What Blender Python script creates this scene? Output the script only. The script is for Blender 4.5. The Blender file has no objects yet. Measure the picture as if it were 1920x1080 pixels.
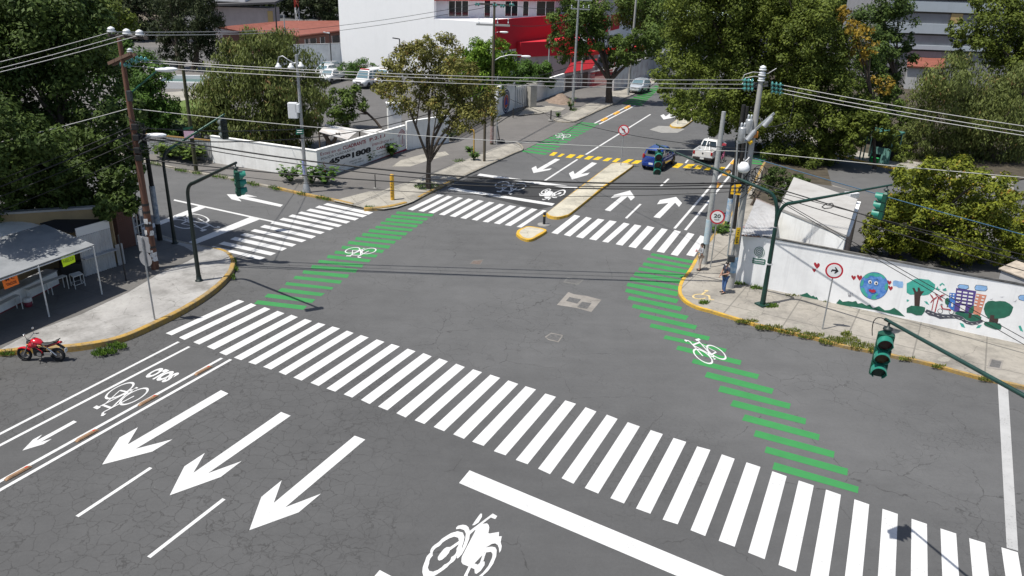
import bpy, bmesh, math, random
import numpy as np
from mathutils import Vector, Matrix
random.seed(7)
S = bpy.context.scene
COL = S.collection
# ------------------------------------------------------------------ camera
F = 1460.0
CAMH = 15.5
RC = np.array([[0.9994938118943856, 0.012252138630632166, 0.029359923089243775],
               [0.031813833230696024, -0.38492490530733453, -0.9223994239424204],
               [0.0, 0.9228665680222224, -0.3851198483938275]])
def ray(px, py):
    return np.array([(px - 960) / F, (py - 540) / F, 1.0]) @ RC
def G(px, py, z=0.0):                       # point of the ground seen at a place of the photograph
    d = ray(px, py); t = (z - CAMH) / d[2]
    return Vector((d[0] * t, d[1] * t, z))
def at(px, py, Y):                          # point at distance Y
    d = ray(px, py); t = Y / d[1]
    return Vector((d[0] * t, d[1] * t, CAMH + d[2] * t))
def PRJ(P):
    c = RC @ (np.array(P) - np.array([0, 0, CAMH]))
    return 960 + F * c[0] / c[2], 540 + F * c[1] / c[2]
def HT(base, px, py):                       # height of a vertical over base whose top shows at (px,py)
    d = ray(px, py)
    t = (d[0] * base.x + d[1] * base.y) / (d[0] ** 2 + d[1] ** 2)
    return CAMH + d[2] * t - base.z
def onwall(A, B, px, py):                   # point of the vertical plane through ground points A,B
    n = Vector((B.y - A.y, A.x - B.x, 0)); d = Vector(ray(px, py)); c = Vector((0, 0, CAMH))
    t = n.dot(A - c) / n.dot(d)
    return c + d * t
cam = bpy.data.cameras.new('camera'); co = bpy.data.objects.new('camera', cam); COL.objects.link(co)
cam.sensor_width = 36; cam.lens = 36 * F / 1920; cam.clip_end = 3000; cam.clip_start = 0.1
r, dn, fw = [Vector(x) for x in RC]
co.matrix_world = Matrix(((r.x, -dn.x, -fw.x, 0), (r.y, -dn.y, -fw.y, 0), (r.z, -dn.z, -fw.z, CAMH), (0, 0, 0, 1)))
S.camera = co
# ------------------------------------------------------------------ light
AZ, EL = math.radians(27), math.radians(67)
W = bpy.data.worlds.new('World'); S.world = W; W.use_nodes = True
nt = W.node_tree; bg = nt.nodes['Background']
sky = nt.nodes.new('ShaderNodeTexSky'); sky.sky_type = 'NISHITA'; sky.sun_disc = False
sky.sun_elevation = EL; sky.sun_rotation = math.radians(243); sky.air_density = 1.0; sky.dust_density = 1.5
nt.links.new(sky.outputs[0], bg.inputs[0]); bg.inputs[1].default_value = 0.095
sl = bpy.data.lights.new('sun', 'SUN'); so = bpy.data.objects.new('sun', sl); COL.objects.link(so)
sl.energy = 4.6; sl.angle = math.radians(0.5); sl.color = (1.0, 0.96, 0.89)
so.rotation_euler = Vector((math.cos(AZ) * math.cos(EL), math.sin(AZ) * math.cos(EL), -math.sin(EL))).to_track_quat('-Z', 'Y').to_euler()
so.location = (-20, -10, 60)
S.view_settings.view_transform = 'Standard'; S.view_settings.look = 'None'; S.view_settings.exposure = 0.3; S.view_settings.gamma = 1
S.render.engine = 'CYCLES'
S.cycles.max_bounces = 6; S.cycles.diffuse_bounces = 3; S.cycles.glossy_bounces = 2; S.cycles.transmission_bounces = 3
S.cycles.use_denoising = True
# ------------------------------------------------------------------ materials
MATS = {}
def M(name, col=(0.5, 0.5, 0.5), rough=0.7, metal=0.0, var=0.0, scale=3.0, col2=None, bump=0.0, alpha=None, spec=None, detail=4.0, obj=False):
    if name in MATS: return MATS[name]
    m = bpy.data.materials.new(name); m.use_nodes = True; MATS[name] = m
    n = m.node_tree.nodes; l = m.node_tree.links; b = n['Principled BSDF']
    b.inputs['Base Color'].default_value = (*col, 1); b.inputs['Roughness'].default_value = rough; b.inputs['Metallic'].default_value = metal
    if spec is not None: b.inputs['Specular IOR Level'].default_value = spec
    if var > 0 or col2 is not None or bump > 0:
        if obj:
            g = n.new('ShaderNodeTexCoord'); src = g.outputs['Object']
        else:
            g = n.new('ShaderNodeNewGeometry'); src = g.outputs['Position']
        t = n.new('ShaderNodeTexNoise'); t.inputs['Scale'].default_value = scale; t.inputs['Detail'].default_value = detail; t.inputs['Roughness'].default_value = 0.65
        l.new(src, t.inputs['Vector'])
        mr = n.new('ShaderNodeMapRange'); mr.inputs[1].default_value = 0.3; mr.inputs[2].default_value = 0.7
        l.new(t.outputs['Fac'], mr.inputs[0])
        mx = n.new('ShaderNodeMix'); mx.data_type = 'RGBA'
        c2 = col2 if col2 is not None else tuple(min(1, c * (1 + var)) for c in col)
        c1 = col if col2 is not None else tuple(c * (1 - var) for c in col)
        mx.inputs[6].default_value = (*c1, 1); mx.inputs[7].default_value = (*c2, 1)
        l.new(mr.outputs[0], mx.inputs[0]); l.new(mx.outputs[2], b.inputs['Base Color'])
        if bump > 0:
            bp = n.new('ShaderNodeBump'); bp.inputs['Strength'].default_value = bump; bp.inputs['Distance'].default_value = 0.02
            l.new(t.outputs['Fac'], bp.inputs['Height']); l.new(bp.outputs[0], b.inputs['Normal'])
    return m
class NB:                                   # small node-building helper
    def __init__(s, name):
        s.m = bpy.data.materials.new(name); s.m.use_nodes = True; MATS[name] = s.m
        s.n = s.m.node_tree.nodes; s.l = s.m.node_tree.links; s.b = s.n['Principled BSDF']
        s.pos = s.n.new('ShaderNodeNewGeometry').outputs['Position']
    def map(s, scale=(1, 1, 1), rot=(0, 0, 0), loc=(0, 0, 0), src=None):
        x = s.n.new('ShaderNodeMapping'); x.inputs['Scale'].default_value = scale; x.inputs['Rotation'].default_value = rot; x.inputs['Location'].default_value = loc
        s.l.new(src or s.pos, x.inputs['Vector']); return x.outputs[0]
    def noise(s, scale, detail=4, rough=0.6, vec=None, dist=0.0):
        x = s.n.new('ShaderNodeTexNoise'); x.inputs['Scale'].default_value = scale; x.inputs['Detail'].default_value = detail
        x.inputs['Roughness'].default_value = rough; x.inputs['Distortion'].default_value = dist
        s.l.new(vec or s.pos, x.inputs['Vector']); return x
    def vor(s, scale, feature='DISTANCE_TO_EDGE', vec=None, rnd=1.0):
        x = s.n.new('ShaderNodeTexVoronoi'); x.feature = feature; x.inputs['Scale'].default_value = scale; x.inputs['Randomness'].default_value = rnd
        s.l.new(vec or s.pos, x.inputs['Vector']); return x
    def rng(s, v, a, b, c=0.0, d=1.0):
        x = s.n.new('ShaderNodeMapRange'); x.inputs[1].default_value = a; x.inputs[2].default_value = b; x.inputs[3].default_value = c; x.inputs[4].default_value = d
        s.l.new(v, x.inputs[0]); return x.outputs[0]
    def math(s, op, a, b=None):
        x = s.n.new('ShaderNodeMath'); x.operation = op
        for i, v in enumerate((a, b)):
            if v is None: continue
            if isinstance(v, (int, float)): x.inputs[i].default_value = v
            else: s.l.new(v, x.inputs[i])
        return x.outputs[0]
    def mix(s, fac, a, b, mode='MIX'):
        x = s.n.new('ShaderNodeMix'); x.data_type = 'RGBA'; x.blend_type = mode
        for i, v in ((0, fac), (6, a), (7, b)):
            if isinstance(v, (int, float)): x.inputs[i].default_value = v
            elif isinstance(v, tuple): x.inputs[i].default_value = (*v, 1)
            else: s.l.new(v, x.inputs[i])
        return x.outputs[2]
    def warp(s, amt, scale, src=None):
        nn = s.noise(scale, 3, 0.6, vec=src)
        a = s.n.new('ShaderNodeVectorMath'); a.operation = 'SUBTRACT'; s.l.new(nn.outputs['Color'], a.inputs[0]); a.inputs[1].default_value = (0.5, 0.5, 0.5)
        k = s.n.new('ShaderNodeVectorMath'); k.operation = 'SCALE'; s.l.new(a.outputs[0], k.inputs[0]); k.inputs['Scale'].default_value = amt
        d = s.n.new('ShaderNodeVectorMath'); d.operation = 'ADD'; s.l.new(src or s.pos, d.inputs[0]); s.l.new(k.outputs[0], d.inputs[1])
        return d.outputs[0]
    def out(s, col, rough=0.85, bump=None, bs=0.3, bd=0.01):
        if isinstance(col, tuple): s.b.inputs['Base Color'].default_value = (*col, 1)
        else: s.l.new(col, s.b.inputs['Base Color'])
        if isinstance(rough, (int, float)): s.b.inputs['Roughness'].default_value = rough
        else: s.l.new(rough, s.b.inputs['Roughness'])
        if bump is not None:
            x = s.n.new('ShaderNodeBump'); x.inputs['Strength'].default_value = bs; x.inputs['Distance'].default_value = bd
            s.l.new(bump, x.inputs['Height']); s.l.new(x.outputs[0], s.b.inputs['Normal'])
        return s.m
def asphalt(name, base, crackA=1.0, speck=1.0, warm=0.0, patchy=0.16, zones=False):
    k = NB(name)
    w = k.warp(0.55, 1.6)
    big = k.noise(0.13, 5, 0.62).outputs['Fac']; mid = k.noise(1.1, 4, 0.6).outputs['Fac']
    fine = k.noise(38, 2, 0.7).outputs['Fac']; fine2 = k.noise(9, 3, 0.7).outputs['Fac']
    streak = k.noise(0.9, 4, 0.6, vec=k.map((0.16, 1.5, 1), (0, 0, math.radians(-64)))).outputs['Fac']
    f = k.math('ADD', k.rng(big, 0.25, 0.75, 1 - patchy, 1 + patchy), k.rng(fine, 0.2, 0.8, -0.14, 0.14))
    f = k.math('ADD', f, k.rng(mid, 0.3, 0.7, -0.06, 0.06))
    f = k.math('ADD', f, k.rng(fine2, 0.3, 0.7, -0.06, 0.06))
    f = k.math('ADD', f, k.rng(streak, 0.3, 0.7, -0.05, 0.05))
    if zones:                                # older, darker surface on the near carriageway, alligator cracks at its left
        sp = k.n.new('ShaderNodeSeparateXYZ'); k.l.new(k.warp(5.0, 0.12), sp.inputs[0]); U = k.math('ADD', k.math('MULTIPLY', sp.outputs[0], 0.506), k.math('MULTIPLY', sp.outputs[1], 0.863)); near = k.rng(U, 21.5, 26.5, 1, 0)
        f = k.math('MULTIPLY', f, k.rng(near, 0, 1, 1.07, 0.84)); zl = k.math('MULTIPLY', near, k.rng(sp.outputs[0], -5.5, -1.5, 1, 0))
    bc = k.n.new('ShaderNodeMix'); bc.data_type = 'RGBA'; bc.blend_type = 'MULTIPLY'; bc.inputs[0].default_value = 1
    bc.inputs[6].default_value = (base * (1 + warm), base, base * (1 - warm), 1)
    cmb = k.n.new('ShaderNodeCombineColor')
    for i in range(3): k.l.new(f, cmb.inputs[i])
    k.l.new(cmb.outputs[0], bc.inputs[7]); col = bc.outputs[2]
    # cracks: wide meandering ones and an alligator net, each in its own areas
    v1 = k.vor(0.33, vec=w).outputs['Distance']; m1 = k.rng(k.noise(0.22, 2).outputs['Fac'], 0.47, 0.56)
    v2 = k.vor(1.25, vec=k.warp(0.32, 3.2)).outputs['Distance']; m2 = k.rng(k.noise(0.13, 3, vec=k.map(loc=(31, 7, 3))).outputs['Fac'], 0.5, 0.58)
    v3 = k.vor(3.2, vec=k.warp(0.16, 6)).outputs['Distance']; m3 = k.rng(k.noise(0.19, 3, vec=k.map(loc=(3, 57, 9))).outputs['Fac'], 0.57, 0.64)
    brk = k.rng(k.noise(2.6, 3).outputs['Fac'], 0.36, 0.52)
    c1 = k.math('MULTIPLY', k.math('MULTIPLY', k.rng(v1, 0.0015, 0.0065, 1, 0), m1), k.math('MULTIPLY', brk, 0.6))
    c2 = k.math('MULTIPLY', k.math('MULTIPLY', k.rng(v2, 0.004, 0.018, 1, 0), m2), k.math('MULTIPLY', brk, 0.5))
    c3 = k.math('MULTIPLY', k.math('MULTIPLY', k.rng(v3, 0.008, 0.04, 1, 0), m3), k.math('MULTIPLY', brk, 0.42))
    if zones:
        v4 = k.vor(1.9, vec=k.warp(0.25, 4.0)).outputs['Distance']; c3 = k.math('MAXIMUM', c3, k.math('MULTIPLY', k.math('MULTIPLY', k.rng(v4, 0.006, 0.026, 1, 0), zl), k.rng(brk, 0, 1, 0.3, 0.62)))
    cr = k.math('MULTIPLY', k.math('MAXIMUM', c1, k.math('MAXIMUM', c2, c3)), crackA)
    col = k.mix(cr, col, (0.022, 0.021, 0.02))
    oil = k.rng(k.noise(3.1, 3, 0.7, vec=k.map(loc=(5, 5, 1))).outputs['Fac'], 0.68, 0.74, 0, 0.45 * speck)
    col = k.mix(oil, col, (0.03, 0.03, 0.03))
    dots = k.math('MULTIPLY', k.rng(k.vor(2.2, 'F1').outputs['Distance'], 0.02, 0.05, 1, 0), k.rng(k.noise(0.5, 2, vec=k.map(loc=(9, 1, 4))).outputs['Fac'], 0.5, 0.6, 0, 0.6 * speck))
    col = k.mix(dots, col, (0.025, 0.025, 0.025))
    wd = k.math('MULTIPLY', k.rng(k.vor(3.4, 'F1', vec=k.map(loc=(4, 3, 2))).outputs['Distance'], 0.02, 0.035, 1, 0), k.rng(k.noise(0.6, 3, vec=k.map(loc=(1, 8, 2))).outputs['Fac'], 0.6, 0.66, 0, 0.8 * speck))
    col = k.mix(wd, col, (0.55, 0.55, 0.53))
    return k.out(col, 0.86, bump=fine, bs=0.25, bd=0.008)
def pavement_mat(name, base, joints=True, rot=0.0, dirt=(0.10, 0.095, 0.085), js=0.42):
    k = NB(name)
    a = k.noise(0.5, 5, 0.65).outputs['Fac']; b = k.noise(5, 4, 0.7).outputs['Fac']; fine = k.noise(40, 2).outputs['Fac']
    col = k.mix(k.rng(a, 0.35, 0.7), base, tuple(c * 0.72 for c in base))
    col = k.mix(k.rng(b, 0.48, 0.72, 0, 0.45), col, tuple(c * 0.55 for c in base))
    col = k.mix(k.rng(k.noise(0.42, 5, 0.72, vec=k.map(loc=(3, 9, 2))).outputs['Fac'], 0.47, 0.70, 0, 0.7), col, dirt)
    col = k.mix(k.rng(fine, 0.55, 0.8, 0, 0.2), col, (0.08, 0.08, 0.075))
    v = k.vor(0.5, vec=k.warp(0.4, 2)).outputs['Distance']
    col = k.mix(k.math('MULTIPLY', k.rng(v, 0.002, 0.008, 1, 0), k.rng(a, 0.45, 0.5, 0, 0.55)), col, (0.06, 0.055, 0.05))
    if joints:
        br = k.n.new('ShaderNodeTexBrick'); br.offset = 0; br.inputs['Scale'].default_value = js
        br.inputs['Mortar Size'].default_value = 0.012; br.inputs['Brick Width'].default_value = 1.0; br.inputs['Row Height'].default_value = 1.0
        br.inputs['Color1'].default_value = (0, 0, 0, 1); br.inputs['Color2'].default_value = (0, 0, 0, 1); br.inputs['Mortar'].default_value = (1, 1, 1, 1)
        k.l.new(k.map(rot=(0, 0, rot)), br.inputs['Vector'])
        col = k.mix(k.math('MULTIPLY', br.outputs['Color'], 0.55), col, (0.09, 0.085, 0.075))
    return k.out(col, 0.9, bump=b, bs=0.25, bd=0.01)
def paint_mat(name, c, wear=0.35, under=(0.1, 0.1, 0.098)):
    k = NB(name)
    a = k.noise(1.3, 5, 0.7).outputs['Fac']; b = k.noise(14, 4, 0.75).outputs['Fac']; d = k.noise(60, 2).outputs['Fac']
    col = k.mix(k.rng(a, 0.38, 0.68, 0, 0.7), c, tuple(x * 0.8 for x in c))
    col = k.mix(k.rng(k.noise(0.35, 3).outputs['Fac'], 0.4, 0.7, 0, 0.5), col, tuple(x * 0.88 for x in c))
    ch = k.math('MULTIPLY', k.rng(b, 0.57, 0.66), k.rng(a, 0.44, 0.6, 0, wear))
    col = k.mix(ch, col, under)
    return k.out(col, 0.75, bump=d, bs=0.15, bd=0.004)
def wall_mat(name, c, stain=0.3, scol=None, vstreak=True, scale=1.0):
    k = NB(name)
    a = k.noise(0.8 * scale, 5, 0.65).outputs['Fac']; b = k.noise(1.0, 4, 0.7, vec=k.map((2.2, 2.2, 0.16))).outputs['Fac']; d = k.noise(25, 3).outputs['Fac']
    sc = scol or tuple(x * 0.5 for x in c)
    col = k.mix(k.rng(a, 0.45, 0.75, 0, stain), c, sc)
    if vstreak: col = k.mix(k.rng(b, 0.52, 0.8, 0, stain * 1.2), col, sc)
    return k.out(col, 0.85, bump=d, bs=0.15, bd=0.006)
# ------------------------------------------------------------------ mesh building
class MB:
    def __init__(s): s.v = []; s.f = []; s.m = []; s.sm = []
    def add(s, vs, fs, mi=0, smooth=False):
        o = len(s.v); s.v += [tuple(x) for x in vs]
        for f in fs: s.f.append([o + i for i in f]); s.m.append(mi); s.sm.append(smooth)
        return s
    def poly(s, pts, mi=0): return s.add(pts, [list(range(len(pts)))], mi)
    def box(s, c, d, rz=0.0, mi=0, mat=None):
        x, y, z = d[0] / 2, d[1] / 2, d[2] / 2; ca, sa = math.cos(rz), math.sin(rz)
        vs = [(-x, -y, -z), (x, -y, -z), (x, y, -z), (-x, y, -z), (-x, -y, z), (x, -y, z), (x, y, z), (-x, y, z)]
        if mat is not None: vs = [Vector(c) + mat @ Vector(p) for p in vs]
        else: vs = [(c[0] + p[0] * ca - p[1] * sa, c[1] + p[0] * sa + p[1] * ca, c[2] + p[2]) for p in vs]
        return s.add(vs, [(0, 3, 2, 1), (4, 5, 6, 7), (0, 1, 5, 4), (1, 2, 6, 5), (2, 3, 7, 6), (3, 0, 4, 7)], mi)
    def rbox(s, c, d, rz=0.0, mi=0, r=0.03):     # box with bevelled edges
        bm = bmesh.new(); bmesh.ops.create_cube(bm, size=1)
        for v in bm.verts: v.co = Vector((v.co.x * d[0], v.co.y * d[1], v.co.z * d[2]))
        bmesh.ops.bevel(bm, geom=bm.edges[:], offset=min(r, min(d) * 0.45), segments=2, affect='EDGES', profile=0.6)
        mt = Matrix.Translation(Vector(c)) @ Matrix.Rotation(rz, 4, 'Z'); bm.verts.index_update()
        s.add([mt @ v.co for v in bm.verts], [[v.index for v in f.verts] for f in bm.faces], mi); bm.free(); return s
    def cyl(s, a, b, r0, r1=None, n=10, mi=0, cap=True, smooth=True):
        a, b = Vector(a), Vector(b); r1 = r0 if r1 is None else r1
        q = (b - a).to_track_quat('Z', 'Y'); u, w = q @ Vector((1, 0, 0)), q @ Vector((0, 1, 0))
        vs = []
        for p, rr in ((a, r0), (b, r1)):
            for i in range(n):
                t = 2 * math.pi * i / n; vs.append(p + (u * math.cos(t) + w * math.sin(t)) * rr)
        s.add(vs, [(i, (i + 1) % n, n + (i + 1) % n, n + i) for i in range(n)], mi, smooth)
        if cap: s.add(vs[:n], [list(range(n))[::-1]], mi); s.add(vs[n:], [list(range(n))], mi)
        return s
    def tube(s, pts, r, n=6, mi=0, cap=True):
        pts = [Vector(p) for p in pts]; k = len(pts); rs = r if isinstance(r, (list, tuple)) else [r] * k
        vs = []; up = None
        for i, p in enumerate(pts):
            t = (pts[min(i + 1, k - 1)] - pts[max(i - 1, 0)]).normalized()
            if up is None: up = t.orthogonal().normalized()
            else:
                up = up - t * up.dot(t); up = up.normalized() if up.length > 1e-6 else t.orthogonal().normalized()
            w = t.cross(up)
            for j in range(n):
                a = 2 * math.pi * j / n; vs.append(p + (up * math.cos(a) + w * math.sin(a)) * rs[i])
        fs = [(i * n + j, i * n + (j + 1) % n, (i + 1) * n + (j + 1) % n, (i + 1) * n + j) for i in range(k - 1) for j in range(n)]
        s.add(vs, fs, mi, True)
        if cap: s.add(vs[:n], [list(range(n))[::-1]], mi); s.add(vs[-n:], [list(range(n))], mi)
        return s
    def lathe(s, prof, c=(0, 0, 0), n=16, mi=0, axis=None, smooth=True):
        c = Vector(c); q = Vector(axis).to_track_quat('Z', 'Y') if axis is not None else None
        vs = []
        for rr, z in prof:
            for i in range(n):
                t = 2 * math.pi * i / n; p = Vector((rr * math.cos(t), rr * math.sin(t), z)); vs.append(c + (q @ p if q else p))
        fs = [(i * n + j, i * n + (j + 1) % n, (i + 1) * n + (j + 1) % n, (i + 1) * n + j) for i in range(len(prof) - 1) for j in range(n)]
        return s.add(vs, fs, mi, smooth)
    def ell(s, c, r, n=10, mi=0, rz=0.0):
        vs = []; fs = []; m = n // 2 + 1; ca, sa = math.cos(rz), math.sin(rz)
        for i in range(m + 1):
            ph = math.pi * i / m
            for j in range(n):
                t = 2 * math.pi * j / n; x, y = r[0] * math.sin(ph) * math.cos(t), r[1] * math.sin(ph) * math.sin(t)
                vs.append((c[0] + x * ca - y * sa, c[1] + x * sa + y * ca, c[2] + r[2] * math.cos(ph)))
        for i in range(m):
            for j in range(n): fs.append((i * n + j, (i + 1) * n + j, (i + 1) * n + (j + 1) % n, i * n + (j + 1) % n))
        return s.add(vs, fs, mi, True)
    def prism(s, pts, z0, z1, mi=0, side=None, bottom=False):
        n = len(pts); A = sum(pts[i][0] * pts[(i + 1) % n][1] - pts[(i + 1) % n][0] * pts[i][1] for i in range(n))
        if A < 0: pts = pts[::-1]
        s.add([(p[0], p[1], z1) for p in pts], [list(range(n))], mi)
        vs = [(p[0], p[1], z0) for p in pts] + [(p[0], p[1], z1) for p in pts]
        s.add(vs, [(i, (i + 1) % n, n + (i + 1) % n, n + i) for i in range(n)], mi if side is None else side)
        if bottom: s.add([(p[0], p[1], z0) for p in pts], [list(range(n))[::-1]], mi)
        return s
    def loft(s, secs, mi=0, closed=True, cap=True, smooth=True):
        n = len(secs[0]); vs = [p for q in secs for p in q]
        e = n if closed else n - 1
        s.add(vs, [(i * n + j, i * n + (j + 1) % n, (i + 1) * n + (j + 1) % n, (i + 1) * n + j) for i in range(len(secs) - 1) for j in range(e)], mi, smooth)
        if cap: s.add(secs[0], [list(range(n))[::-1]], mi); s.add(secs[-1], [list(range(n))], mi)
        return s
    def sheetbox(s, pts, thick, mi=0):           # flat polygon given thickness along its normal
        pts = [Vector(p) for p in pts]; nrm = (pts[1] - pts[0]).cross(pts[2] - pts[0]).normalized() * thick
        n = len(pts); vs = pts + [p + nrm for p in pts]
        return s.add(vs, [list(range(n))[::-1], list(range(n, 2 * n))] + [(i, (i + 1) % n, n + (i + 1) % n, n + i) for i in range(n)], mi)
    def build(s, name, mats, parent=None, off=None):
        me = bpy.data.meshes.new(name)
        o = bpy.data.objects.new(name, me); COL.objects.link(o)
        d = Vector((0, 0, 0))
        if parent is not None:
            o.parent = parent
            if off is None:
                d = Vector(parent.get('_w', (0, 0, 0)))
                o['_w'] = tuple(d)
        elif off is not None: d = Vector(off); o.location = d; o['_w'] = tuple(d)
        me.from_pydata([(x[0] - d.x, x[1] - d.y, x[2] - d.z) for x in s.v], [], s.f)
        for m in (mats if isinstance(mats, (list, tuple)) else [mats]): me.materials.append(m)
        me.polygons.foreach_set('material_index', s.m); me.polygons.foreach_set('use_smooth', s.sm)
        me.update(); return o
ALL = []
def tag(o, label=None, cat=None, group=None, kind=None):
    if label: o['label'] = label
    if cat: o['category'] = cat
    if group: o['group'] = group
    if kind: o['kind'] = kind
    return o
def thing(name, label, cat, loc=(0, 0, 0), rz=0.0, group=None):
    o = bpy.data.objects.new(name, None); COL.objects.link(o); o.location = loc; o.rotation_euler = (0, 0, rz); o.empty_display_size = 0.2
    o['_w'] = tuple(loc)
    return tag(o, label, cat, group)
def copytree(o, parent=None):
    c = o.copy(); COL.objects.link(c)
    if parent is not None: c.parent = parent
    for ch in o.children: copytree(ch, c)
    return c
def textmesh(s, size=1.0, bold=0.0, align='CENTER', sx=1.0):
    """flat lettering as vertex / face lists, in the xy plane, size = capital height roughly"""
    cu = bpy.data.curves.new('lettering', 'FONT'); cu.body = s; cu.align_x = align; cu.align_y = 'CENTER'; cu.size = size; cu.offset = bold; cu.resolution_u = 3
    ob = bpy.data.objects.new('lettering', cu); COL.objects.link(ob)
    dg = bpy.context.evaluated_depsgraph_get(); me = bpy.data.meshes.new_from_object(ob.evaluated_get(dg))
    vs = [(v.co.x * sx, v.co.y) for v in me.vertices]; fs = [list(p.vertices) for p in me.polygons]
    bpy.data.objects.remove(ob); bpy.data.curves.remove(cu); bpy.data.meshes.remove(me)
    return vs, fs
def put_text(mb, s, O, X, Y, size, mi=0, bold=0.0, align='CENTER', sx=1.0, fit=None):
    """write s at O; X, Y are unit direction vectors; fit = (width,height) scales it to that box"""
    vs, fs = textmesh(s, 1.0, bold, align, sx)
    if not vs: return
    xs = [v[0] for v in vs]; ys = [v[1] for v in vs]
    O, X, Y = Vector(O), Vector(X), Vector(Y)
    if fit:
        w, h = max(xs) - min(xs), max(ys) - min(ys); cx, cy = (max(xs) + min(xs)) / 2, (max(ys) + min(ys)) / 2
        P = [O + X * ((v[0] - cx) / w * fit[0]) + Y * ((v[1] - cy) / h * fit[1]) for v in vs]
    else: P = [O + X * v[0] * size + Y * v[1] * size for v in vs]
    mb.add(P, fs, mi)
# ------------------------------------------------------------------ ground, road, pavements
WHITE = paint_mat('white_road_paint', (0.60, 0.60, 0.592), 0.5)
WORN = paint_mat('worn_white_paint', (0.40, 0.40, 0.395), 0.9)
GREEN = paint_mat('green_road_paint', (0.034, 0.225, 0.060), 0.3)
GREEN2 = paint_mat('deep_green_road_paint', (0.005, 0.165, 0.010), 0.2)
YELLOW = paint_mat('yellow_road_paint', (0.66, 0.44, 0.012), 0.3)
ASPH = asphalt('asphalt', 0.089, zones=True)
ASPH_SHADE = asphalt('fresh_asphalt_with_shade', 0.036, 0.25, 0.3); ASPH_BIKE = asphalt('bike_lane_asphalt', 0.074, 0.1, 0.2, 0, 0.06)
ASPH_LOT = asphalt('lot_asphalt', 0.10, 0.6, 0.6, 0.04)
ASPH_WALK = asphalt('walkway_asphalt', 0.122, 0.5, 0.7, 0.06, 0.22)
CONC = pavement_mat('pavement_concrete', (0.335, 0.31, 0.268), True, math.radians(30), js=0.36)
CONC2 = pavement_mat('corner_concrete', (0.37, 0.36, 0.345), False)
CONC3 = pavement_mat('strip_concrete', (0.375, 0.35, 0.30), True, math.radians(64), js=0.55)
CONC_SHADE = pavement_mat('dirt_shade_concrete', (0.15, 0.143, 0.135), True, math.radians(27))
ISLAND = pavement_mat('island_concrete', (0.52, 0.485, 0.39), False)
def kerb_mat(name, c, wear):
    k = NB(name); a = k.noise(1.6, 5, 0.75).outputs['Fac']; b = k.noise(9, 4, 0.7).outputs['Fac']
    col = k.mix(k.rng(a, 0.42, 0.62, 0, wear), c, (0.20, 0.17, 0.12)); col = k.mix(k.rng(b, 0.5, 0.75, 0, wear), col, (0.07, 0.06, 0.045))
    return k.out(col, 0.85, bump=b, bs=0.3, bd=0.01)
KYEL = kerb_mat('yellow_kerb_paint', (0.40, 0.245, 0.05), 0.75)
KYEL2 = kerb_mat('fresh_yellow_kerb', (0.60, 0.36, 0.03), 0.5)
KOLD = kerb_mat('old_yellow_kerb', (0.42, 0.25, 0.035), 0.85)
KGREY = kerb_mat('bare_kerb', (0.30, 0.28, 0.24), 0.8)
def struct(name, mb, mats): return tag(mb.build(name, mats), kind='structure')
struct('ground', MB().poly([(-900, -300, -0.06), (900, -300, -0.06), (900, 1500, -0.06), (-900, 1500, -0.06)]), M('dry_earth', (0.16, 0.135, 0.10), 0.95, var=0.35, scale=0.15))
struct('road', MB().poly([(-90, -20, 0), (110, -20, 0), (110, 330, 0), (-90, 330, 0)]), ASPH)
def PX(l, z=0.0): return [G(x, y, z) for x, y in l]
def zz(ox, oy, s, l): return [(ox + x / s, oy + y / s) for x, y in l]
def smooth(pts, n=4):                        # Catmull-Rom through ground points
    P = [Vector(p) for p in pts]; out = []
    for i in range(len(P) - 1):
        p0, p1, p2, p3 = P[max(i - 1, 0)], P[i], P[i + 1], P[min(i + 2, len(P) - 1)]
        for k in range(n):
            t = k / n
            out.append(0.5 * ((2 * p1) + (p2 - p0) * t + (2 * p0 - 5 * p1 + 4 * p2 - p3) * t * t + (3 * p1 - p0 - 3 * p2 + p3) * t ** 3))
    return out + [P[-1]]
def kerb(name, pts, w=0.17, h=0.15, mat=KYEL, side=1, z0=-0.02, label=None):
    """kerb stone run along the road-edge points; side=+1 puts it to the left of the walking direction"""
    pts = [Vector((p.x, p.y, 0)) for p in pts]; n = len(pts); A = []; Bp = []
    for i, p in enumerate(pts):
        t = (pts[min(i + 1, n - 1)] - pts[max(i - 1, 0)]).normalized(); nn = Vector((-t.y, t.x, 0)) * side
        A.append(p - nn * 0.05); Bp.append(p + nn * w)
    secs = [[(a.x, a.y, z0), (a.x + (b.x - a.x) * 0.08, a.y + (b.y - a.y) * 0.08, h - 0.025), (a.x + (b.x - a.x) * 0.22, a.y + (b.y - a.y) * 0.22, h), (b.x, b.y, h), (b.x, b.y, z0)] for a, b in zip(A, Bp)]
    mb = MB().loft(secs, smooth=False)
    return struct(name, mb, mat)
def area(name, pts, mat, z=0.13, z0=-0.03, side=None):
    mb = MB().prism([(p.x, p.y) for p in pts], z0, z, 0, 1 if side else None)
    return struct(name, mb, [mat, side] if side else mat)
# --- corner with the food stall
E_SW = PX([(-160, 690), (-60, 676), (0, 668), (60, 662), (125, 660), (190, 651), (240, 638), (300, 611), (345, 588), (390, 560), (420, 535), (436, 515), (441, 500), (437, 487), (425, 476), (403, 470), (343, 459), (302, 446), (255, 433), (200, 419), (100, 396), (-60, 360)])
E_SWs = smooth(E_SW)
far_sw = [Vector((-90, 90, 0)), Vector((-90, 20, 0))]
area('pavement', E_SWs + far_sw, CONC2, 0.20, side=KGREY)
kerb('kerb', smooth(E_SW[0:4]), mat=KOLD, side=1, h=0.24)
kerb('kerb', smooth(E_SW[3:13]), mat=KYEL, side=1, w=0.2, h=0.26)
kerb('kerb', smooth(E_SW[12:16]), mat=KOLD, side=1, h=0.22)
kerb('kerb', smooth(E_SW[15:]), mat=KGREY, side=1, h=0.21)
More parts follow.
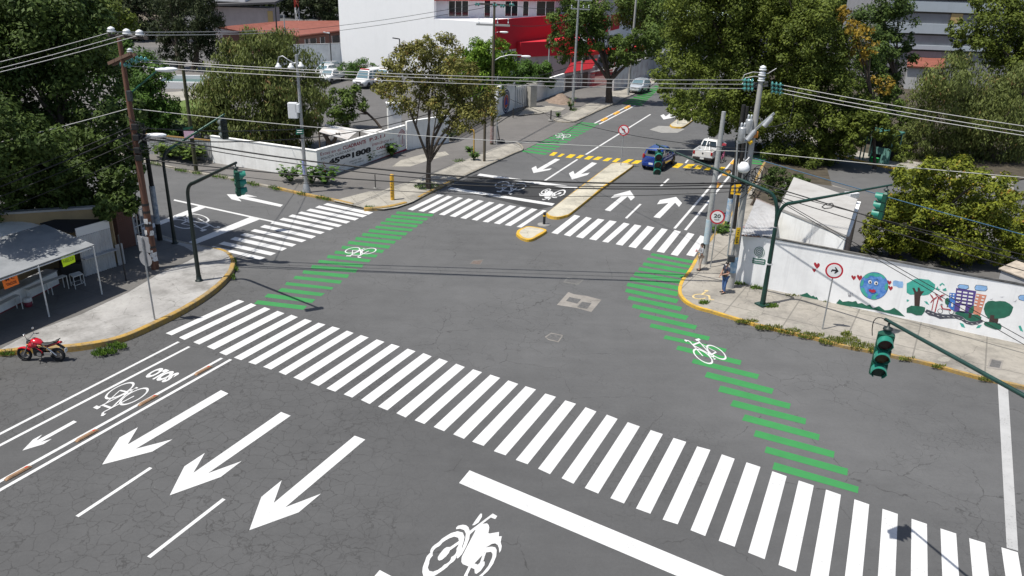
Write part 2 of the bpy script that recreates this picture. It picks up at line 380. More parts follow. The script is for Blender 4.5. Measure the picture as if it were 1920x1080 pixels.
# apron round the stall, its colour holds dirt and the tree's painted shade
area('stall_shade_apron', PX([(-200, 640), (0, 655), (60, 622), (150, 590), (240, 548), (300, 512), (352, 490), (372, 478), (345, 462), (300, 448), (150, 415), (-200, 330)], 0.204), CONC_SHADE, 0.204, 0.10)
# --- corner with the painted telephone wall
E_NW = PX([(-160, 214), (-20, 242), (150, 273), (215, 289), (278, 306), (347, 322), (417, 334), (467, 345), (519, 355), (567, 366), (622, 377), (661, 386), (690, 394), (720, 394), (745, 390), (763, 384), (776, 379), (787, 373), (800, 366), (850, 341), (922, 308), (960, 291), (978, 284), (981, 279), (976, 273), (966, 269), (950, 268)])
blk = E_NW + PX([(930, 262), (922, 240), (962, 214), (1000, 195), (1050, 168), (1060, 150)])
area('walkway', blk + [Vector((0, 160, 0)), Vector((-90, 160, 0))], ASPH_WALK, 0.12, side=KGREY)
kerb('kerb', smooth(E_NW[0:9]), mat=KGREY, side=1)
kerb('kerb', smooth(E_NW[8:12]), mat=KYEL, side=1, h=0.16)
kerb('kerb', smooth(PX([(683, 396), (700, 395), (730, 392), (763, 384)])), mat=KYEL, side=1, h=0.2, w=0.22)
kerb('kerb', smooth(E_NW[17:20]), mat=KOLD, side=1, h=0.17)
kerb('kerb', smooth(E_NW[19:27]), mat=KGREY, side=1, h=0.15)
cs = PX([(625, 376), (661, 384), (690, 391), (720, 392), (745, 388), (760, 383), (774, 378), (787, 371), (800, 364), (850, 339), (922, 306), (960, 289), (976, 282), (978, 278), (973, 272), (963, 269.5), (950, 269), (900, 288), (860, 304), (842, 312), (790, 334), (742, 348), (715, 358), (691, 359)], 0.124)
area('pavement_strip', cs, CONC3, 0.126, 0.1)
# drive between the two strips, then the far block
area('pale_patch', PX(zz(870, 130, 6.75, [(680, 585), (790, 490), (900, 470), (1100, 462), (1290, 490), (1240, 520), (1100, 530), (960, 560), (800, 572)]), 0.12), CONC3, 0.124, 0.1)
area('pale_patch', PX([(735, 312), (752, 300), (790, 290), (835, 284), (842, 290), (800, 302), (770, 312)], 0.12), CONC3, 0.124, 0.1)
area('driveway', PX([(950, 268), (978, 284), (1030, 258), (1092, 228), (1075, 229), (1045, 229), (1036, 225), (1000, 197), (962, 214), (922, 240), (930, 262)]), ASPH_WALK, 0.03)
E_N2 = PX([(1038, 226), (1045, 229), (1060, 230.5), (1075, 230), (1092, 223), (1120, 210), (1155, 194), (1162, 189)])
area('far_pavement', E_N2 + PX([(1185, 180), (1222, 160), (1245, 143), (1262, 130), (1235, 127), (1150, 165), (1142, 178), (1114, 191)]), CONC3, 0.13)
kerb('kerb', smooth(E_N2), mat=KGREY, side=1, h=0.15)
area('far_apron', PX([(1036, 226), (1114, 191), (1142, 178), (1150, 165), (1235, 127), (1180, 118), (1040, 160), (1000, 196)]), ASPH_WALK, 0.10)
# --- corner with the painted mural
E_E = PX([(1462, 262), (1450, 285), (1437, 305), (1430, 316), (1418, 341), (1395, 376), (1366, 415), (1339, 447), (1307, 491), (1296, 511), (1282, 530), (1277, 545), (1279, 557), (1290, 569), (1310, 579), (1332, 585), (1365, 595), (1415, 610), (1480, 625), (1532, 637), (1584, 651), (1646, 662), (1682, 671), (1739, 683), (1817, 705), (1920, 728), (2060, 762), (2400, 850)])
inn = [Vector((60, 22, 0)), Vector((60, 47, 0))] + PX([(1700, 390), (1560, 350), (1480, 330)])
area('pavement', smooth(E_E) + inn, CONC, 0.13, side=KGREY)
kerb('kerb', smooth(E_E[2:9]), mat=KYEL, side=-1, h=0.145)
kerb('kerb', smooth(E_E[8:18]), mat=KYEL2, side=-1, h=0.145, w=0.16)
kerb('kerb', smooth(E_E[17:22]), mat=KOLD, side=-1, h=0.14)
kerb('kerb', smooth(E_E[21:]), mat=KYEL, side=-1, h=0.15)
# ground of the yards
area('yard', [G(1500, 552), G(1697, 590), G(1920, 640), Vector((60, 24, 0)), Vector((60, 50, 0))] + PX([(1760, 400), (1560, 352), (1470, 340), (1440, 420), (1440, 540)]), ASPH_LOT, 0.14, 0.1)
area('parking_lot', PX([(560, 240), (700, 262), (760, 250), (840, 232), (905, 200), (926, 165), (880, 156), (660, 136), (560, 140)]), ASPH_LOT, 0.128, 0.1)
area('lawn', PX([(262, 200), (380, 186), (420, 200), (470, 235), (420, 262), (330, 240), (270, 222)]), M('lawn_soil', (0.10, 0.145, 0.03), 0.95, var=0.45, scale=2.2), 0.126, 0.1)
area('far_street', PX([(240, 88), (440, 96), (560, 100), (560, 112), (440, 118), (250, 112)]), ASPH_LOT, 0.13, 0.1)
area('far_path', PX([(300, 176), (400, 168), (420, 180), (310, 195)]), CONC3, 0.128, 0.1)
# east side street behind the guard house
E_F = PX([(1500, 262), (1540, 288), (1585, 297), (1640, 311), (1700, 322), (1780, 337), (1900, 362)])
area('far_pavement', E_F + PX([(1900, 340), (1780, 318), (1700, 303), (1640, 293), (1590, 281), (1545, 272), (1505, 248)]), CONC3, 0.13)
area('painted_shade_soil', PX([(1900, 341), (1780, 319), (1700, 304), (1640, 294), (1590, 282), (1545, 273), (1505, 249), (1440, 200), (1400, 120), (1920, 100), (2100, 300)]), M('shade_toned_soil', (0.055, 0.045, 0.03), 0.95, var=0.4, scale=1.5), 0.11)  # soil coloured dark to stand in for the shade beneath the trees
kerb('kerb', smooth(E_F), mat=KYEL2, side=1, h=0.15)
area('painted_shade_soil', PX([(1437, 300), (1431, 316), (1424, 340), (1405, 375), (1448, 392), (1480, 342), (1560, 354), (1545, 300), (1500, 262), (1462, 262)]), M('shade_toned_soil', (0.055, 0.045, 0.03), 0.95, var=0.4, scale=1.5), 0.137)  # soil by the guard house, tree shade put into its dark colour
# --- traffic islands
def island(pxs, label, h=0.17):
    P = PX(pxs, h); P = smooth(P + [P[0]], 3)[:-1]
    c = sum(P, Vector()) / len(P)
    t = thing('traffic_island', label, 'traffic island', (c.x, c.y, 0), group='concrete islands in the middle of the road')
    ins = [p + (c - p).normalized() * 0.2 for p in P]
    n = len(P); mb = MB(); A = P if True else P
    vs = [(p.x, p.y, -0.02) for p in P] + [(p.x + (c.x - p.x) * 0.004, p.y + (c.y - p.y) * 0.004, h - 0.02) for p in P] + [((p + (c - p).normalized() * 0.03).x, (p + (c - p).normalized() * 0.03).y, h) for p in P] + [(p.x, p.y, h) for p in ins]
    fs = [(k * n + i, k * n + (i + 1) % n, (k + 1) * n + (i + 1) % n, (k + 1) * n + i) for k in range(3) for i in range(n)]
    mb.add(vs, fs); mb.build('kerb_rim', KYEL2, t)
    MB().prism([(p.x, p.y) for p in ins], 0.0, h + 0.004).build('deck', ISLAND, t)
    return t
island([(1024, 400), (1029, 405), (1044, 407.5), (1060, 404), (1073, 397), (1130, 352), (1185, 312), (1184, 308), (1175, 305), (1160, 304.5), (1148, 306), (1139, 312), (1085, 352)], 'long straight traffic island with yellow rim beside the two arrows pointing down')
island(zz(740, 330, 6, [(1366, 645), (1385, 605), (1450, 576), (1500, 563), (1600, 573), (1706, 600), (1690, 628), (1600, 682), (1550, 706), (1490, 712), (1420, 690)]), 'short broken traffic island with yellow rim by the black bollard')
island(zz(1180, 180, 6, [(455, 322), (480, 343), (560, 350), (620, 338), (740, 250), (880, 148), (884, 132), (840, 117), (760, 117), (720, 130), (600, 215)]), 'far traffic island with yellow rim under the big tree')
# ------------------------------------------------------------------ painted markings
LIFT = [0.004]
def paint(name, polys, mat, label, cat='road marking', group=None, z=0.004, step=0.0, world=False):
    mb = MB(); P0 = None
    for i, q in enumerate(polys):
        pts = [Vector((p.x, p.y, z + i * step)) for p in (q if world else PX(q))]
        P0 = P0 or pts[0]; mb.poly(pts)
    # make all faces look up
    for i, f in enumerate(mb.f):
        a = sum(mb.v[f[k]][0] * mb.v[f[(k + 1) % len(f)]][1] - mb.v[f[(k + 1) % len(f)]][0] * mb.v[f[k]][1] for k in range(len(f)))
        if a < 0: mb.f[i] = f[::-1]
    return tag(mb.build(name, mat, None, (P0.x, P0.y, 0)), label, cat, group)
BARS = []
for (ox, oy), l in (((300, 540), [(883,133,948,152),(1025,172,1085,195),(1178,216,1242,238),(1322,258,1400,285),(1478,302,1552,328),(1632,348,1710,372),(1783,391,1862,412)]),
    ((560, 600), [(380,73,465,97),(543,120,618,147),(700,170,787,198),(878,218,965,247),(1045,270,1137,298),(1225,323,1315,352),(1403,373,1497,410),(1582,432,1680,466),(1772,492,1870,530)]),
    ((820, 680), [(402,75,503,108),(597,135,706,172),(798,200,910,240),(993,265,1110,302),(1215,348,1335,385),(1440,425,1560,463),(1667,502,1790,550)]),
    ((1060, 760), [(467,105,588,153),(702,190,838,238),(960,278,1097,324),(1217,367,1360,412),(1483,462,1632,502),(1760,552,1905,602)]),
    ((1340, 840), [(358,162,515,213),(648,262,810,318),(945,366,1115,422),(1252,468,1420,527),(1572,578,1738,635)]),
    ((1600, 900), [(328,325,500,383),(655,437,828,495),(980,546,1157,603),(1303,655,1482,710),(1665,758,1850,815)])):
    for a, b, c, d in l: BARS.append((G(ox + a / 6, oy + b / 6), G(ox + c / 6, oy + d / 6)))
q = []
for i, (a, b) in enumerate(BARS):
    an = math.radians(63.6 + min(i, 20) * 0.06); v = Vector((math.cos(an), math.sin(an), 0)) * (4.3 if i < 4 else 4.42)
    q.append([a, b, b - v, a - v])
paint('zebra_crossing', q, WHITE, 'long zebra crossing of white bars across the whole near road', 'crossing', world=True)
B6 = [((1405,185),(1920,290),(1866,315),(1357,203)),((1310,213),(1850,323),(1800,345),(1265,235)),((1212,247),(1757,357),(1712,380),(1165,270)),((1110,280),(1660,393),(1615,415),(1070,300)),((1010,313),(1570,433),(1525,455),(965,335)),((908,350),(1478,468),(1430,490),(862,373)),((808,390),(1373,513),(1325,533),(760,413)),((697,430),(1275,558),(1225,583),(645,455)),((587,478),(1167,602),(1115,625),(540,500)),((477,522),(1055,650),(1005,675),(420,545)),((367,565),(948,693),(890,722),(308,593)),((240,618),(825,748),(765,775),(180,645)),((118,668),(705,797),(650,825),(82,685))]
paint('zebra_crossing', [zz(380, 350, 6, b) for b in B6], WHITE, 'zebra crossing over the side street by the corner lamp post', 'crossing')
C6 = [((497,203),(557,215),(203,388),(143,375)),((600,222),(655,233),(325,402),(265,393)),((715,237),(770,248),(437,420),(378,410)),((830,253),(887,265),(557,443),(497,433)),((943,270),(1003,283),(680,463),(617,450)),((1063,291),(1122,300),(800,483),(738,472)),((1180,312),(1238,322),(925,502),(865,490)),((1297,330),(1370,342),(1050,522),(988,513)),((1415,347),(1480,357),(1180,543),(1115,530)),((1543,365),(1607,375),(1303,563),(1237,552)),((1665,383),(1710,390),(1425,580),(1372,573))]
paint('zebra_crossing', [zz(740, 330, 6, b) for b in C6], WHITE, 'far zebra crossing between the street tree and the short island', 'crossing')
D6 = [((343,437),(408,452),(153,655),(82,640)),((475,460),(537,475),(293,680),(222,663)),((607,480),(680,493),(437,702),(358,685)),((740,500),(818,513),(587,725),(508,710)),((897,525),(963,540),(722,750),(655,738)),((1020,545),(1097,560),(883,783),(805,768)),((1165,562),(1243,580),(1033,812),(950,795)),((1325,588),(1393,602),(1193,838),(1108,822)),((1470,608),(1540,627),(1350,865),(1267,850)),((1620,637),(1692,655),(1503,900),(1425,883)),((1760,668),(1830,690),(1690,905),(1600,890))]
paint('zebra_crossing', [zz(1020, 330, 6, b) for b in D6], WHITE, 'far zebra crossing between the black bollard and the woman on the corner', 'crossing')
# stop lines
def ext(a, b, k):                            # carry the ground line a->b on to k times its length
    a, b = G(*a), G(*b); return a + (b - a) * k
paint('stop_line', [[G(880.5, 882), ext((880.5, 882), (1180, 1006.4), 2.6), ext((860.6, 905.8), (1180, 1042), 2.4), G(860.6, 905.8)]], WHITE, 'thick white stop line above the big motorcycle symbol', 'stop line', world=True)
paint('stop_line', [[G(712, 1069), G(712, 1069) + (G(1180, 1006.4) - G(880.5, 882)) * 1.2, G(692, 1092) + (G(1180, 1006.4) - G(880.5, 882)) * 1.2, G(692, 1092)]], WHITE, 'stop line cut off by the bottom edge beside the motorcycle symbol', 'stop line', world=True)
paint('stop_line', [zz(240, 330, 6, [(1390, 455), (1490, 485), (760, 768), (680, 745)])], WHITE, 'side street stop line nearer to the zebra crossing', 'stop line')
paint('stop_line', [zz(240, 330, 6, [(800, 337), (885, 350), (60, 668), (60, 620)])], WHITE, 'side street stop line behind the thin black signal poles', 'stop line')
paint('stop_line', [[(900, 325.5), (1083.3, 350.8), (1079, 355), (894.4, 329)]], WHITE, 'white line closing the far waiting box toward the two lane arrows', 'stop line')
paint('stop_line', [zz(740, 330, 6, [(628, 127), (1800, 310), (1770, 335), (595, 150)])], WHITE, 'white stop line of the far waiting box next to the zebra crossing', 'stop line')
def line(a0, a1, b0, b1, label, mat=WHITE, g='lane lines'):
    return paint('lane_line', [[a0, a1, b0, b1]], mat, label, 'lane line', g, z=0.008)
line(*zz(240, 330, 6, [(520, 263), (1645, 510), (1630, 522), (512, 278)]), 'thin white line along the side street from crossing to signal poles')
def linew(A, B, w, label, mat=WHITE, g='lane lines', k=1.0, z=0.004):
    A, B = G(*A), G(*B); B = A + (B - A) * k; d = (B - A).normalized(); nn = Vector((-d.y, d.x, 0)) * w / 2
    return paint('lane_line', [[A + nn, B + nn, B - nn, A - nn]], mat, label, 'lane line', g, z=z, world=True)
linew((335, 641), (0, 813.7), 0.13, 'outer white edge line on the kerb side of the near bike lane', k=1.8)
linew((355, 650), (0, 835), 0.13, 'inner white edge line on the kerb side of the near bike lane', k=1.8)
linew((416, 671.5), (0, 902.5), 0.14, 'near bike lane line on the bicycle side of the brown dividers', k=1.8)
linew((433, 674), (0, 919), 0.14, 'near bike lane line on the car side of the brown dividers', k=1.8)
linew((283, 877), (144.5, 968.5), 0.13, 'short white dash between the first two big arrows')
linew((420, 935.5), (279, 1045), 0.13, 'short white dash between the second and third big arrows')
linew(*zz(960, 180, 6, [(1558, 206), (830, 659)]), 0.18, 'long white lane line passing under the round no turn sign')
linew(*zz(960, 180, 6, [(735, 714), (349, 966)]), 0.18, 'white lane line between the two arrows pointing down')
linew(*zz(1020, 330, 6, [(1087, 316), (923, 476)]), 0.16, 'white dash between the two arrows pointing up')
linew(*zz(1020, 330, 6, [(1402, 31), (1306, 122)]), 0.16, 'white dash behind the blue car')
linew(*zz(1180, 180, 6, [(660, 718), (632, 755)]), 0.16, 'white dash beside the rear wheel of the white pickup')
linew((1264.8, 428.5), (1376, 299), 0.17, 'left of the two long lines by the yellow lane dividers', k=1.05)
linew((1285, 431.5), (1375.5, 320.5), 0.17, 'right of the two long lines by the yellow lane dividers', k=1.3)
linew(*zz(960, 180, 6, [(980, 318), (1388, 104)]), 0.2, 'car side line of the upper bike lane dividers')
linew(*zz(960, 180, 6, [(928, 308), (1330, 100)]), 0.2, 'bike side line of the upper bike lane dividers')
paint('stop_line', [[(1870.7, 719.8), (1890, 726), (1909, 1033), (1887.5, 1027)]], WORN, 'greyed stop line of the right hand street beside the crossing', 'stop line')
area('asphalt_patch', PX([(893, 326), (1083, 352), (1040, 386), (1010, 393), (838, 352), (855, 344)]), ASPH_SHADE, 0.003, -0.01)  # newer asphalt, its dark tone also holds the street tree's shadow
area('bike_lane', [G(353, 652), G(414, 670), ext((414, 670), (0, 900), 1.5), ext((353, 652), (0, 836), 1.5)], ASPH_BIKE, 0.003, -0.01)
# arrows
def arrow(ox, oy, s, pts, label): return paint('lane_arrow', [zz(ox, oy, s, pts)], WHITE, label, 'road arrow', 'painted lane arrows')
arrow(180, 700, 6, [(1405,190),(1490,228),(447,850),(862,742),(635,880),(70,1027),(265,722),(472,607),(355,803)], 'big white arrow nearest to the brown bike lane dividers')
arrow(260, 800, 4, [(1068,-110),(1140,-82),(520,350),(773,258),(615,378),(233,515),(343,298),(497,197),(410,347)], 'big white arrow between two other big arrows')
arrow(260, 800, 4, [(1620,68),(1700,97),(1100,605),(1367,503),(1200,643),(830,777),(920,527),(1073,403),(1013,573)], 'big white arrow nearest to the motorcycle symbol')
arrow(0, 760, 6, [(828,172),(865,187),(455,415),(583,378),(490,437),(250,510),(372,385),(475,330),(405,402)], 'small white arrow inside the near bike lane')
arrow(240, 330, 6, [(1110,205),(1350,210),(1455,235),(1330,232),(1745,325),(1715,347),(1240,248),(1278,287),(1165,262)], 'white arrow on the side street under the green signal')
arrow(960, 180, 6, [(242,867),(220,812),(270,787),(283,822),(487,705),(540,714),(345,828),(448,813),(425,832)], 'white arrow pointing down in the lane by the kerb of the street tree')
arrow(960, 180, 6, [(675,940),(640,870),(690,843),(705,880),(900,745),(957,757),(775,880),(875,862),(848,888)], 'white arrow pointing down right beside the long traffic island')
arrow(960, 180, 6, [(1705,265),(1670,220),(1705,205),(1730,230),(1810,170),(1855,175),(1770,235),(1835,228),(1820,243)], 'smallest white arrow by the far traffic island')
arrow(1020, 330, 6, [(683,383),(868,230),(752,248),(790,212),(968,163),(1022,240),(978,277),(940,230),(745,397)], 'white arrow pointing up in the lane beside the long island')
arrow(1020, 330, 6, [(1230,463),(1400,303),(1272,318),(1305,270),(1487,235),(1553,305),(1518,348),(1475,300),(1303,475)], 'white arrow pointing up in the lane next to the tree shade')
# green bike crossings
g1 = [zz(400, 240, 3.6, b) for b in [((1240,563),(1490,582),(1475,598),(1232,580)),((1205,587),(1450,608),(1437,624),(1195,603)),((1170,608),(1420,630),(1405,648),(1160,627)),((1135,632),(1383,655),(1370,672),(1125,648)),((1100,660),(1350,682),(1335,698),(1090,676)),((1055,682),(1312,707),(1297,726),(1045,703)),((1010,708),(1275,735),(1262,755),(1000,728)),((965,735),(1235,763),(1220,782),(955,755)),((915,762),(1197,795),(1183,815),(905,783)),((872,795),(1155,823),(1140,845),(862,815)),((825,828),(1110,857),(1095,875),(815,848)),((775,857),(1065,888),(1050,907),(765,878)),((715,890),(1015,920),(1003,942),(705,910)),((668,925),(975,953),(960,977),(657,948)),((610,960),(918,990),(905,1013),(600,982)),((553,998),(870,1030),(855,1052),(540,1018)),((495,1040),(810,1075),(800,1092),(483,1060))]]
g1 += [zz(300, 540, 6, b) for b in [((1370,0),(1855,60),(1810,93),(1318,38)),((1215,63),(1750,128),(1710,168),(1173,103)),((1100,138),(1655,203),(1610,245),(1057,178))]]
paint('bike_crossing', g1, GREEN, 'green striped bike crossing beside the side street', 'bike crossing', 'green bike crossings')
r1 = [zz(1020, 330, 6, b) for b in [((1215,868),(1725,960),(1700,990),(1200,893)),((1170,917),(1690,1015),(1672,1045),(1150,945))]]
r1 += [zz(960, 480, 3.6, b) for b in [((890,43),(1210,98),(1197,122),(880,63)),((860,75),(1190,130),(1175,155),(850,97)),((832,108),(1165,165),(1150,192),(820,130)),((802,142),(1140,207),(1125,232),(793,165)),((782,180),(1125,243),(1112,272),(772,203)),((772,220),(1125,293),(1110,320),(763,243)),((790,270),(1150,345),(1135,373),(780,293)),((820,325),(1193,405),(1172,433),(808,348)),((870,385),(1250,470),(1235,498),(857,410)),((940,455),(1337,545),(1325,572),(928,480)),((1035,535),(1450,628),(1440,650),(1022,558)),((1120,605),(1550,705),(1540,737),(1108,632)),((1225,693),(1670,800),(1655,832),(1212,722))]]
r1 += [[(1326,697),(1451,729),(1447,739),(1321,707)],[(1351,723),(1483,757),(1480,767),(1346,734)],[(1375,750),(1511.7,785),(1510,796),(1369,761)],[(1397,777),(1537,814.7),(1535,826),(1391,788)],[(1417,806.5),(1565,846.7),(1563,858.6),(1413,818)],[(1437,837),(1590,879),(1588.6,892),(1433.3,848.5)],[(1452,866.7),(1610,912.8),(1608.6,925),(1448,879.7)]]
paint('bike_crossing', r1, GREEN, 'long green striped bike crossing curving round the mural corner', 'bike crossing', 'green bike crossings')
def strips(L0, L1, R0, R1, n, fill):
    L0, L1, R0, R1 = G(*L0), G(*L1), G(*R0), G(*R1); out = []
    for i in range(n):
        a, b = i / (n - 1 + fill), (i + fill) / (n - 1 + fill)
        out.append([L0.lerp(L1, a), L0.lerp(L1, b), R0.lerp(R1, b), R0.lerp(R1, a)])
    return out
paint('bike_crossing', strips(*zz(960, 180, 6, [(103, 626), (755, 292), (375, 663), (983, 314)]), 15, 0.56), GREEN, 'green striped bike crossing beside the driveway', 'bike crossing', 'green bike crossings', world=True)
paint('bike_crossing', strips(*zz(1120, 40, 6.75, [(312, 1038), (735, 811), (560, 1068), (800, 836)]), 11, 0.62), GREEN2, 'farthest and deepest green bike crossing by the silver car', 'bike crossing', 'green bike crossings', world=True)
paint('bike_crossing', strips((1397, 306), (1412, 287), (1430, 309), (1441, 290), 5, 0.6), GREEN, 'small green bike crossing half hidden behind the transformer pole', 'bike crossing', 'green bike crossings', world=True)
yl = [zz(960, 180, 6, b) for b in [((417,668),(465,632),(515,635),(468,673)),((508,682),(560,648),(595,653),(545,685)),((600,692),(655,655),(720,660),(665,698)),((715,697),(768,662),(815,667),(762,702)),((808,710),(860,675),(922,678),(865,716)),((905,715),(965,682),(1025,686),(968,720)),((1015,730),(1075,695),(1132,698),(1075,734)),((1125,740),(1180,700),(1225,705),(1170,745)),((1233,748),(1310,710),(1370,714),(1300,752)),((1337,760),(1395,723),(1470,727),(1410,762))]]
yr = [zz(1180, 180, 6, b) for b in [((475,800),(545,755),(612,762),(548,812)),((600,808),(660,765),(740,768),(680,815)),((720,818),(770,778),(830,785),(795,823)),((835,832),(900,785),(938,788),(900,840)),((978,845),(1035,797),(1085,802),(1020,852))]]
paint('speed_hump_marking', yl, YELLOW, 'row of yellow slanted blocks from the green crossing to the blue car', 'road marking')
paint('speed_hump_marking', yr, YELLOW, 'row of yellow slanted blocks behind the white pickup', 'road marking')
# --- bicycle symbols
def ringp(c, rx, ry, w, n=36, a0=0, a1=360):
    out = []
    for i in range(n):
        a, b = math.radians(a0 + (a1 - a0) * i / n), math.radians(a0 + (a1 - a0) * (i + 1) / n)
        out.append([(c[0] + rx * math.cos(a), c[1] + ry * math.sin(a)), (c[0] + rx * math.cos(b), c[1] + ry * math.sin(b)), (c[0] + (rx - w) * math.cos(b), c[1] + (ry - w) * math.sin(b)), (c[0] + (rx - w) * math.cos(a), c[1] + (ry - w) * math.sin(a))])
    return out
def strokep(p, q, w):
    d = Vector((q[0] - p[0], q[1] - p[1])); d.normalize(); nn = Vector((-d.y, d.x)) * w / 2
    return [[(p[0] + nn.x, p[1] + nn.y), (q[0] + nn.x, q[1] + nn.y), (q[0] - nn.x, q[1] - nn.y), (p[0] - nn.x, p[1] - nn.y)]]
R_, F_ = (-0.62, 0.0), (0.66, 0.0)
BIKE = [ringp(R_, 0.52, 0.52, 0.085), ringp(F_, 0.52, 0.52, 0.085), ringp((-0.02, -0.06), 0.17, 0.17, 0.07, 18),
        strokep(R_, (-0.02, -0.06), 0.07), strokep((-0.02, -0.06), (-0.3, 0.92), 0.085), strokep(R_, (-0.24, 0.66), 0.06), strokep((-0.26, 0.78), (0.44, 0.76), 0.085),
        strokep((-0.02, -0.06), (0.46, 0.72), 0.085), strokep(F_, (0.40, 1.02), 0.085), strokep((0.40, 1.02), (0.62, 1.14), 0.085), strokep((0.56, 1.12), (0.70, 1.08), 0.13),
        strokep((-0.52, 0.95), (-0.14, 0.95), 0.13), strokep((-0.02, -0.06), (0.08, -0.34), 0.05), strokep((0.0, -0.34), (0.18, -0.34), 0.06)]
def symbol(name, layers, w1, w2, tip, label, src=((-0.62, 0.0), (0.66, 0.0), (0.06, 1.06)), z=0.009, cat='bike symbol', grp='painted bicycle symbols', mat=None):
    A = np.array([[p[0], p[1], 1] for p in src]); Bx = np.array([[G(*p).x, G(*p).y] for p in (w1, w2, tip)]); T = np.linalg.solve(A, Bx)
    mb = MB(); O = G(*w1)
    for i, lay in enumerate(layers):
        for poly in lay:
            P = [np.array([p[0], p[1], 1]) @ T for p in poly]; P = [Vector((p[0], p[1], z + i * 0.0012)) for p in P]
            a = sum(P[k].x * P[(k + 1) % len(P)].y - P[(k + 1) % len(P)].x * P[k].y for k in range(len(P)))
            mb.poly(P if a > 0 else P[::-1])
    return tag(mb.build(name, mat or WHITE, None, (O.x, O.y, 0)), label, cat, grp)
def zp(o, s, *pts): return zz(o[0], o[1], s, pts)
symbol('bicycle_symbol', BIKE, *zp((0, 640), 6, (1350, 555), (1510, 620), (1105, 792)), 'white bicycle painted in the near bike lane beside the lettering')
symbol('bicycle_symbol', BIKE, *zp((400, 240), 3.6, (940, 826), (1050, 831), (942, 872)), 'white bicycle painted on the green crossing by the side street')
symbol('bicycle_symbol', BIKE, *zp((960, 480), 3.6, (1378, 650), (1288, 678), (1216, 566)), 'white bicycle painted on the long curved green crossing')
symbol('bicycle_symbol', BIKE, *zp((800, 240), 3.6, (510, 384), (622, 396), (520, 440)), 'white bicycle painted in the dark far waiting box')
symbol('bicycle_symbol', BIKE, *zp((960, 180), 6, (530, 436), (620, 449), (536, 480)), 'smallest white bicycle, on the green crossing by the driveway')
symbol('bicycle_symbol', BIKE, *zp((240, 330), 6, (602, 540), (785, 476), (930, 603)), 'white bicycle painted in the side street box behind the signal pole')
# --- motorcycle symbols, traced outline
mo = dict(o=[(245,1040),(250,980),(290,870),(360,750),(480,600),(600,500),(700,445),(790,432),(840,460),(858,500),(850,560),(820,640),(740,790),(640,910),(540,1000),(430,1075),(330,1130),(270,1110)],
          i=[(325,960),(345,900),(400,790),(500,650),(600,560),(680,518),(740,510),(780,545),(775,600),(740,690),(660,810),(560,920),(460,1000),(400,1022),(350,1015),(330,990)],
          hub=[(640,665),(600,665),(560,690),(500,760),(470,810),(470,845),(490,862),(530,850),(590,800),(630,750),(645,715),(790,610),(785,570),(655,660)],
          body=[(933,430),(1230,205),(1265,180),(1330,218),(1300,262),(1235,238),(1115,330),(1180,322),(1205,345),(1215,385),(1200,465),(1220,470),(1355,447),(1352,512),(1395,508),(1378,595),(1395,650),(1385,710),(1360,750),(1353,680),(1335,635),(1300,613),(1250,620),(1195,655),(1150,672),(1040,775),(945,885),(1008,905),(1000,985),(915,948),(830,912),(810,880),(815,810),(850,740),(1015,425),(1005,420),(935,485),(925,545),(880,660),(820,770),(760,830),(740,825),(750,790),(820,690),(865,560),(875,470),(850,420),(790,400),(735,408),(735,385),(762,357),(830,342),(880,350),(915,380)],
          mir=[(965,352),(1000,300),(1060,215),(1090,180),(1110,185),(1108,230),(1060,310),(1000,350)],
          rear=[(1040,775),(1150,672),(1250,660),(1300,670),(1322,710),(1315,800),(1270,910),(1200,1010),(1090,1110),(1000,1180),(900,1190),(845,1130),(850,1075),(915,948),(950,965),(900,1070),(905,1120),(960,1140),(1060,1090),(1120,1040),(1200,940),(1255,820),(1262,770),(1240,735),(1170,745),(1150,800),(1130,870),(1150,880),(1145,930),(1090,1010),(1030,1055),(1005,1045),(1000,985),(1008,905),(1050,922),(1080,890),(1115,785),(1000,905),(945,885)])
def gz(l): return [G(760 + x / 7.715, 940 + y / 7.715) for x, y in l]
def byang(pts, c, n=40):
    P = [(math.atan2(p.y - c.y, p.x - c.x), (p - c).length) for p in pts]; P.sort(); P = [(P[-1][0] - 2 * math.pi, P[-1][1])] + P + [(P[0][0] + 2 * math.pi, P[0][1])]
    out = []
    for k in range(n):
        a = -math.pi + 2 * math.pi * k / n
        for i in range(len(P) - 1):
            if P[i][0] <= a <= P[i + 1][0]:
                t = (a - P[i][0]) / max(1e-9, P[i + 1][0] - P[i][0]); rr = P[i][1] + (P[i + 1][1] - P[i][1]) * t
                out.append((c.x + rr * math.cos(a), c.y + rr * math.sin(a))); break
    return out
cW = gz([(550, 775)])[0]; oo = byang(gz(mo['o']), cW); ii = byang(gz(mo['i']), cW)
MOTO = [[[oo[k], oo[(k + 1) % 40], ii[(k + 1) % 40], ii[k]] for k in range(40)]] + [[[(p.x, p.y) for p in gz(mo[n])]] for n in ('hub', 'body', 'mir', 'rear')]
msrc = [(p.x, p.y) for p in gz([(550, 775), (1080, 930), (1265, 190)])]
symbol('motorcycle_symbol', MOTO, (760 + 550 / 7.715, 940 + 775 / 7.715), (760 + 1080 / 7.715, 940 + 930 / 7.715), (760 + 1265 / 7.715, 940 + 190 / 7.715), 'big white motorcycle symbol cut by the bottom edge', src=msrc, cat='motorcycle symbol', grp='painted motorcycle symbols')
symbol('motorcycle_symbol', MOTO, *zp((800, 240), 3.6, (898, 440), (806, 428), (790, 486)), 'small white motorcycle symbol by the long traffic island', src=msrc, cat='motorcycle symbol', grp='painted motorcycle symbols')
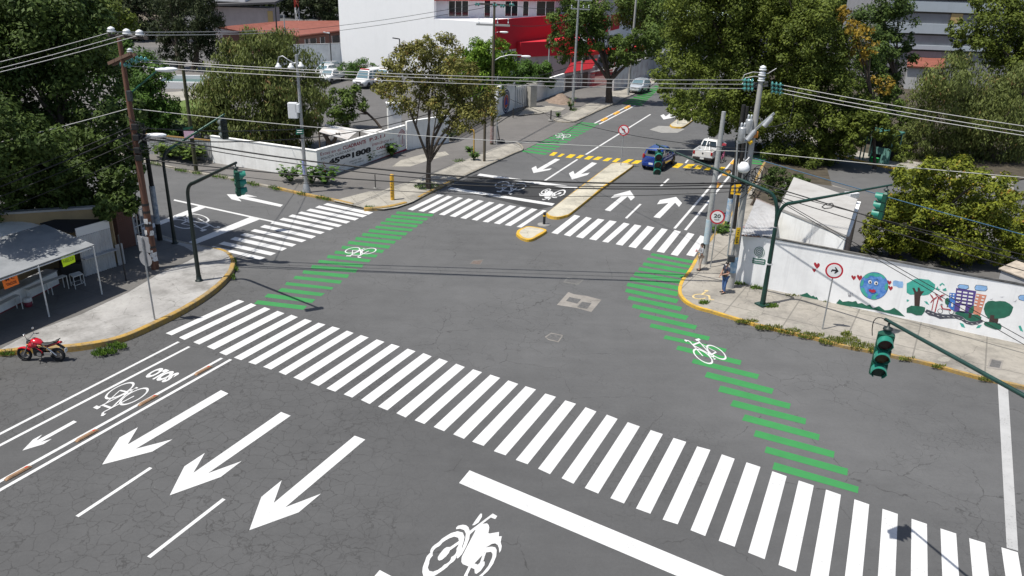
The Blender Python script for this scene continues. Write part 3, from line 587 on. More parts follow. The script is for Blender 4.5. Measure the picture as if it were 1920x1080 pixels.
# lettering of the near bike lane
mb = MB(); a, b, c = G(338.3, 699.7, 0.006), G(298.6, 688.3, 0.006), G(308.3, 717.8, 0.006)
O = (b + c) / 2; put_text(mb, 'SOLO', O, (b - a).normalized(), (c - a).normalized(), 1, fit=((b - a).length, (c - a).length), bold=0.055)
tag(mb.build('road_lettering', WHITE, None, (O.x, O.y, 0)), 'white word SOLO painted upside down in the near bike lane', 'road lettering')
# faded wheelchair symbol on the mural corner
FADED = M('faded_yellow_paint', (0.52, 0.40, 0.19), 0.9, var=0.25, scale=6)
wc = [ringp((0, 0), 0.5, 0.5, 0.13, 24, 100, 350), strokep((0.0, 0.35), (0.05, 0.95), 0.14), strokep((0.02, 0.42), (0.5, 0.38), 0.13), strokep((0.5, 0.4), (0.8, -0.3), 0.13), strokep((0.8, -0.3), (1.05, -0.2), 0.12), ringp((0.05, 1.15), 0.14, 0.14, 0.13, 14)]
t_ = symbol('wheelchair_symbol', wc, *zp((960, 480), 3.6, (1265, 290), (1340, 305), (1310, 252)), 'faded yellow wheelchair symbol on the mural corner pavement', src=((0, 0), (0.8, -0.1), (0.05, 1.15)), z=0.137, cat='pavement symbol', grp='pavement symbols', mat=FADED)
# patches and covers in the road
OLDC = pavement_mat('old_patch_concrete', (0.27, 0.25, 0.225), False); IRON = M('cover_iron', (0.10, 0.098, 0.095), 0.7, var=0.3, scale=8)
def cover(polys, mats, label, name='utility_cover', z=0.005):
    mb = MB(); O = G(*polys[0][0])
    for i, p in enumerate(polys):
        P = PX(p, z); P = [Vector((v.x, v.y, z + 0.004 * i)) for v in P]
        a = sum(P[k].x * P[(k + 1) % len(P)].y - P[(k + 1) % len(P)].x * P[k].y for k in range(len(P)))
        mb.poly(P if a > 0 else P[::-1], min(i, len(mats) - 1))
    return tag(mb.build(name, mats, None, (O.x, O.y, 0)), label, 'utility cover', 'covers set into road and pavement')
cover([zz(960, 480, 3.6, p) for p in [[(380,243),(420,258),(500,268),(605,295),(535,378),(430,350),(303,330)], [(388,277),(467,293),(440,322),(365,303)], [(472,310),(537,318),(505,356),(440,345)]]], [OLDC, IRON], 'pale concrete patch with two dark covers in the middle of the junction')
cover([zz(960, 560, 9.6, p) for p in [[(590,685),(705,612),(915,655),(905,690),(835,785),(650,740)], [(612,700),(705,628),(898,668),(822,768),(665,728)]]], [OLDC, IRON], 'small sunken cover with chipped pale rim in the junction')
cover([zz(960, 480, 3.6, p) for p in [[(372,142),(487,158),(448,195),(345,178)], [(380,148),(470,162),(437,186),(360,172)]]], [M('dark_cement', (0.13, 0.128, 0.12), 0.9, var=0.2, scale=4), IRON], 'flat square cover near the shadow of the cables')
cover([zz(740, 330, 6, p) for p in [[(838,990),(885,945),(1005,935),(965,1000)], [(855,985),(890,955),(990,948),(955,995)]]], [M('dark_cement', (0.13, 0.128, 0.12)), M('rusty_cover', (0.13, 0.10, 0.085), 0.8, var=0.3, scale=9)], 'small reddish cover in front of the short island')
cover([[(1857,672),(1882,676),(1877,694),(1850,690)],[(1860,674),(1878,678),(1874,690),(1855,687)]], [OLDC, IRON], 'broken rectangular cover in the pavement near the kerb of the right street', z=0.137)
for (x, y, rx, ry, lab) in ((1497, 612, 12, 5, 'round cover in the pavement at the foot of the arrow sign'), (1770, 674, 12, 5, 'round cover in the pavement between kerb and mural road'), (1414, 588, 14, 6, 'rounded square cover beside the green double arm pole')):
    cover([[(x + rx * math.cos(a / 16 * 2 * math.pi), y + ry * math.sin(a / 16 * 2 * math.pi)) for a in range(16)]], [M('cement_cover', (0.26, 0.245, 0.21), 0.9, var=0.25, scale=7)], lab, z=0.137)
cover([[(184, 632), (196, 620), (222, 621), (209, 634)]], [M('pale_cover', (0.40, 0.37, 0.32), 0.9, var=0.2, scale=5)], 'square cover in the pale corner pavement behind the motorcycle', z=0.137)
cover([zz(1290, 330, 4.32, [(0, 655), (25, 645), (65, 662), (38, 680)])], [IRON], 'iron drain grating beside the end of the far crossing')
area('dirt_patch', PX([(1218, 243), (1240, 249), (1270, 249), (1284, 242), (1262, 237), (1235, 236)]), M('pale_dust', (0.26, 0.255, 0.24), 0.95, var=0.15, scale=2), 0.003, -0.01)
# rubber lane dividers
def divider(x, y, label, mat, dirpx, L=0.85, w=0.16, h=0.07):
    c = G(x, y); d = G(*dirpx) - c; rz = math.atan2(d.y, d.x)
    t = thing('lane_divider', label, 'lane divider', (c.x, c.y, 0), rz, 'rubber lane dividers'); t['_w'] = (0, 0, 0)
    prof = [(-w / 2, 0), (-w / 2, h * 0.45), (-w * 0.3, h), (w * 0.3, h), (w / 2, h * 0.45), (w / 2, 0)]
    secs = [[(px_, p[0] * k, p[1] * (kz)) for p in prof] for px_, k, kz in ((-L / 2, 0.85, 0.45), (-L / 2 + 0.1, 1, 1), (L / 2 - 0.1, 1, 1), (L / 2, 0.85, 0.45))]
    MB().loft(secs, smooth=False).build('body', mat, t)
    MB().box((-L / 2 + 0.14, 0, h + 0.003), (0.1, w * 0.4, 0.006)).build('reflector', M('red_reflector', (0.5, 0.05, 0.02), 0.3), t)
RUB = M('brown_rubber', (0.25, 0.15, 0.085), 0.85, var=0.3, scale=9); YRUB = M('yellow_divider', (0.72, 0.36, 0.05), 0.8, var=0.25, scale=6)
for x, y, lab in ((381, 695.5, 'brown rubber divider nearest to the zebra crossing'), (278, 751.5, 'brown rubber divider beside the near painted bicycle'), (163, 817.5, 'brown rubber divider beside the small bike lane arrow'), (34, 888, 'brown rubber divider nearest to the picture edge')):
    divider(x, y, lab, RUB, (x - 40, y + 22))
for x, y, lab in ((1133, 225, 'orange divider nearest to the green crossing by the driveway'), (1156, 213, 'orange divider between the other two upper ones'), (1176.5, 202, 'orange divider farthest up the road')):
    divider(x, y, lab, YRUB, (x - 30, y + 16), 1.7, 0.4, 0.16)
for x, y, lab in ((1362, 326, 'yellow divider lying past the end of the yellow blocks'), (1343.5, 349, 'yellow divider half hidden by the grey metal pole'), (1376, 305, 'yellow divider beside the black pole')):
    divider(x, y, lab, YRUB, (x - 25, y + 26), 1.5, 0.42, 0.16)
# ------------------------------------------------------------------ vegetation
def leaf_mat(name, c1, c2, trans=0.22, rough=0.6, spec=0.18, dead=None):
    m = bpy.data.materials.new(name); m.use_nodes = True; MATS[name] = m
    n = m.node_tree.nodes; l = m.node_tree.links; b = n['Principled BSDF']; o = n['Material Output']
    a = n.new('ShaderNodeAttribute'); a.attribute_name = 'tint'
    r_ = n.new('ShaderNodeValToRGB'); e = r_.color_ramp.elements
    e[0].position = 0.0; e[0].color = (*c1, 1); e[1].position = 0.85 if dead else 1.0; e[1].color = (*c2, 1)
    if dead:
        x = r_.color_ramp.elements.new(0.97); x.color = (*dead, 1)
    l.new(a.outputs['Fac'], r_.inputs[0]); l.new(r_.outputs[0], b.inputs['Base Color'])
    b.inputs['Roughness'].default_value = rough; b.inputs['Specular IOR Level'].default_value = spec
    t = n.new('ShaderNodeBsdfTranslucent'); l.new(r_.outputs[0], t.inputs[0])
    mx = n.new('ShaderNodeMixShader'); mx.inputs[0].default_value = trans
    l.new(b.outputs[0], mx.inputs[1]); l.new(t.outputs[0], mx.inputs[2]); l.new(mx.outputs[0], o.inputs[0])
    return m
BARK = M('bark', (0.075, 0.058, 0.045), 0.95, var=0.5, scale=9, bump=0.5)
BARK2 = M('pale_bark', (0.16, 0.13, 0.10), 0.95, var=0.4, scale=7, bump=0.5)
LM = dict(
    dark=leaf_mat('leaf_dark', (0.017, 0.036, 0.009), (0.105, 0.155, 0.036)),
    mid=leaf_mat('leaf_mid', (0.024, 0.050, 0.010), (0.135, 0.195, 0.038)),
    olive=leaf_mat('leaf_olive', (0.030, 0.050, 0.008), (0.165, 0.205, 0.032)),
    bronze=leaf_mat('leaf_bronze', (0.050, 0.056, 0.014), (0.245, 0.235, 0.062), dead=(0.26, 0.13, 0.035)),
    willow=leaf_mat('leaf_willow', (0.036, 0.054, 0.014), (0.17, 0.20, 0.055), dead=(0.22, 0.12, 0.06)),
    ficus=leaf_mat('leaf_ficus', (0.018, 0.042, 0.007), (0.23, 0.255, 0.026), dead=(0.30, 0.14, 0.03)),
    bright=leaf_mat('leaf_bright', (0.035, 0.085, 0.008), (0.20, 0.32, 0.035)),
    autumn=leaf_mat('leaf_autumn', (0.12, 0.08, 0.012), (0.38, 0.26, 0.035)),
    pine=leaf_mat('leaf_pine', (0.010, 0.019, 0.009), (0.052, 0.066, 0.022), 0.12),
    shrub=leaf_mat('leaf_shrub', (0.022, 0.055, 0.010), (0.11, 0.20, 0.035)))
def leaf_mesh(name, lobes, size, seed, mat, dens=1.0, droop=0.0, aspect=0.5, clump=0.40, K=14, flat=0.0, shell=0.70):
    """lobes = (centre, radius); many small leaf blades gathered into twig clumps on every lobe"""
    rg = np.random.default_rng(seed); P = []; T = []; N = []
    for c, r_ in lobes:
        c = np.array(c); n = int(dens * 52 * r_ * r_ / (size * size)); n = max(n, 40)
        k = max(5, int(K * min(2.2, max(0.6, r_ / 2.2))))
        dv = rg.normal(size=(k, 3)); dv /= np.linalg.norm(dv, axis=1)[:, None]
        rad = r_ * (shell + 0.30 * rg.random(k)); cc = c + dv * rad[:, None]
        cr = r_ * clump * (0.6 + 0.7 * rg.random(k)); ct = rg.random(k)
        w = cr ** 2; idx = rg.choice(k, size=n, p=w / w.sum())
        d = rg.normal(size=(n, 3)); d /= np.linalg.norm(d, axis=1)[:, None]
        rr = cr[idx] * rg.random(n) ** 0.45
        d[:, 2] *= 0.8
        p = cc[idx] + d * rr[:, None]
        t = np.clip(0.12 + 0.34 * ct[idx] + 0.54 * rg.random(n) ** 1.3, 0, 1)
        inner = rg.random(n) < 0.16
        q = rg.normal(size=(n, 3)); q /= np.linalg.norm(q, axis=1)[:, None]
        p[inner] = (c + q * (r_ * 0.75 * rg.random(n) ** 0.4)[:, None])[inner]
        P.append(p); T.append(t); N.append(d * 0.8 + (p - c) / r_ * 0.5 + np.array([0, 0, 0.55]) + rg.normal(size=(n, 3)) * 0.55)
    P = np.concatenate(P); T = np.concatenate(T); N = np.concatenate(N); N /= np.linalg.norm(N, axis=1)[:, None]
    n = len(P)
    if droop > 0:
        A = rg.normal(size=(n, 3)) * (1 - droop) * 0.9 + np.array([0, 0, -1.0]) * (0.25 + droop)
    else: A = rg.normal(size=(n, 3)) + np.array([0, 0, -0.25])
    A -= N * (A * N).sum(1)[:, None] * (1 - droop * 0.7); A /= np.linalg.norm(A, axis=1)[:, None]
    Bv = np.cross(N, A); Bv /= np.maximum(1e-6, np.linalg.norm(Bv, axis=1))[:, None]
    s = size * (0.6 + 0.8 * rg.random(n))[:, None]
    V = np.stack([P - A * s * 0.5, P + Bv * s * aspect * 0.5 + A * s * 0.05, P + A * s * 0.5, P - Bv * s * aspect * 0.5 + A * s * 0.05], 1).reshape(-1, 3)
    return V, np.repeat(T, 4)
def leaf_obj(name, V, T, mat, parent, kind=None):
    n = len(V) // 4; o3 = Vector(parent['_w']) if parent is not None and '_w' in parent else Vector((0, 0, 0))
    me = bpy.data.meshes.new(name); me.vertices.add(4 * n); me.loops.add(4 * n); me.polygons.add(n)
    me.vertices.foreach_set('co', (V - np.array(o3)).astype(np.float32).ravel()); me.loops.foreach_set('vertex_index', np.arange(4 * n, dtype=np.int32))
    me.polygons.foreach_set('loop_start', np.arange(0, 4 * n, 4, dtype=np.int32)); me.polygons.foreach_set('loop_total', np.full(n, 4, dtype=np.int32))
    at_ = me.attributes.new('tint', 'FLOAT', 'POINT'); at_.data.foreach_set('value', T.astype(np.float32))
    me.materials.append(mat); me.update(calc_edges=True)
    o = bpy.data.objects.new(name, me); COL.objects.link(o)
    if parent is not None: o.parent = parent
    return o
SEED = [100]
def tree(name, label, base, lobes, mat, size=0.3, dens=1.0, trunk_r=0.22, bark=None, droop=0.0, fork=None, group=None, cat='tree', aspect=0.5, limbs=7, K=14, clump=0.4, branches=None, more=()):
    """lobes: (px, py, radius in px, extra distance) seen in the photograph, turned into balls of foliage around the trunk's distance"""
    SEED[0] += 1; rg = random.Random(SEED[0]); base = Vector(base); L = []
    for q in lobes:
        dY = q[3] if len(q) > 3 else rg.uniform(-1, 1) * 1.6
        c = at(q[0], q[1], base.y + dY); dep = (RC @ (np.array(c) - np.array([0, 0, CAMH])))[2]
        L.append((c, q[2] * dep / F))
    L += [(Vector(q[:3]), q[3]) for q in more]
    t = thing(name, label, cat, base, group=group)
    V, T = leaf_mesh('crown', L, size, SEED[0], mat, dens, droop, aspect, K=K, clump=clump)
    leaf_obj('crown', V, T, mat, t)
    mb = MB(); cz = sum((c for c, _ in L), Vector()) / len(L)
    fk = Vector(fork) if fork is not None else base.lerp(Vector((base.x * 0.6 + cz.x * 0.4, base.y, base.z + max(1.6, (cz.z - base.z) * 0.55))), 1)
    m1 = base.lerp(fk, 0.5) + Vector((rg.uniform(-.15, .15), rg.uniform(-.15, .15), 0))
    mb.tube([base - Vector((0, 0, .1)), base.lerp(m1, 0.15), m1, fk], [trunk_r * 1.35, trunk_r * 1.05, trunk_r * 0.92, trunk_r * 0.8], 9)
    order = sorted(L, key=lambda q: -q[1])[:limbs]
    for c, r_ in order:
        e = fk.lerp(c, 0.85); m = fk.lerp(e, 0.5) + Vector((rg.uniform(-.3, .3), rg.uniform(-.3, .3), rg.uniform(0.0, .5)))
        mb.tube([fk - Vector((0, 0, .15)), fk.lerp(m, 0.5), m, e], [trunk_r * 0.6, trunk_r * 0.45, trunk_r * 0.33, trunk_r * 0.1], 6)
        for k in range(2):
            d = Vector((rg.uniform(-1, 1), rg.uniform(-1, 1), rg.uniform(0, 1))) * r_ * 0.8
            mb.tube([m, m.lerp(c + d, 0.5) + Vector((0, 0, .1)), c + d], [trunk_r * 0.25, trunk_r * 0.16, trunk_r * 0.05], 5)
    for br in branches or []:
        mb.tube(br[0], br[1], 6)
    mb.build('trunk', bark or BARK, t)
    return t
def gb(px, py, z=0.12): return G(px, py, z)
tree('leafy_tree', 'huge dark leafy tree hanging over the food stall', (-25.5, 41.2, 0.12), [(40,60,85),(130,50,75),(60,170,90),(165,150,70),(30,280,90),(125,265,85),(195,235,60),(85,335,66,-1.5),(178,330,60,-1),(228,285,42),(-70,190,110),(-60,50,100),(100,110,90,1),(222,352,36,-1.5),(150,372,34,-2),(40,372,42,-2),(100,0,80),(10,0,80),(20,300,60,-4.5),(-50,330,90,-4.5),(75,330,44,-4.5),(232,250,34),(240,320,28,-2),(236,372,24,-2.5),(200,384,28,-3),(115,378,30,-3),(252,200,24),(130,330,36,-3),(50,382,26,-2.5),(100,384,22,-2.5),(150,388,20,-2.5),(200,390,20,-4),(236,386,20,-3),(246,345,20,-2),(250,270,20),(20,395,24,-3)], LM['dark'], 0.23, 1.0, 0.4, K=22, clump=0.34, more=((-26.2, 35.5, 7.2, 2.0), (-24.3, 36.3, 6.6, 1.7), (-28.5, 34.5, 8.5, 2.4), (-27, 38.5, 7.5, 2.4), (-23.6, 38.6, 5.2, 1.5), (-25.3, 38.2, 4.6, 1.5), (-23.6, 34.3, 7.6, 1.9), (-22.6, 35.8, 7.0, 1.5), (-24.6, 32.6, 8.2, 1.9), (-23.0, 37.4, 6.2, 1.4), (-22.6, 40.0, 4.4, 1.3), (-22.9, 41.0, 5.6, 1.5)))
tree('leafy_tree', 'yellowish green tree behind the huge dark tree', (-33, 70, 0.12), [(150,30,52),(200,60,42),(215,25,38),(170,85,38),(110,10,60),(225,95,22)], LM['olive'], 0.3, 0.9, 0.3)
tree('leafy_tree', 'rounded green tree behind the brown wooden pole', (-29, 66, 0.12), [(250,118,46),(292,138,38),(215,132,42),(268,178,48),(300,196,34),(235,190,45),(280,225,40),(305,235,26),(265,235,34)], LM['shrub'], 0.26, 1.0, 0.25)
tree('shrub', 'mid green bush between lawn and drooping tree', (-27, 66, 0.12), [(385,212,18),(398,232,18),(365,236,14),(392,195,12),(372,220,14)], LM['shrub'], 0.26, 1.1, 0.1, cat='shrub')
tree('leafy_tree', 'very dark tree far behind the pines at the top edge', (-62, 150, 0.0), [(255,20,40),(225,10,35),(290,40,30),(320,10,30),(265,62,22)], LM['pine'], 0.5, 0.8, 0.35, cat='tree')
for bx, lobes, lab in ((338, [(330,20,28),(315,50,26),(345,55,26),(330,85,26),(310,90,20),(348,95,18),(330,-10,28),(300,65,20),(338,110,12)], 'dark pine standing left of its twin by the far street'),
                       (364, [(378,20,32),(395,50,26),(362,55,28),(390,80,26),(372,88,24),(405,90,16),(378,-12,30),(370,112,12)], 'dark pine standing right of its twin by the far street')):
    tree('pine_tree', lab, G(bx, 131, 0.12), lobes, LM['pine'], 0.55, 1.5, 0.42, BARK, droop=0.35, aspect=0.22, limbs=4, K=20, group='dark pines by the far street')
tree('willow_tree', 'round drooping olive tree behind the white wall', (-19.5, 66, 0.13), [(490,112,52),(435,142,55),(548,132,50),(470,195,70),(556,200,52),(410,214,46),(520,245,55),(450,256,46),(590,165,24,1),(500,160,60,-1),(585,235,20),(402,180,40),(578,188,34),(440,275,36),(500,278,40),(556,262,34),(395,232,30),(490,80,36),(535,95,36),(440,105,34)], LM['willow'], 0.34, 1.25, 0.34, droop=0.62, aspect=0.28, K=20)
tree('leafy_tree', 'small bright green tree in front of the parked ambulances', (-13.2, 76, 0.13), [(640,195,33),(668,188,24),(612,206,22),(640,225,26),(655,172,18)], LM['mid'], 0.26, 0.9, 0.13)
TB = G(803, 353, 0.13)
def b3(pts, dY): return [at(x, y, TB.y + d) for (x, y), d in zip(pts, dY)]
tree('street_tree', 'sparse bronze green street tree with forked bare stems', TB, [(830,104,38),(782,118,38),(742,138,34),(720,166,22),(800,150,42),(862,134,40),(882,178,40),(752,180,30),(842,190,40),(902,206,28),(872,226,28),(780,192,26),(925,178,20),(800,90,24),(760,104,22),(850,235,20)], LM['bronze'], 0.21, 0.72, 0.2, BARK, fork=at(804, 302, TB.y), limbs=3, K=22, clump=0.36,
     branches=[(b3([(804,300),(790,265),(775,225),(760,185)], (0,-.2,-.4,-.5)), [.13,.1,.08,.03]), (b3([(804,300),(812,262),(832,222),(860,180)], (0,.2,.4,.6)), [.14,.11,.08,.03]), (b3([(806,296),(822,262),(842,238),(872,205)], (0,-.3,-.5,-.8)), [.11,.09,.06,.03]), (b3([(790,265),(780,235),(785,200),(790,150)], (-.2,.1,.3,.4)), [.08,.06,.05,.02]), (b3([(803,305),(800,262),(806,215),(812,150)], (0,.3,.4,.5)), [.11,.08,.06,.02])])
tree('leafy_tree', 'bright yellow green tree beside the crossarm pole', (-4.2, 87, 0.13), [(900,108,34),(868,120,32),(938,116,26),(918,142,32),(880,150,30),(955,142,13),(900,170,26),(925,96,24),(890,92,24),(945,106,24),(905,138,40),(940,132,28),(860,150,30),(865,180,26),(925,165,24)], LM['bright'], 0.36, 1.3, 0.2, droop=0.3, aspect=0.35)
tree('shrub', 'dense dark green clipped shrub behind the white wall', (2.5, 97, 0.13), [(982,136,24),(1006,132,24),(1024,135,20),(966,145,20),(1000,150,22),(1028,150,16),(985,155,20)], LM['shrub'], 0.26, 1.2, 0.12, cat='shrub')
tree('shrub', 'reedy green shrub in front of the blank white wall', G(668, 146, 0.13), [(650,132,19),(672,126,20),(694,131,15),(662,138,18),(640,136,14),(708,133,10),(680,138,16)], LM['shrub'], 0.7, 2.4, 0.08, droop=0.0, aspect=0.14, cat='shrub')
T8 = G(1142, 192, 0.13)
tree('leafy_tree', 'tree with dark forked trunk in front of the red building', T8, [(1060,38,32),(1092,34,34),(1126,30,30),(1042,78,20),(1072,88,26),(1108,70,26),(1150,84,22),(1180,96,28),(1214,84,28),(1164,112,18),(1232,62,20),(1140,116,15),(1060,0,26),(1196,70,20),(1050,110,12),(1112,50,34),(1095,15,36),(1165,92,26),(1200,100,22),(1235,80,24),(1095,100,16)], LM['mid'], 0.3, 0.85, 0.42, BARK, fork=at(1143, 150, T8.y), K=18, clump=0.36)
tree('leafy_tree', 'tree hanging over the far end of the road wall', (27, 122, 0.1), [(1200,24,40),(1244,26,42),(1270,58,28),(1228,64,26),(1184,6,28),(1282,30,26)], LM['mid'], 0.36, 0.9, 0.35)
tree('leafy_tree', 'great spreading tree overhanging the far traffic island', (21.6, 71, 0.12), [(1292,64,52),(1360,44,62),(1430,52,62),(1268,128,44),(1322,140,58),(1390,132,58),(1452,140,54),(1256,180,26,-18),(1304,198,38,-8),(1362,206,42),(1420,214,44),(1330,0,60),(1440,0,60),(1395,255,26),(1290,213,18,-21),(1264,205,14,-21),(1310,205,14,-21),(1246,160,16,-17),(1280,185,20,-17),(1440,285,26),(1340,90,50),(1415,95,55),(1480,110,50),(1300,20,50),(1390,180,50),(1345,235,26),(1390,-20,70),(1400,285,24),(1440,312,26)], LM['olive'], 0.235, 1.0, 0.45, K=24, clump=0.34)
tree('leafy_tree', 'dense shady tree between transformer pole and teal kiosk', (27.0, 68, 0.12), [(1505,90,60),(1512,172,54),(1492,250,50),(1552,228,48),(1470,292,36),(1520,300,38),(1560,284,34),(1600,232,30),(1560,150,50),(1485,20,60),(1535,35,45),(1530,332,20),(1470,335,22),(1480,200,50),(1540,100,55),(1585,255,34),(1605,205,34),(1500,40,50),(1450,320,26),(1490,318,30),(1575,215,40),(1622,232,24,-3),(1652,240,22,-3),(1598,262,20,-3),(1674,262,18,-3),(1594,285,14,-3),(1690,285,18,-3),(1640,215,26,-2)], LM['olive'], 0.235, 1.0, 0.4, K=24, clump=0.34)
tree('autumn_tree', 'thin tree with orange autumn leaves amid the green ones', (31.0, 66.5, 0.12), [(1588,42,20),(1608,62,24),(1630,88,18),(1660,162,18),(1598,98,18),(1580,22,14),(1622,112,12),(1642,150,10)], LM['autumn'], 0.26, 0.55, 0.14, K=16)
tree('leafy_tree', 'dark evergreen in front of the striped white and blue building', (46, 96, 0.1), [(1680,34,38),(1652,84,34),(1690,118,28),(1655,8,36),(1702,78,18),(1636,128,34),(1680,160,22),(1620,60,40)], LM['dark'], 0.34, 1.0, 0.35)
tree('leafy_tree', 'green tree between autumn tree and red roof', (36.5, 78, 0.1), [(1600,130,40),(1640,170,34),(1580,190,34),(1622,205,34),(1560,110,30),(1668,190,26),(1650,225,30),(1690,215,26),(1640,110,30),(1612,240,24),(1690,240,24)], LM['mid'], 0.28, 0.9, 0.25)
tree('willow_tree', 'broad drooping brownish tree right of the teal kiosk', (44, 71, 0.1), [(1780,150,52),(1832,186,60),(1752,214,52),(1892,180,52),(1800,254,52),(1870,262,52),(1925,232,46),(1722,254,30),(1760,285,30),(1840,305,36),(1905,312,44),(1950,160,60),(1960,290,50),(1700,290,26),(1690,262,30),(1730,310,30),(1780,330,34),(1870,340,40),(1950,340,50),(1820,230,60),(1860,220,60),(1750,180,36),(1690,310,18,-2)], LM['willow'], 0.32, 1.1, 0.4, droop=0.6, aspect=0.28, K=20)
tree('leafy_tree', 'tall open tree with black boughs at the top right corner', (59, 92, 0.1), [(1838,50,34),(1888,36,40),(1902,104,34),(1862,100,28),(1800,72,18),(1930,60,44),(1880,140,26),(1850,0,30),(1925,0,40),(1800,110,20),(1860,70,36),(1915,80,40),(1790,50,16)], LM['olive'], 0.33, 0.8, 0.42, K=18)
tree('shrub', 'dark bush at the left end of the guard house roof', (16.8, 53.5, 0.14), [(1450,330,20),(1466,348,17),(1442,346,13),(1482,336,18),(1458,365,12),(1500,340,14)], LM['dark'], 0.2, 1.2, 0.1, cat='shrub')
tree('ficus_tree', 'round yellow green tree behind the mural wall', (22.5, 43.5, 0.14), [(1770,345,52),(1702,368,50),(1838,366,52),(1888,408,46),(1662,402,34),(1720,428,54),(1800,428,56),(1862,456,46),(1684,466,38),(1752,476,42),(1634,424,16),(1822,492,28),(1910,440,34),(1620,470,12),(1700,330,24),(1735,318,24),(1795,318,24),(1690,500,20),(1760,400,60),(1830,420,60),(1700,420,55),(1740,500,34),(1800,510,30),(1860,510,26),(1650,440,30),(1640,470,20),(1880,360,36),(1905,480,26),(1670,500,18)], LM['ficus'], 0.19, 1.05, 0.26, K=20, clump=0.34)
tree('leafy_tree', 'tree at the far left of the yard behind the huge tree', (-45, 75, 0.1), [(40,20,60),(-20,60,70),(90,60,40)], LM['dark'], 0.32, 0.9, 0.3)
for i, (px, Y, lobes, mt, lab) in enumerate((
    (600, 175, [(600,5,26),(625,18,22),(575,0,22),(560,20,18),(545,0,20),(640,0,22)], 'pine', 'dark tree behind the tiled red roof at the top edge'),
    (470, 185, [(440,-6,22),(470,-10,24),(510,-5,22),(530,8,14),(415,-8,18)], 'pine', 'dark tree behind the grey shed at the top edge'),
    (1180, 190, [(1170,0,20),(1190,10,18),(1160,-16,24),(1210,-10,24)], 'dark', 'small far tree left of the leaning crossarm pole'),
    (1290, 170, [(1290,0,30),(1320,-10,34),(1265,-5,24),(1300,25,18)], 'dark', 'far tree around the slim crossarm pole'),
    (1620, 160, [(1600,-10,40),(1560,-5,40),(1640,0,30),(1580,20,24)], 'dark', 'far dark tree behind the autumn tree'),
    (1770, 150, [(1760,-20,30),(1790,0,20),(1820,-15,30)], 'dark', 'far tree over the striped building'),
    (180, 170, [(180,-5,36),(220,-20,40),(130,-20,50),(60,-20,50)], 'pine', 'far dark tree over the yellowish green tree'),
    (370, 180, [(360,-14,30),(400,-14,26),(320,-14,30)], 'pine', 'far dark tree above the twin pines'))):
    b = at(px, 0, Y); tree('leafy_tree', lab, (b.x, Y, -0.05), lobes, LM[mt], 0.5, 0.9, 0.3, limbs=3, K=10)
# a far wood closes the view behind everything
V, T = leaf_mesh('w', [((x, 235 + 14 * math.sin(x * 0.7), 4 + 2.5 * math.sin(x * 1.3)), 7.0 + 1.5 * math.sin(x)) for x in range(-210, 260, 9)], 1.1, 5, LM['dark'], 1.2)
w_ = leaf_obj('far_woods', V, T, LM['pine'], None); tag(w_, kind='stuff')
# small plants at the walls
def plant(name, label, base, h, spread, n, mat, leaf, seed, cat='plant', group=None, broad=0.5):
    rg = random.Random(seed); t = thing(name, label, cat, base, group=group); base = Vector(base); mb = MB(); Vs = []; Ts = []
    for i in range(n):
        a = rg.uniform(0, 6.28); e = rg.uniform(0.15, 1) ** 0.6 * spread; tip = base + Vector((math.cos(a) * e, math.sin(a) * e, h * rg.uniform(0.35, 1.0)))
        mid = base.lerp(tip, 0.5) + Vector((0, 0, h * 0.12)); mb.tube([base + Vector((math.cos(a) * 0.05, math.sin(a) * 0.05, 0)), mid, tip], [0.014, 0.01, 0.006], 4)
        for k in range(3):
            p = mid.lerp(tip, k / 2); s = leaf * rg.uniform(0.6, 1.2); b = rg.uniform(0, 6.28); A = Vector((math.cos(b), math.sin(b), rg.uniform(-.5, .3))).normalized(); Bv = A.cross(Vector((rg.uniform(-.4, .4), rg.uniform(-.4, .4), 1))).normalized()
            for v in (p, p + A * s * .5 + Bv * s * broad, p + A * s, p + A * s * .5 - Bv * s * broad): Vs.append(v)
            Ts += [rg.random()] * 4
    mb.build('stems', M('green_stem', (0.06, 0.10, 0.03)), t)
    leaf_obj('leaves', np.array([tuple(v) for v in Vs]), np.array(Ts), mat, t); return t
for i, (x, y, h, s, lab) in enumerate(((545, 341, 1.3, 1.0, 'broad leaved plant against the white wall left of the lamp post'), (585, 345, 1.5, 0.9, 'broad leaved plant right behind the lamp post'), (610, 345, 1.3, 1.0, 'bushy plant at the outer corner of the painted wall'),
                                      (436, 300, 1.4, 0.8, 'leafy plant at the white wall above the green signal'), (688, 302, 0.9, 0.7, 'small bush at the middle of the painted wall'), (734, 293, 1.1, 0.6, 'small bush at the far part of the painted wall'))):
    plant('wall_plant', lab, G(x, y, 0.12), h, s, 46, LM['shrub'], 0.34, 40 + i, group='plants along the foot of the white wall')
for i, (x, y, h, s, lab) in enumerate(((360, 302, 1.5, 1.6, 'leafy shrub left of the white wall'), (320, 296, 1.3, 1.4, 'leafy shrub beside the olive wooden pole'), (345, 262, 2.0, 2.0, 'tall shrub in the yard behind the sheet fence'), (300, 275, 1.8, 1.8, 'shrub behind the brown wooden pole'), (260, 240, 3.0, 2.6, 'dark bush in the garden by the lawn'), (430, 250, 2.0, 2.0, 'shrub under the drooping tree'))):
    plant('yard_shrub', lab, G(x, y, 0.12), h, s, 150, LM['mid'], 0.34, 60 + i, cat='shrub', group='shrubs of the left yard')
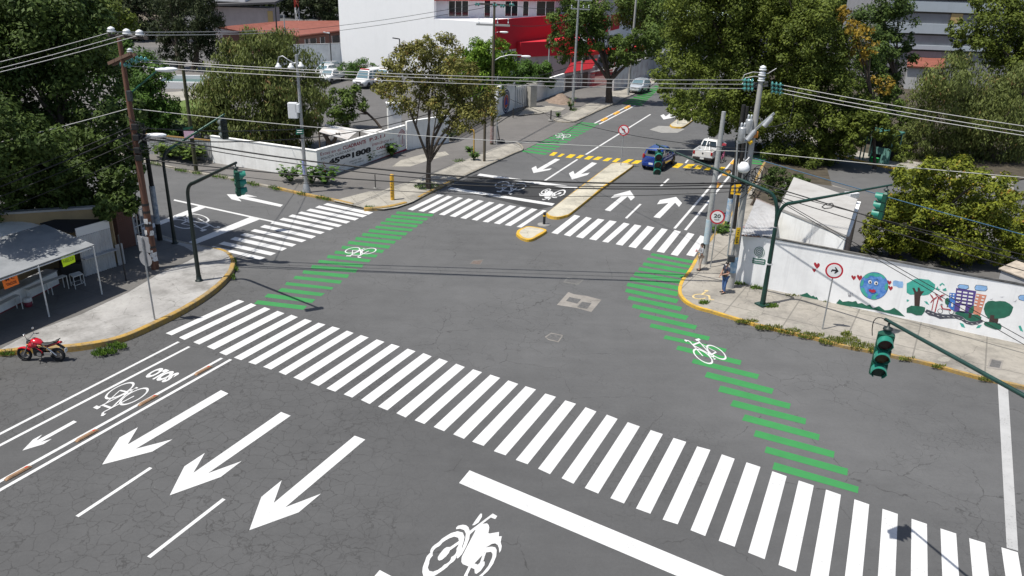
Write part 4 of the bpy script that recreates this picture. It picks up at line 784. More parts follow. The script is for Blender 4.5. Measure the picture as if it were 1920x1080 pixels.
for i, (x, y, h, s, lab) in enumerate(((889, 300, 0.8, 0.4, 'weedy sapling at the yellow bent pipe'), (1070, 206, 1.4, 0.5, 'weeds around the foot of the slim metal pole'), (880, 285, 0.5, 0.5, 'low bush at the driveway'), (845, 262, 1.0, 0.7, 'bush beside the white gate'), (1046, 219, 0.5, 0.35, 'tiny bush on the far pavement tip'), (1350, 436, 0.6, 0.8, 'grass clump at the kerb behind the speed sign'))):
    plant('weed', lab, G(x, y, 0.12), h, s, 40, LM['shrub'], 0.2, 80 + i, cat='weed', group='weeds on the pavements')
# grass along the kerbs: nobody could count the blades
def grass(name, spots, mat, n=60, h=0.16, seed=1):
    rg = np.random.default_rng(seed); P = []
    for x, y, rx, ry, k in spots:
        m = int(n * k); a = rg.random(m) * 6.283; q = np.sqrt(rg.random(m))
        for i in range(m): P.append(tuple(G(x + rx * q[i] * math.cos(a[i]), y + ry * q[i] * math.sin(a[i]), 0.10)))
    P = np.array(P); m = len(P); d = rg.normal(size=(m, 3)) * 0.5; d[:, 2] = 1; d /= np.linalg.norm(d, axis=1)[:, None]
    hh = h * (0.5 + rg.random(m))[:, None]; a = rg.random(m) * 6.28; w = np.stack([np.cos(a), np.sin(a), a * 0], 1) * 0.022
    V = np.stack([P - w, P + w, P + w * 0.4 + d * hh, P - w * 0.4 + d * hh], 1).reshape(-1, 3)
    o = leaf_obj(name, V, np.repeat(rg.random(m), 4), mat, None); return tag(o, kind='stuff')
GR = leaf_mat('grass_blades', (0.05, 0.08, 0.012), (0.19, 0.22, 0.04), 0.2, dead=(0.32, 0.26, 0.11)); GR2 = leaf_mat('green_grass_blades', (0.03, 0.075, 0.01), (0.16, 0.26, 0.04), 0.2)
sp = [(x, y, 9, 2.2, 1) for x, y in ((284, 306), (297, 309), (336, 319), (345, 321), (369, 325), (405, 331), (420, 333), (442, 338), (470, 344), (478, 347), (512, 352), (520, 355), (566, 364), (600, 371), (612, 374))] + [(694, 390, 10, 3, 1.5), (440, 492, 3, 6, 1), (443, 505, 4, 4, .8), (438, 520, 3, 5, .6)]
sp += [(200, 660, 20, 5, 3), (222, 650, 18, 5, 2.5), (185, 664, 14, 4, 1.5), (15, 664, 16, 3, 1)]
grass('grass', sp, GR2, 90, 0.14)
sp = [(1400, 604, 22, 3, 3), (1440, 615, 25, 4, 4), (1480, 622, 22, 5, 3), (1520, 630, 25, 5, 4), (1560, 640, 25, 7, 5), (1590, 640, 22, 8, 5), (1615, 650, 22, 6, 4), (1640, 656, 14, 5, 2), (1586, 628, 10, 5, 2), (1700, 674, 16, 2, 1), (1760, 688, 14, 2.5, 1), (1850, 712, 16, 2.5, 1.2), (1560, 566, 16, 2.5, 1.2), (1490, 555, 20, 2, 1), (1360, 430, 0.1, 0.1, .1)]
grass('grass', sp, GR, 110, 0.11, 3)
grass('grass', [(1390, 533, 16, 2.5, 2), (1420, 541, 14, 3, 2), (1445, 575, 14, 4, 3), (1320, 569, 9, 3, 2), (1352, 432, 16, 8, 5), (800, 350, 24, 7, 6), (890, 292, 10, 4, 1.5), (860, 302, 12, 3, 1), (1075, 206, 7, 3, 1.5)], GR2, 110, 0.13, 4)
grass('grass', [(330, 215, 60, 14, 26), (400, 222, 40, 14, 16)], GR2, 130, 0.14, 9)
# ------------------------------------------------------------------ walls and buildings
WHITEWALL = wall_mat('white_wash', (0.84, 0.84, 0.82), 0.35, (0.36, 0.35, 0.33))
MURALWALL = wall_mat('mural_white', (0.80, 0.805, 0.81), 0.4, (0.50, 0.50, 0.51))
CLEAN = wall_mat('clean_white_wall', (0.88, 0.88, 0.88), 0.08, (0.55, 0.55, 0.56))
REDW = wall_mat('red_facade', (0.52, 0.012, 0.026), 0.1, (0.28, 0.01, 0.02), False)
GREYW = wall_mat('grey_wall', (0.42, 0.42, 0.42), 0.4)
PINKW = wall_mat('pinkish_wall', (0.42, 0.36, 0.35), 0.35)
BRICK_ = NB('brick'); _b = BRICK_.n.new('ShaderNodeTexBrick'); _b.inputs['Scale'].default_value = 4; _b.inputs['Color1'].default_value = (0.12, 0.042, 0.028, 1); _b.inputs['Color2'].default_value = (0.16, 0.058, 0.04, 1); _b.inputs['Mortar'].default_value = (0.2, 0.17, 0.15, 1)
BRICK_.l.new(BRICK_.map(rot=(math.pi / 2, 0, 0)), _b.inputs['Vector']); BRICK = BRICK_.out(_b.outputs['Color'], 0.9)
GLASS = M('dark_window_glass', (0.015, 0.018, 0.022), 0.08, spec=0.6); DARK = M('dark_inside', (0.012, 0.012, 0.013), 0.9)
FRAMEW = M('white_frame', (0.7, 0.7, 0.7), 0.5)
TILE_ = NB('red_roofing'); _n = TILE_.noise(1.2, 4).outputs['Fac']; TILE = TILE_.out(TILE_.mix(TILE_.rng(_n, 0.35, 0.7), (0.185, 0.055, 0.036), (0.24, 0.078, 0.052)), 0.85)
SHEET = wall_mat('white_sheet_metal', (0.60, 0.60, 0.60), 0.4, (0.25, 0.22, 0.2))
SHEETG = wall_mat('grey_sheet_metal', (0.40, 0.41, 0.42), 0.5, (0.14, 0.12, 0.11))
RED = M('red_lettering', (0.30, 0.012, 0.03), 0.8, var=0.3, scale=9); BLACK = M('black_lettering', (0.015, 0.015, 0.017), 0.8); GREYL = M('grey_lettering', (0.30, 0.30, 0.32), 0.8)
CAMV = Vector((0, 0, CAMH))
def nrm(A, B):                               # horizontal normal of a wall line, turned to the camera
    d = Vector((B.x - A.x, B.y - A.y, 0)).normalized(); n = Vector((-d.y, d.x, 0))
    if n.dot(CAMV - A) < 0: n = -n
    return n
def slab(mb, A, B, z0, z1, t=0.2, mi=0, out=0.0):    # wall between ground points, face on the A-B line, thickness away from the camera
    n = nrm(A, B); q = [A + n * out, B + n * out, B - n * t, A - n * t]
    return mb.prism([(p.x, p.y) for p in q], z0, z1, mi, bottom=True)
def wall(name, label, cat, A, B, h, t=0.2, mat=None, cap=0.0, z0=0.0, capmat=None, parent=None, group=None):
    A, B = Vector(A), Vector(B)
    if cap or parent is not None or True:
        r_ = parent or thing(name, label, cat, (A.x, A.y, z0), group=group)
        r_['_w'] = (A.x, A.y, z0) if parent is None else r_['_w']
        slab(MB(), A, B, z0, z0 + h, t).build('wall_body', mat or WHITEWALL, r_)
        if cap: slab(MB(), A, B, z0 + h, z0 + h + cap, t + 0.04, 0, 0.04).build('coping', capmat or mat or WHITEWALL, r_)
    return r_
class Pl:                                    # drawing on a wall plane from places of the photograph
    def __init__(s, A, B, out=0.004):
        s.A, s.B = Vector(A), Vector(B); s.n = nrm(s.A, s.B); s.k = 0; s.o = out
        d = (s.B - s.A); d.z = 0; s.x = d.normalized(); 
        if s.n.dot(s.x.cross(Vector((0, 0, 1)))) < 0: s.x = -s.x
    def p(s, x, y, k=0): return onwall(s.A, s.B, x, y) + s.n * (s.o + 0.0025 * k)
    def poly(s, mb, pts, mi=0, k=0):
        P = [s.p(x, y, k) for x, y in pts]
        a = (sum(((P[i] - P[0]).cross(P[(i + 1) % len(P)] - P[0]) for i in range(1, len(P) - 1)), Vector())).dot(s.n)
        mb.poly(P if a > 0 else P[::-1], mi)
    def disc(s, mb, c, r, mi=0, k=0, ry=None, n=28, world=False):
        C = c if world else s.p(c[0], c[1], k); C = C + (s.n * 0.0025 * k if world else Vector()); ry = ry or r
        mb.poly([C + s.x * r * math.cos(6.28318 * i / n) + Vector((0, 0, 1)) * ry * math.sin(6.28318 * i / n) for i in range(n)], mi)
    def stroke(s, mb, pts, w, mi=0, k=0):
        P = [s.p(x, y, k) for x, y in pts]
        for i in range(len(P) - 1):
            d = (P[i + 1] - P[i]).normalized(); c = s.n.cross(d) * w / 2
            q = [P[i] + c, P[i] - c, P[i + 1] - c, P[i + 1] + c]; q = [v + s.n * 0.0004 * i for v in q]; mb.poly(q, mi)
    def text(s, mb, t, lb, rb, lt, mi=0, k=0, bold=0.0):
        a, b, c = s.p(*lb, k), s.p(*rb, k), s.p(*lt, k); X = b - a; h = (c - a).z
        put_text(mb, t, (a + b) / 2 + Vector((0, 0, h / 2)), X.normalized(), Vector((0, 0, 1)), 1, mi, bold, fit=(X.length, h))
# --- painted telephone wall, two wings
PC, PLf, PR = G(597, 336, 0.12), G(400, 305, 0.12), G(762, 281.5, 0.12)
wall('boundary_wall', 'plain white rain stained wall facing the side street', 'wall', PLf, PC, 2.12, 0.2, WHITEWALL, 0.05, 0.12)
pw = wall('painted_wall', 'white wall painted with the big telephone number', 'wall', PC + Vector((0.02, 0.05, 0)), PR, 2.16, 0.2, WHITEWALL, 0.04, 0.12)
P_ = Pl(PC, PR); z7 = lambda x, y: (570 + x / 7.2, 220 + y / 7.2)
for t_, a, b, c, mi, bo in (('Estas en el', (222, 520), (490, 452), (222, 478), 0, 0.0), ('CUADRANTE', (525, 442), (838, 347), (525, 390), 0, 0.03), ('P.2.1.i', (885, 328), (1095, 262), (885, 283), 0, 0.02), ('POLICIA CUADRANTE', (232, 580), (685, 442), (232, 548), 1, 0.0),
                            ('45991808', (330, 655), (905, 470), (330, 572), 1, 0.06), ('EMERGENCIA 911', (922, 390), (1205, 310), (922, 357), 0, 0.0), ('CARE', (978, 443), (1103, 407), (978, 405), 0, 0.04), ('53471527', (1138, 397), (1258, 357), (1138, 366), 1, 0.0),
                            ('UNIDOS POR', (612, 613), (778, 562), (612, 593), 1, 0.0), ('TU SEGURIDAD', (645, 637), (803, 590), (645, 618), 1, 0.0), ('AZCAPOTZALCO', (303, 748), (552, 672), (303, 716), 2, 0.0), ('DE CUADRANTE', (960, 542), (1097, 495), (960, 526), 1, 0.0)):
    mb = MB(); P_.text(mb, t_, z7(*a), z7(*b), z7(*c), 0, 1, bo); mb.build('lettering', (RED, BLACK, GREYL)[mi], pw)
mb = MB(); P_.stroke(mb, [z7(272, 600), z7(262, 625), z7(272, 650), z7(295, 662)], 0.07); P_.poly(mb, [z7(245, 722), z7(295, 708), z7(297, 745), z7(248, 758)]); P_.stroke(mb, [z7(1265, 240), z7(1320, 160), z7(1362, 200)], 0.06, 0, 1); P_.stroke(mb, [z7(1265, 262), z7(1322, 182), z7(1362, 220)], 0.06, 0, 2); P_.stroke(mb, [z7(1280, 270), z7(1322, 204), z7(1355, 238)], 0.05, 0, 3)
P_.stroke(mb, [z7(1308, 300), z7(1308, 395), z7(1350, 380), z7(1348, 290)], 0.05, 0, 4); P_.stroke(mb, [z7(1328, 240), z7(1328, 362)], 0.07, 0, 5); mb.build('painted_phone_box', RED, pw)
mb = MB(); P_.stroke(mb, [z7(297, 697), z7(552, 626)], 0.03); P_.stroke(mb, [z7(1283, 265), z7(1285, 410), z7(1272, 445)], 0.04); P_.stroke(mb, [z7(1000, 475), z7(1110, 440)], 0.025); mb.build('painted_lines', BLACK, pw)
mb = MB(); P_.poly(mb, [z7(330, 800), z7(760, 650), z7(960, 575), z7(1385, 420), z7(1385, 450), z7(960, 600), z7(760, 672), z7(330, 815)]); mb.build('red_base_band', RED, pw)
# gate wall, pillar and dark railing beside it
wall('block_wall', 'white block wall with gate behind the street tree stem', 'wall', G(764, 281, 0.12), G(842, 267, 0.12), 2.4, 0.2, WHITEWALL, 0.08, 0.12)
q = G(740, 245, 0.12); t = thing('gate_pillar', 'white square pillar standing in the yard behind the painted wall', 'pillar', q); MB().rbox(q + Vector((0, 0, 1.3)), (1.3, 0.7, 2.6), 0.3).build('shaft', WHITEWALL, t); MB().rbox(q + Vector((0, 0, 2.66)), (1.5, 0.9, 0.12), 0.3).build('cap', WHITEWALL, t)
fa, fb = G(846, 266, 0.12), G(928, 222, 0.12); t = thing('dark_fence', 'dark metal railing in the shade of the street trees', 'fence', fa); fd = fb - fa
mb = MB()
for i in range(46): p = fa + fd * (i / 45); mb.box(p + Vector((0, 0, 1.1)), (0.05, 0.05, 2.2))
mb.build('bars', M('black_iron', (0.02, 0.02, 0.022), 0.6), t); mb = MB(); mb.tube([fa + Vector((0, 0, 2.1)), fb + Vector((0, 0, 2.1))], 0.05); mb.tube([fa + Vector((0, 0, 0.3)), fb + Vector((0, 0, 0.3))], 0.05); mb.build('rails', M('black_iron'), t)
# emblem wall
ea, eb = G(932, 219.6, 0.12), G(964.5, 204, 0.12); ew = wall('emblem_wall', 'white wall with a round blue and orange emblem', 'wall', ea, eb, 3.1, 0.3, WHITEWALL, 0.06, 0.12)
E_ = Pl(ea, eb); C = E_.p(949, 190); NAVY = M('navy_paint', (0.018, 0.022, 0.09), 0.7); ORG = M('orange_red_paint', (0.42, 0.06, 0.03), 0.7); BLUE2 = M('blue_paint', (0.02, 0.05, 0.32), 0.7)
mb = MB(); E_.disc(mb, C, 1.28, 0, 1, 1.28, world=True); E_.disc(mb, C, 1.12, 1, 2, world=True); E_.disc(mb, C, 1.05, 0, 3, world=True); E_.disc(mb, C, 0.78, 1, 4, world=True); E_.disc(mb, C, 0.72, 2, 5, world=True)
mb.poly([C + E_.n * 0.018 + E_.x * a + Vector((0, 0, b)) for a, b in ((-0.5, -0.36), (0.5, -0.36), (0, 0.52))], 3); mb.build('emblem', [NAVY, M('white_emblem', (0.7, 0.7, 0.7), 0.7), ORG, BLUE2], ew)
for k in range(14):
    a = k / 14 * 2 * math.pi; 
mb = MB()
for ch, a in zip('PROTECCION', np.linspace(2.75, 0.4, 10)):
    c = C + E_.n * 0.012 + (E_.x * math.cos(a) + Vector((0, 0, math.sin(a)))) * 0.915; put_text(mb, ch, c, E_.x * math.sin(a) - Vector((0, 0, math.cos(a))), E_.x * math.cos(a) + Vector((0, 0, math.sin(a))), 0.24)
for ch, a in zip('CIVIL', np.linspace(-2.3, -0.85, 5)):
    c = C + E_.n * 0.012 + (E_.x * math.cos(a) + Vector((0, 0, math.sin(a)))) * 0.915; put_text(mb, ch, c, -E_.x * math.sin(a) + Vector((0, 0, math.cos(a))), -E_.x * math.cos(a) - Vector((0, 0, math.sin(a))), 0.24)
mb.build('emblem_lettering', M('white_emblem'), ew)
ga, gb_ = G(965.5, 204, 0.12), G(986, 199, 0.12); gt = thing('panel_gate', 'white ribbed panel gate between emblem wall and concrete pillar', 'gate', ga)
slab(MB(), ga, gb_, 0.15, 2.55, 0.08).build('panel', WHITEWALL, gt); mb = MB()
for i in range(7): p = ga.lerp(gb_, i / 6) + nrm(ga, gb_) * 0.05; mb.box(p + Vector((0, 0, 1.25)), (0.08, 0.08, 2.5))
mb.build('ribs', GREYW, gt)
q = G(996.5, 200, 0.12); t = thing('concrete_pillar', 'thick grey concrete pillar with flat cap beside the panel gate', 'pillar', q); MB().rbox(q + Vector((0, 0, 1.25)), (0.85, 0.85, 2.5), 0.5).build('shaft', M('raw_concrete', (0.36, 0.345, 0.31), 0.9, var=0.15, scale=2), t); MB().rbox(q + Vector((0, 0, 2.56)), (1.0, 1.0, 0.12), 0.5).build('cap', M('raw_concrete'), t)
wall('street_wall', 'long white wall behind the heap of earth', 'wall', G(1001, 192, 0.1), G(1057, 171.5, 0.1), 2.25, 0.25, WHITEWALL, 0.06, 0.1)
# heap of earth
hp = G(1052, 190, 0.1); k = NB('heap_earth'); HE = k.out(k.mix(k.rng(k.noise(3, 5, 0.7).outputs['Fac'], 0.3, 0.7), (0.15, 0.11, 0.085), (0.27, 0.205, 0.16)), 0.95, k.noise(6, 4).outputs['Fac'], 0.6, 0.05)
rg = random.Random(5); mb = MB(); secs = []
for i in range(9):
    f = i / 8; rr = 1.75 * (1 - f) ** 0.8; secs.append([(hp.x + math.cos(a / 22 * 6.283) * rr * (1 + rg.uniform(-.12, .12)) * 1.0, hp.y + math.sin(a / 22 * 6.283) * rr * 1.5 * (1 + rg.uniform(-.12, .12)), hp.z + 0.95 * f ** 1.1 + rg.uniform(-.05, .05) * f) for a in range(22)])
mb.loft(secs); tag(mb.build('earth_heap', HE, None, hp), 'heap of brown rubble and earth on the far pavement', 'heap')
# --- white and red building
bl = thing('clinic_building', 'big white and red building with a blank white side', 'building', G(926, 157, 0.1))
L0, C0 = G(641, 132, 0.1), G(926, 157, 0.1); S8 = onwall(L0, C0, 814, 35.5); S8.z = 0.1; S1 = G(1036, 134.9, 0.1); R1 = G(1036, 136.4, 0.1); R2 = G(1157, 94, 0.1)
back = Vector((0.25, 1, 0)).normalized() * 22
zw = 8.1
MB().prism([(p.x, p.y) for p in (L0, S8, S8 + back, L0 + back)], 0, 16.5).build('wall', CLEAN, bl)
MB().prism([(p.x, p.y) for p in (S8 + Vector((0.01, 0, 0)), C0, R1, R2, R2 + back, S8 + back + Vector((0.01, 0, 0)))], 0, zw - 0.003).build('lower_wall', CLEAN, bl)
S8r = S8 + back.normalized() * 0.9
MB().prism([(p.x, p.y) for p in (S8r + Vector((.02, 0, 0)), S1, R2 + Vector((-2, 0, 0)), R2 + back, S8 + back + Vector((.02, 0, 0)))], zw, zw + 3.4).build('upper_floor', M('pale_grey_render', (0.50, 0.50, 0.54), 0.85, var=0.06), bl)
mb = MB(); slab(mb, S8 + Vector((0.03, 0, 0)), S1 + Vector((0, -0.6, 0)), zw + 2.35, zw + 8, 0.5); slab(mb, S1 + Vector((0, -0.6, 0)), R2, zw + 2.35, zw + 8, 0.4); mb.build('red_upper_band', REDW, bl)
mb = MB(); slab(mb, C0, R1, 4.4, zw + 0.35, 0.15, 0, 0.12); slab(mb, R1, R2, 4.2, zw + 0.35, 0.15, 0, 0.12); mb.build('red_panel', REDW, bl)
U_ = Pl(S8r, S1, 0.03)
for x0, y0, x1, y1, n in ((147, 48, 280, 122, 3), (387, 50, 427, 143, 1), (527, 48, 612, 122, 2), (648, 50, 685, 120, 1), (740, 45, 860, 118, 2)):
    a = U_.p(800 + x0 / 3.6, y0 / 3.6); b = U_.p(800 + x1 / 3.6, y1 / 3.6); dx = (b - a); dx.z = 0; h = 2.1 if y1 < 140 else 2.6; zb = zw + 0.22 if y1 < 140 else zw + 0.06
    q0 = Vector((a.x, a.y, zb)); mb = MB(); up = Vector((0, 0, h)); mb.sheetbox([q0, q0 + dx, q0 + dx + up, q0 + up], 0.04); w_ = mb.build('window', GLASS, bl)
    mb = MB()
    for i in range(n + 1): p = q0 + dx * (i / n) + U_.n * 0.03; mb.box(p + up / 2, (0.09, 0.09, h + 0.1))
    for zz_ in (0, h): mb.tube([q0 + Vector((0, 0, zz_)) + U_.n * 0.03, q0 + dx + Vector((0, 0, zz_)) + U_.n * 0.03], 0.05, 4)
    mb.build('window_frame', FRAMEW, w_)
# red entrance part in front
e0, e1 = G(973, 151, 0.1), G(1112, 141, 0.1); eb2 = Vector((0.2, 1, 0)) * 6
et = thing('entrance_hall', 'lower pinkish entrance hall with red fascia below the red facade', 'building', e0)
MB().prism([(p.x, p.y) for p in (e0, e1, e1 + eb2, e0 + eb2)], 0, 3.3).build('wall', PINKW, et); mb = MB(); slab(mb, e0, e1, 3.3, 5.3, 5, 0, 0.15); mb.build('fascia', REDW, et)
E2 = Pl(e0, e1, 0.02)
for x0, x1, y0, y1 in ((1066, 1074, 112, 138), (1080, 1088, 112, 138), (1094, 1102, 112, 138)):
    mb = MB(); a, b = E2.p(x0, 140), E2.p(x1, 140); mb.sheetbox([Vector((a.x, a.y, 0.2)), Vector((b.x, b.y, 0.2)), Vector((b.x, b.y, 2.9)), Vector((a.x, a.y, 2.9))], 0.05); mb.build('window', GLASS, et)
ca_, cb_ = G(1066, 148, 0.1), G(1203, 133, 0.1); cd = cb_ - ca_
cn = thing('red_canopy', 'long flat red canopy over the clinic entrance', 'canopy', ca_); MB().prism([(p.x, p.y) for p in (ca_, cb_, cb_ + Vector((1, 4, 0)), ca_ + Vector((1, 4, 0)))], 3.2, 3.75, bottom=True).build('slab', M('bright_red', (0.62, 0.02, 0.02), 0.6), cn)
mb = MB()
for f in (0.02, 0.3, 0.6, 0.98): p = ca_ + cd * f + Vector((0, 0.2, 0)); MB().cyl(p, p + Vector((0, 0, 3.2)), 0.09, n=8).build('column', M('red_steel', (0.40, 0.015, 0.02), 0.5), cn)
ra, rb = G(1058, 171, 0.1), G(1104, 160, 0.1); kb = thing('ticket_booth', 'small booth with sloping red roof beside the long white wall', 'booth', ra)
MB().prism([(p.x, p.y) for p in (ra, rb, rb + Vector((1, 3, 0)), ra + Vector((1, 3, 0)))], 0, 2.35).build('wall', PINKW, kb)
MB().sheetbox([Vector((ra.x - .2, ra.y - .3, 2.36)), Vector((rb.x + .2, rb.y - .3, 2.36)), Vector((rb.x + 1.2, rb.y + 3.2, 3.3)), Vector((ra.x + .8, ra.y + 3.2, 3.3))], 0.12).build('roof', M('red_sheet', (0.42, 0.02, 0.025), 0.5), kb)
B_ = Pl(ra, rb, 0.02)
for x0, x1 in ((1060, 1070), (1091, 1100)):
    mb = MB(); a, b = B_.p(x0, 172), B_.p(x1, 169); mb.sheetbox([Vector((a.x, a.y, 0.1)), Vector((b.x, b.y, 0.1)), Vector((b.x, b.y, 2.0)), Vector((a.x, a.y, 2.0))], 0.04); mb.build('door', M('brown_door', (0.10, 0.075, 0.06), 0.8), kb)
# red railing in front of the clinic
ra, rb = G(1106, 164, 0.1), G(1168, 152, 0.1); rt = thing('red_railing', 'red railing with white tips under the canopy', 'railing', ra); mb = MB(); mw = MB()
for i in range(34): p = ra.lerp(rb, i / 33); mb.box(p + Vector((0, 0, 1.0)), (0.05, 0.05, 2.0)); mw.box(p + Vector((0, 0, 2.08)), (0.07, 0.07, 0.14))
mb.tube([ra + Vector((0, 0, 1.8)), rb + Vector((0, 0, 1.8))], 0.05); mb.build('bars', M('red_steel'), rt); mw.build('tips', FRAMEW, rt)
# pylon sign with a red cross
q = at(1090, 140, 108); q.z = 0.1; ps = thing('pylon_sign', 'tall white sign board with a red cross among the leaves', 'sign', q)
zt, zb = at(1090, 34, 108).z, at(1090, 90, 108).z; MB().box((q.x, q.y, (zt + zb) / 2), (1.05, 0.25, zt - zb)).build('board', FRAMEW, ps)
mb = MB(); cz = at(1090, 56, 108).z; mb.box((q.x, q.y - 0.14, cz), (0.34, 0.03, 1.5)); mb.box((q.x, q.y - 0.145, cz), (0.95, 0.03, 0.42)); mb.build('cross', M('cross_red', (0.55, 0.01, 0.015), 0.6), ps)
mb = MB()
for yy in (38, 43, 78, 82, 86): mb.box((q.x, q.y - 0.14, at(1090, yy, 108).z), (0.8, 0.03, 0.17))
mb.build('black_marks', BLACK, ps); MB().cyl(q, (q.x, q.y, zb), 0.14).build('post', M('grey_steel', (0.34, 0.35, 0.36), 0.5, 0.3), ps)
q0 = G(1117, 108, 0.1); q1 = G(1158, 94, 0.1); mb = MB(); gs = thing('grey_billboard', 'grey framed board at the end of the red facade', 'board', q0); a, b = at(1131, 30, 140), at(1158, 26, 142); mb.sheetbox([a, b, b + Vector((0, 0, 5)), a + Vector((0, 0, 5))], 0.2); mb.build('panel', wall_mat('grey_board', (0.38, 0.38, 0.39), 0.4), gs); MB().box(((a.x + b.x) / 2, (a.y + b.y) / 2 + 0.5, a.z / 2), (0.4, 0.3, a.z)).build('post', M('grey_steel'), gs)
# far walls
wall('graffiti_wall', 'grey scribbled wall beside the silver car', 'wall', G(1150, 171, 0.1), G(1264, 125, 0.1), 3.0, 0.3, wall_mat('scribbled_grey', (0.52, 0.52, 0.525), 0.6, (0.22, 0.14, 0.16)), 0, 0.1)
q0, q1 = G(1212, 128, 0.1), G(1290, 118, 0.1); wb = thing('white_house', 'plain white house at the end of the road', 'house', q0); MB().prism([(p.x, p.y) for p in (q0, q1, q1 + Vector((4, 12, 0)), q0 + Vector((4, 12, 0)))], 0, 5.2).build('wall', CLEAN, wb); MB().prism([(p.x, p.y) for p in (q0 + Vector((-.3, -.3, 0)), q1 + Vector((.3, -.3, 0)), q1 + Vector((4.3, 12, 0)), q0 + Vector((3.7, 12, 0)))], 5.2, 5.45, bottom=True).build('roof', GREYW, wb)
q0 = at(1262, 60, 150); wb = thing('green_roof_hall', 'long hall with pale green roof at the top of the road', 'hall', (q0.x, 150, 0)); MB().box((q0.x + 9, 155, 2.8), (19, 9, 5.6)).build('wall', GREYW, wb); MB().sheetbox([(q0.x - 1, 149.5, 5.7), (q0.x + 19, 149.5, 6.2), (q0.x + 19, 160.5, 8.2), (q0.x - 1, 160.5, 7.7)], 0.2).build('roof', M('pale_green_sheet', (0.36, 0.44, 0.40), 0.5, var=0.1), wb)
wall('boundary_wall', 'high white wall behind the parked patrol cars', 'wall', G(500, 139, 0.12), G(641, 131.6, 0.12), 3.75, 0.25, WHITEWALL, 0.1, 0.12, GREYW)
# red roof school
t = thing('red_roof_house', 'low brick house with a wide red roof', 'house', G(560, 69.5, 0)); rf = [G(560, 69.5, 3.4), G(690, 54, 3.4), G(690, 41, 4.4), G(533, 41, 4.4), G(408, 53, 4.2), G(452, 61.3, 3.4)]
mb = MB(); c = sum(rf, Vector()) / 6; mb.sheetbox([p for p in rf][::-1], -0.25); mb.build('roof', TILE, t)
ins = [p.lerp(c, 0.05) for p in rf]; mb = MB(); mb.prism([(p.x, p.y) for p in ins], 0, 3.3); mb.build('wall', BRICK, t)
Rr = Pl(Vector((ins[0].x, ins[0].y, 0)), Vector((ins[1].x, ins[1].y, 0)), 0.03)
for x0, x1 in ((571, 577), (580, 592), (600, 608), (622, 636)):
    mb = MB(); a, b = Rr.p(x0, 70), Rr.p(x1, 70); mb.sheetbox([Vector((a.x, a.y, 1.3)), Vector((b.x, b.y, 1.3)), Vector((b.x, b.y, 2.9)), Vector((a.x, a.y, 2.9))], 0.04); f_ = mb.build('window', GLASS, t)
    mb = MB(); mb.box((a.x, a.y, 2.1), (0.1, 0.1, 1.6)); mb.box((b.x, b.y, 2.1), (0.1, 0.1, 1.6)); mb.build('window_frame', FRAMEW, f_)
# grey shed
q0 = at(398, 45, 155); t = thing('grey_shed', 'long pinkish grey shed with dark roof edge at the top', 'shed', (q0.x, 155, 0)); zt = at(450, 14, 155).z; w_ = at(508, 40, 155).x - q0.x
MB().box((q0.x + w_ / 2, 158, zt / 2), (w_, 6, zt)).build('wall', PINKW, t); MB().sheetbox([(q0.x - 1, 153.6, zt), (q0.x + w_ + 1.5, 153.6, zt + 0.9), (q0.x + w_ + 1.5, 163, zt + 1.6), (q0.x - 1, 163, zt + 0.9)], 0.35).build('roof', M('dark_roof_edge', (0.07, 0.068, 0.07), 0.8), t)
MB().box((q0.x + w_ + 0.02, 154.9, zt * 0.62), (0.9, 0.4, zt * 0.62)).build('end_panel', M('tan_panel', (0.45, 0.32, 0.14), 0.8), t)
MB().box((q0.x + 3.5, 158, zt + 1.4), (6, 5, 0.9)).build('roof_box', SHEET, t)
# lattice mast
q0 = at(559, 60, 165); q0.z = 0; t = thing('lattice_mast', 'thin red and white lattice mast at the top edge', 'mast', q0)
for k in range(8):
    mb = MB(); z0 = k * 3.0
    for a in range(3):
        p = [Vector((q0.x + 0.45 * math.cos(a * 2.094 + b), q0.y + 0.45 * math.sin(a * 2.094 + b), z)) for b, z in ((0, z0), (0, z0 + 3), (2.094, z0 + 1.5), (0, z0 + 3))]
        mb.tube(p[:2], 0.07, 4); mb.tube([p[0], p[2]], 0.045, 4); mb.tube([p[2], p[3]], 0.045, 4)
    mb.build('mast_section', M('mast_red', (0.45, 0.05, 0.03), 0.6) if k % 2 == 0 else FRAMEW, t)
# striped building, right top
t = thing('striped_building', 'long building with pale blue and grey bands behind the trees', 'building', (58, 124, 0)); A, B = Vector((54, 122, 0)), Vector((100, 119, 0)); V_ = lambda y: onwall(A, B, 1720, y).z
PB = wall_mat('pale_blue_panel', (0.40, 0.45, 0.49), 0.15); DGW = wall_mat('dusky_grey', (0.25, 0.25, 0.26), 0.3)
MB().prism([(p.x, p.y) for p in (A, B, B + Vector((0, 16, 0)), A + Vector((0, 16, 0)))], 0, 14).build('wall', DGW, t)
for y0, y1 in ((-18, -4), (2, 21), (43.5, 62), (84, 92)):
    mb = MB(); slab(mb, A, B, V_(y1), V_(y0), 0.3, 0, 0.35); mb.build('pale_band', PB, t)
    mb = MB(); slab(mb, A, B, V_(y1 + 3.5), V_(y1) - 0.02, 0.2, 0, 0.06); mb.build('window_strip', GLASS, t)
mb = MB(); slab(mb, A + Vector((9, -.6, 0)), A + Vector((10.6, -.7, 0)), V_(42), V_(23), 0.5, 0, 0.2); mb.build('tan_pier', M('tan_panel'), t)
t = thing('red_roof_house', 'small house with red roof seen between the dark trees', 'house', (43, 99, 0)); a = [G(1700, 126, 3.2), G(1770, 130, 3.2), G(1775, 94, 5.0), G(1704, 93, 5.0)]; MB().sheetbox(a, 0.2).build('roof', TILE, t); c = sum(a, Vector()) / 4; MB().prism([(p.lerp(c, .08).x, p.lerp(c, .08).y) for p in a], 0, 3.15).build('wall', GREYW, t)
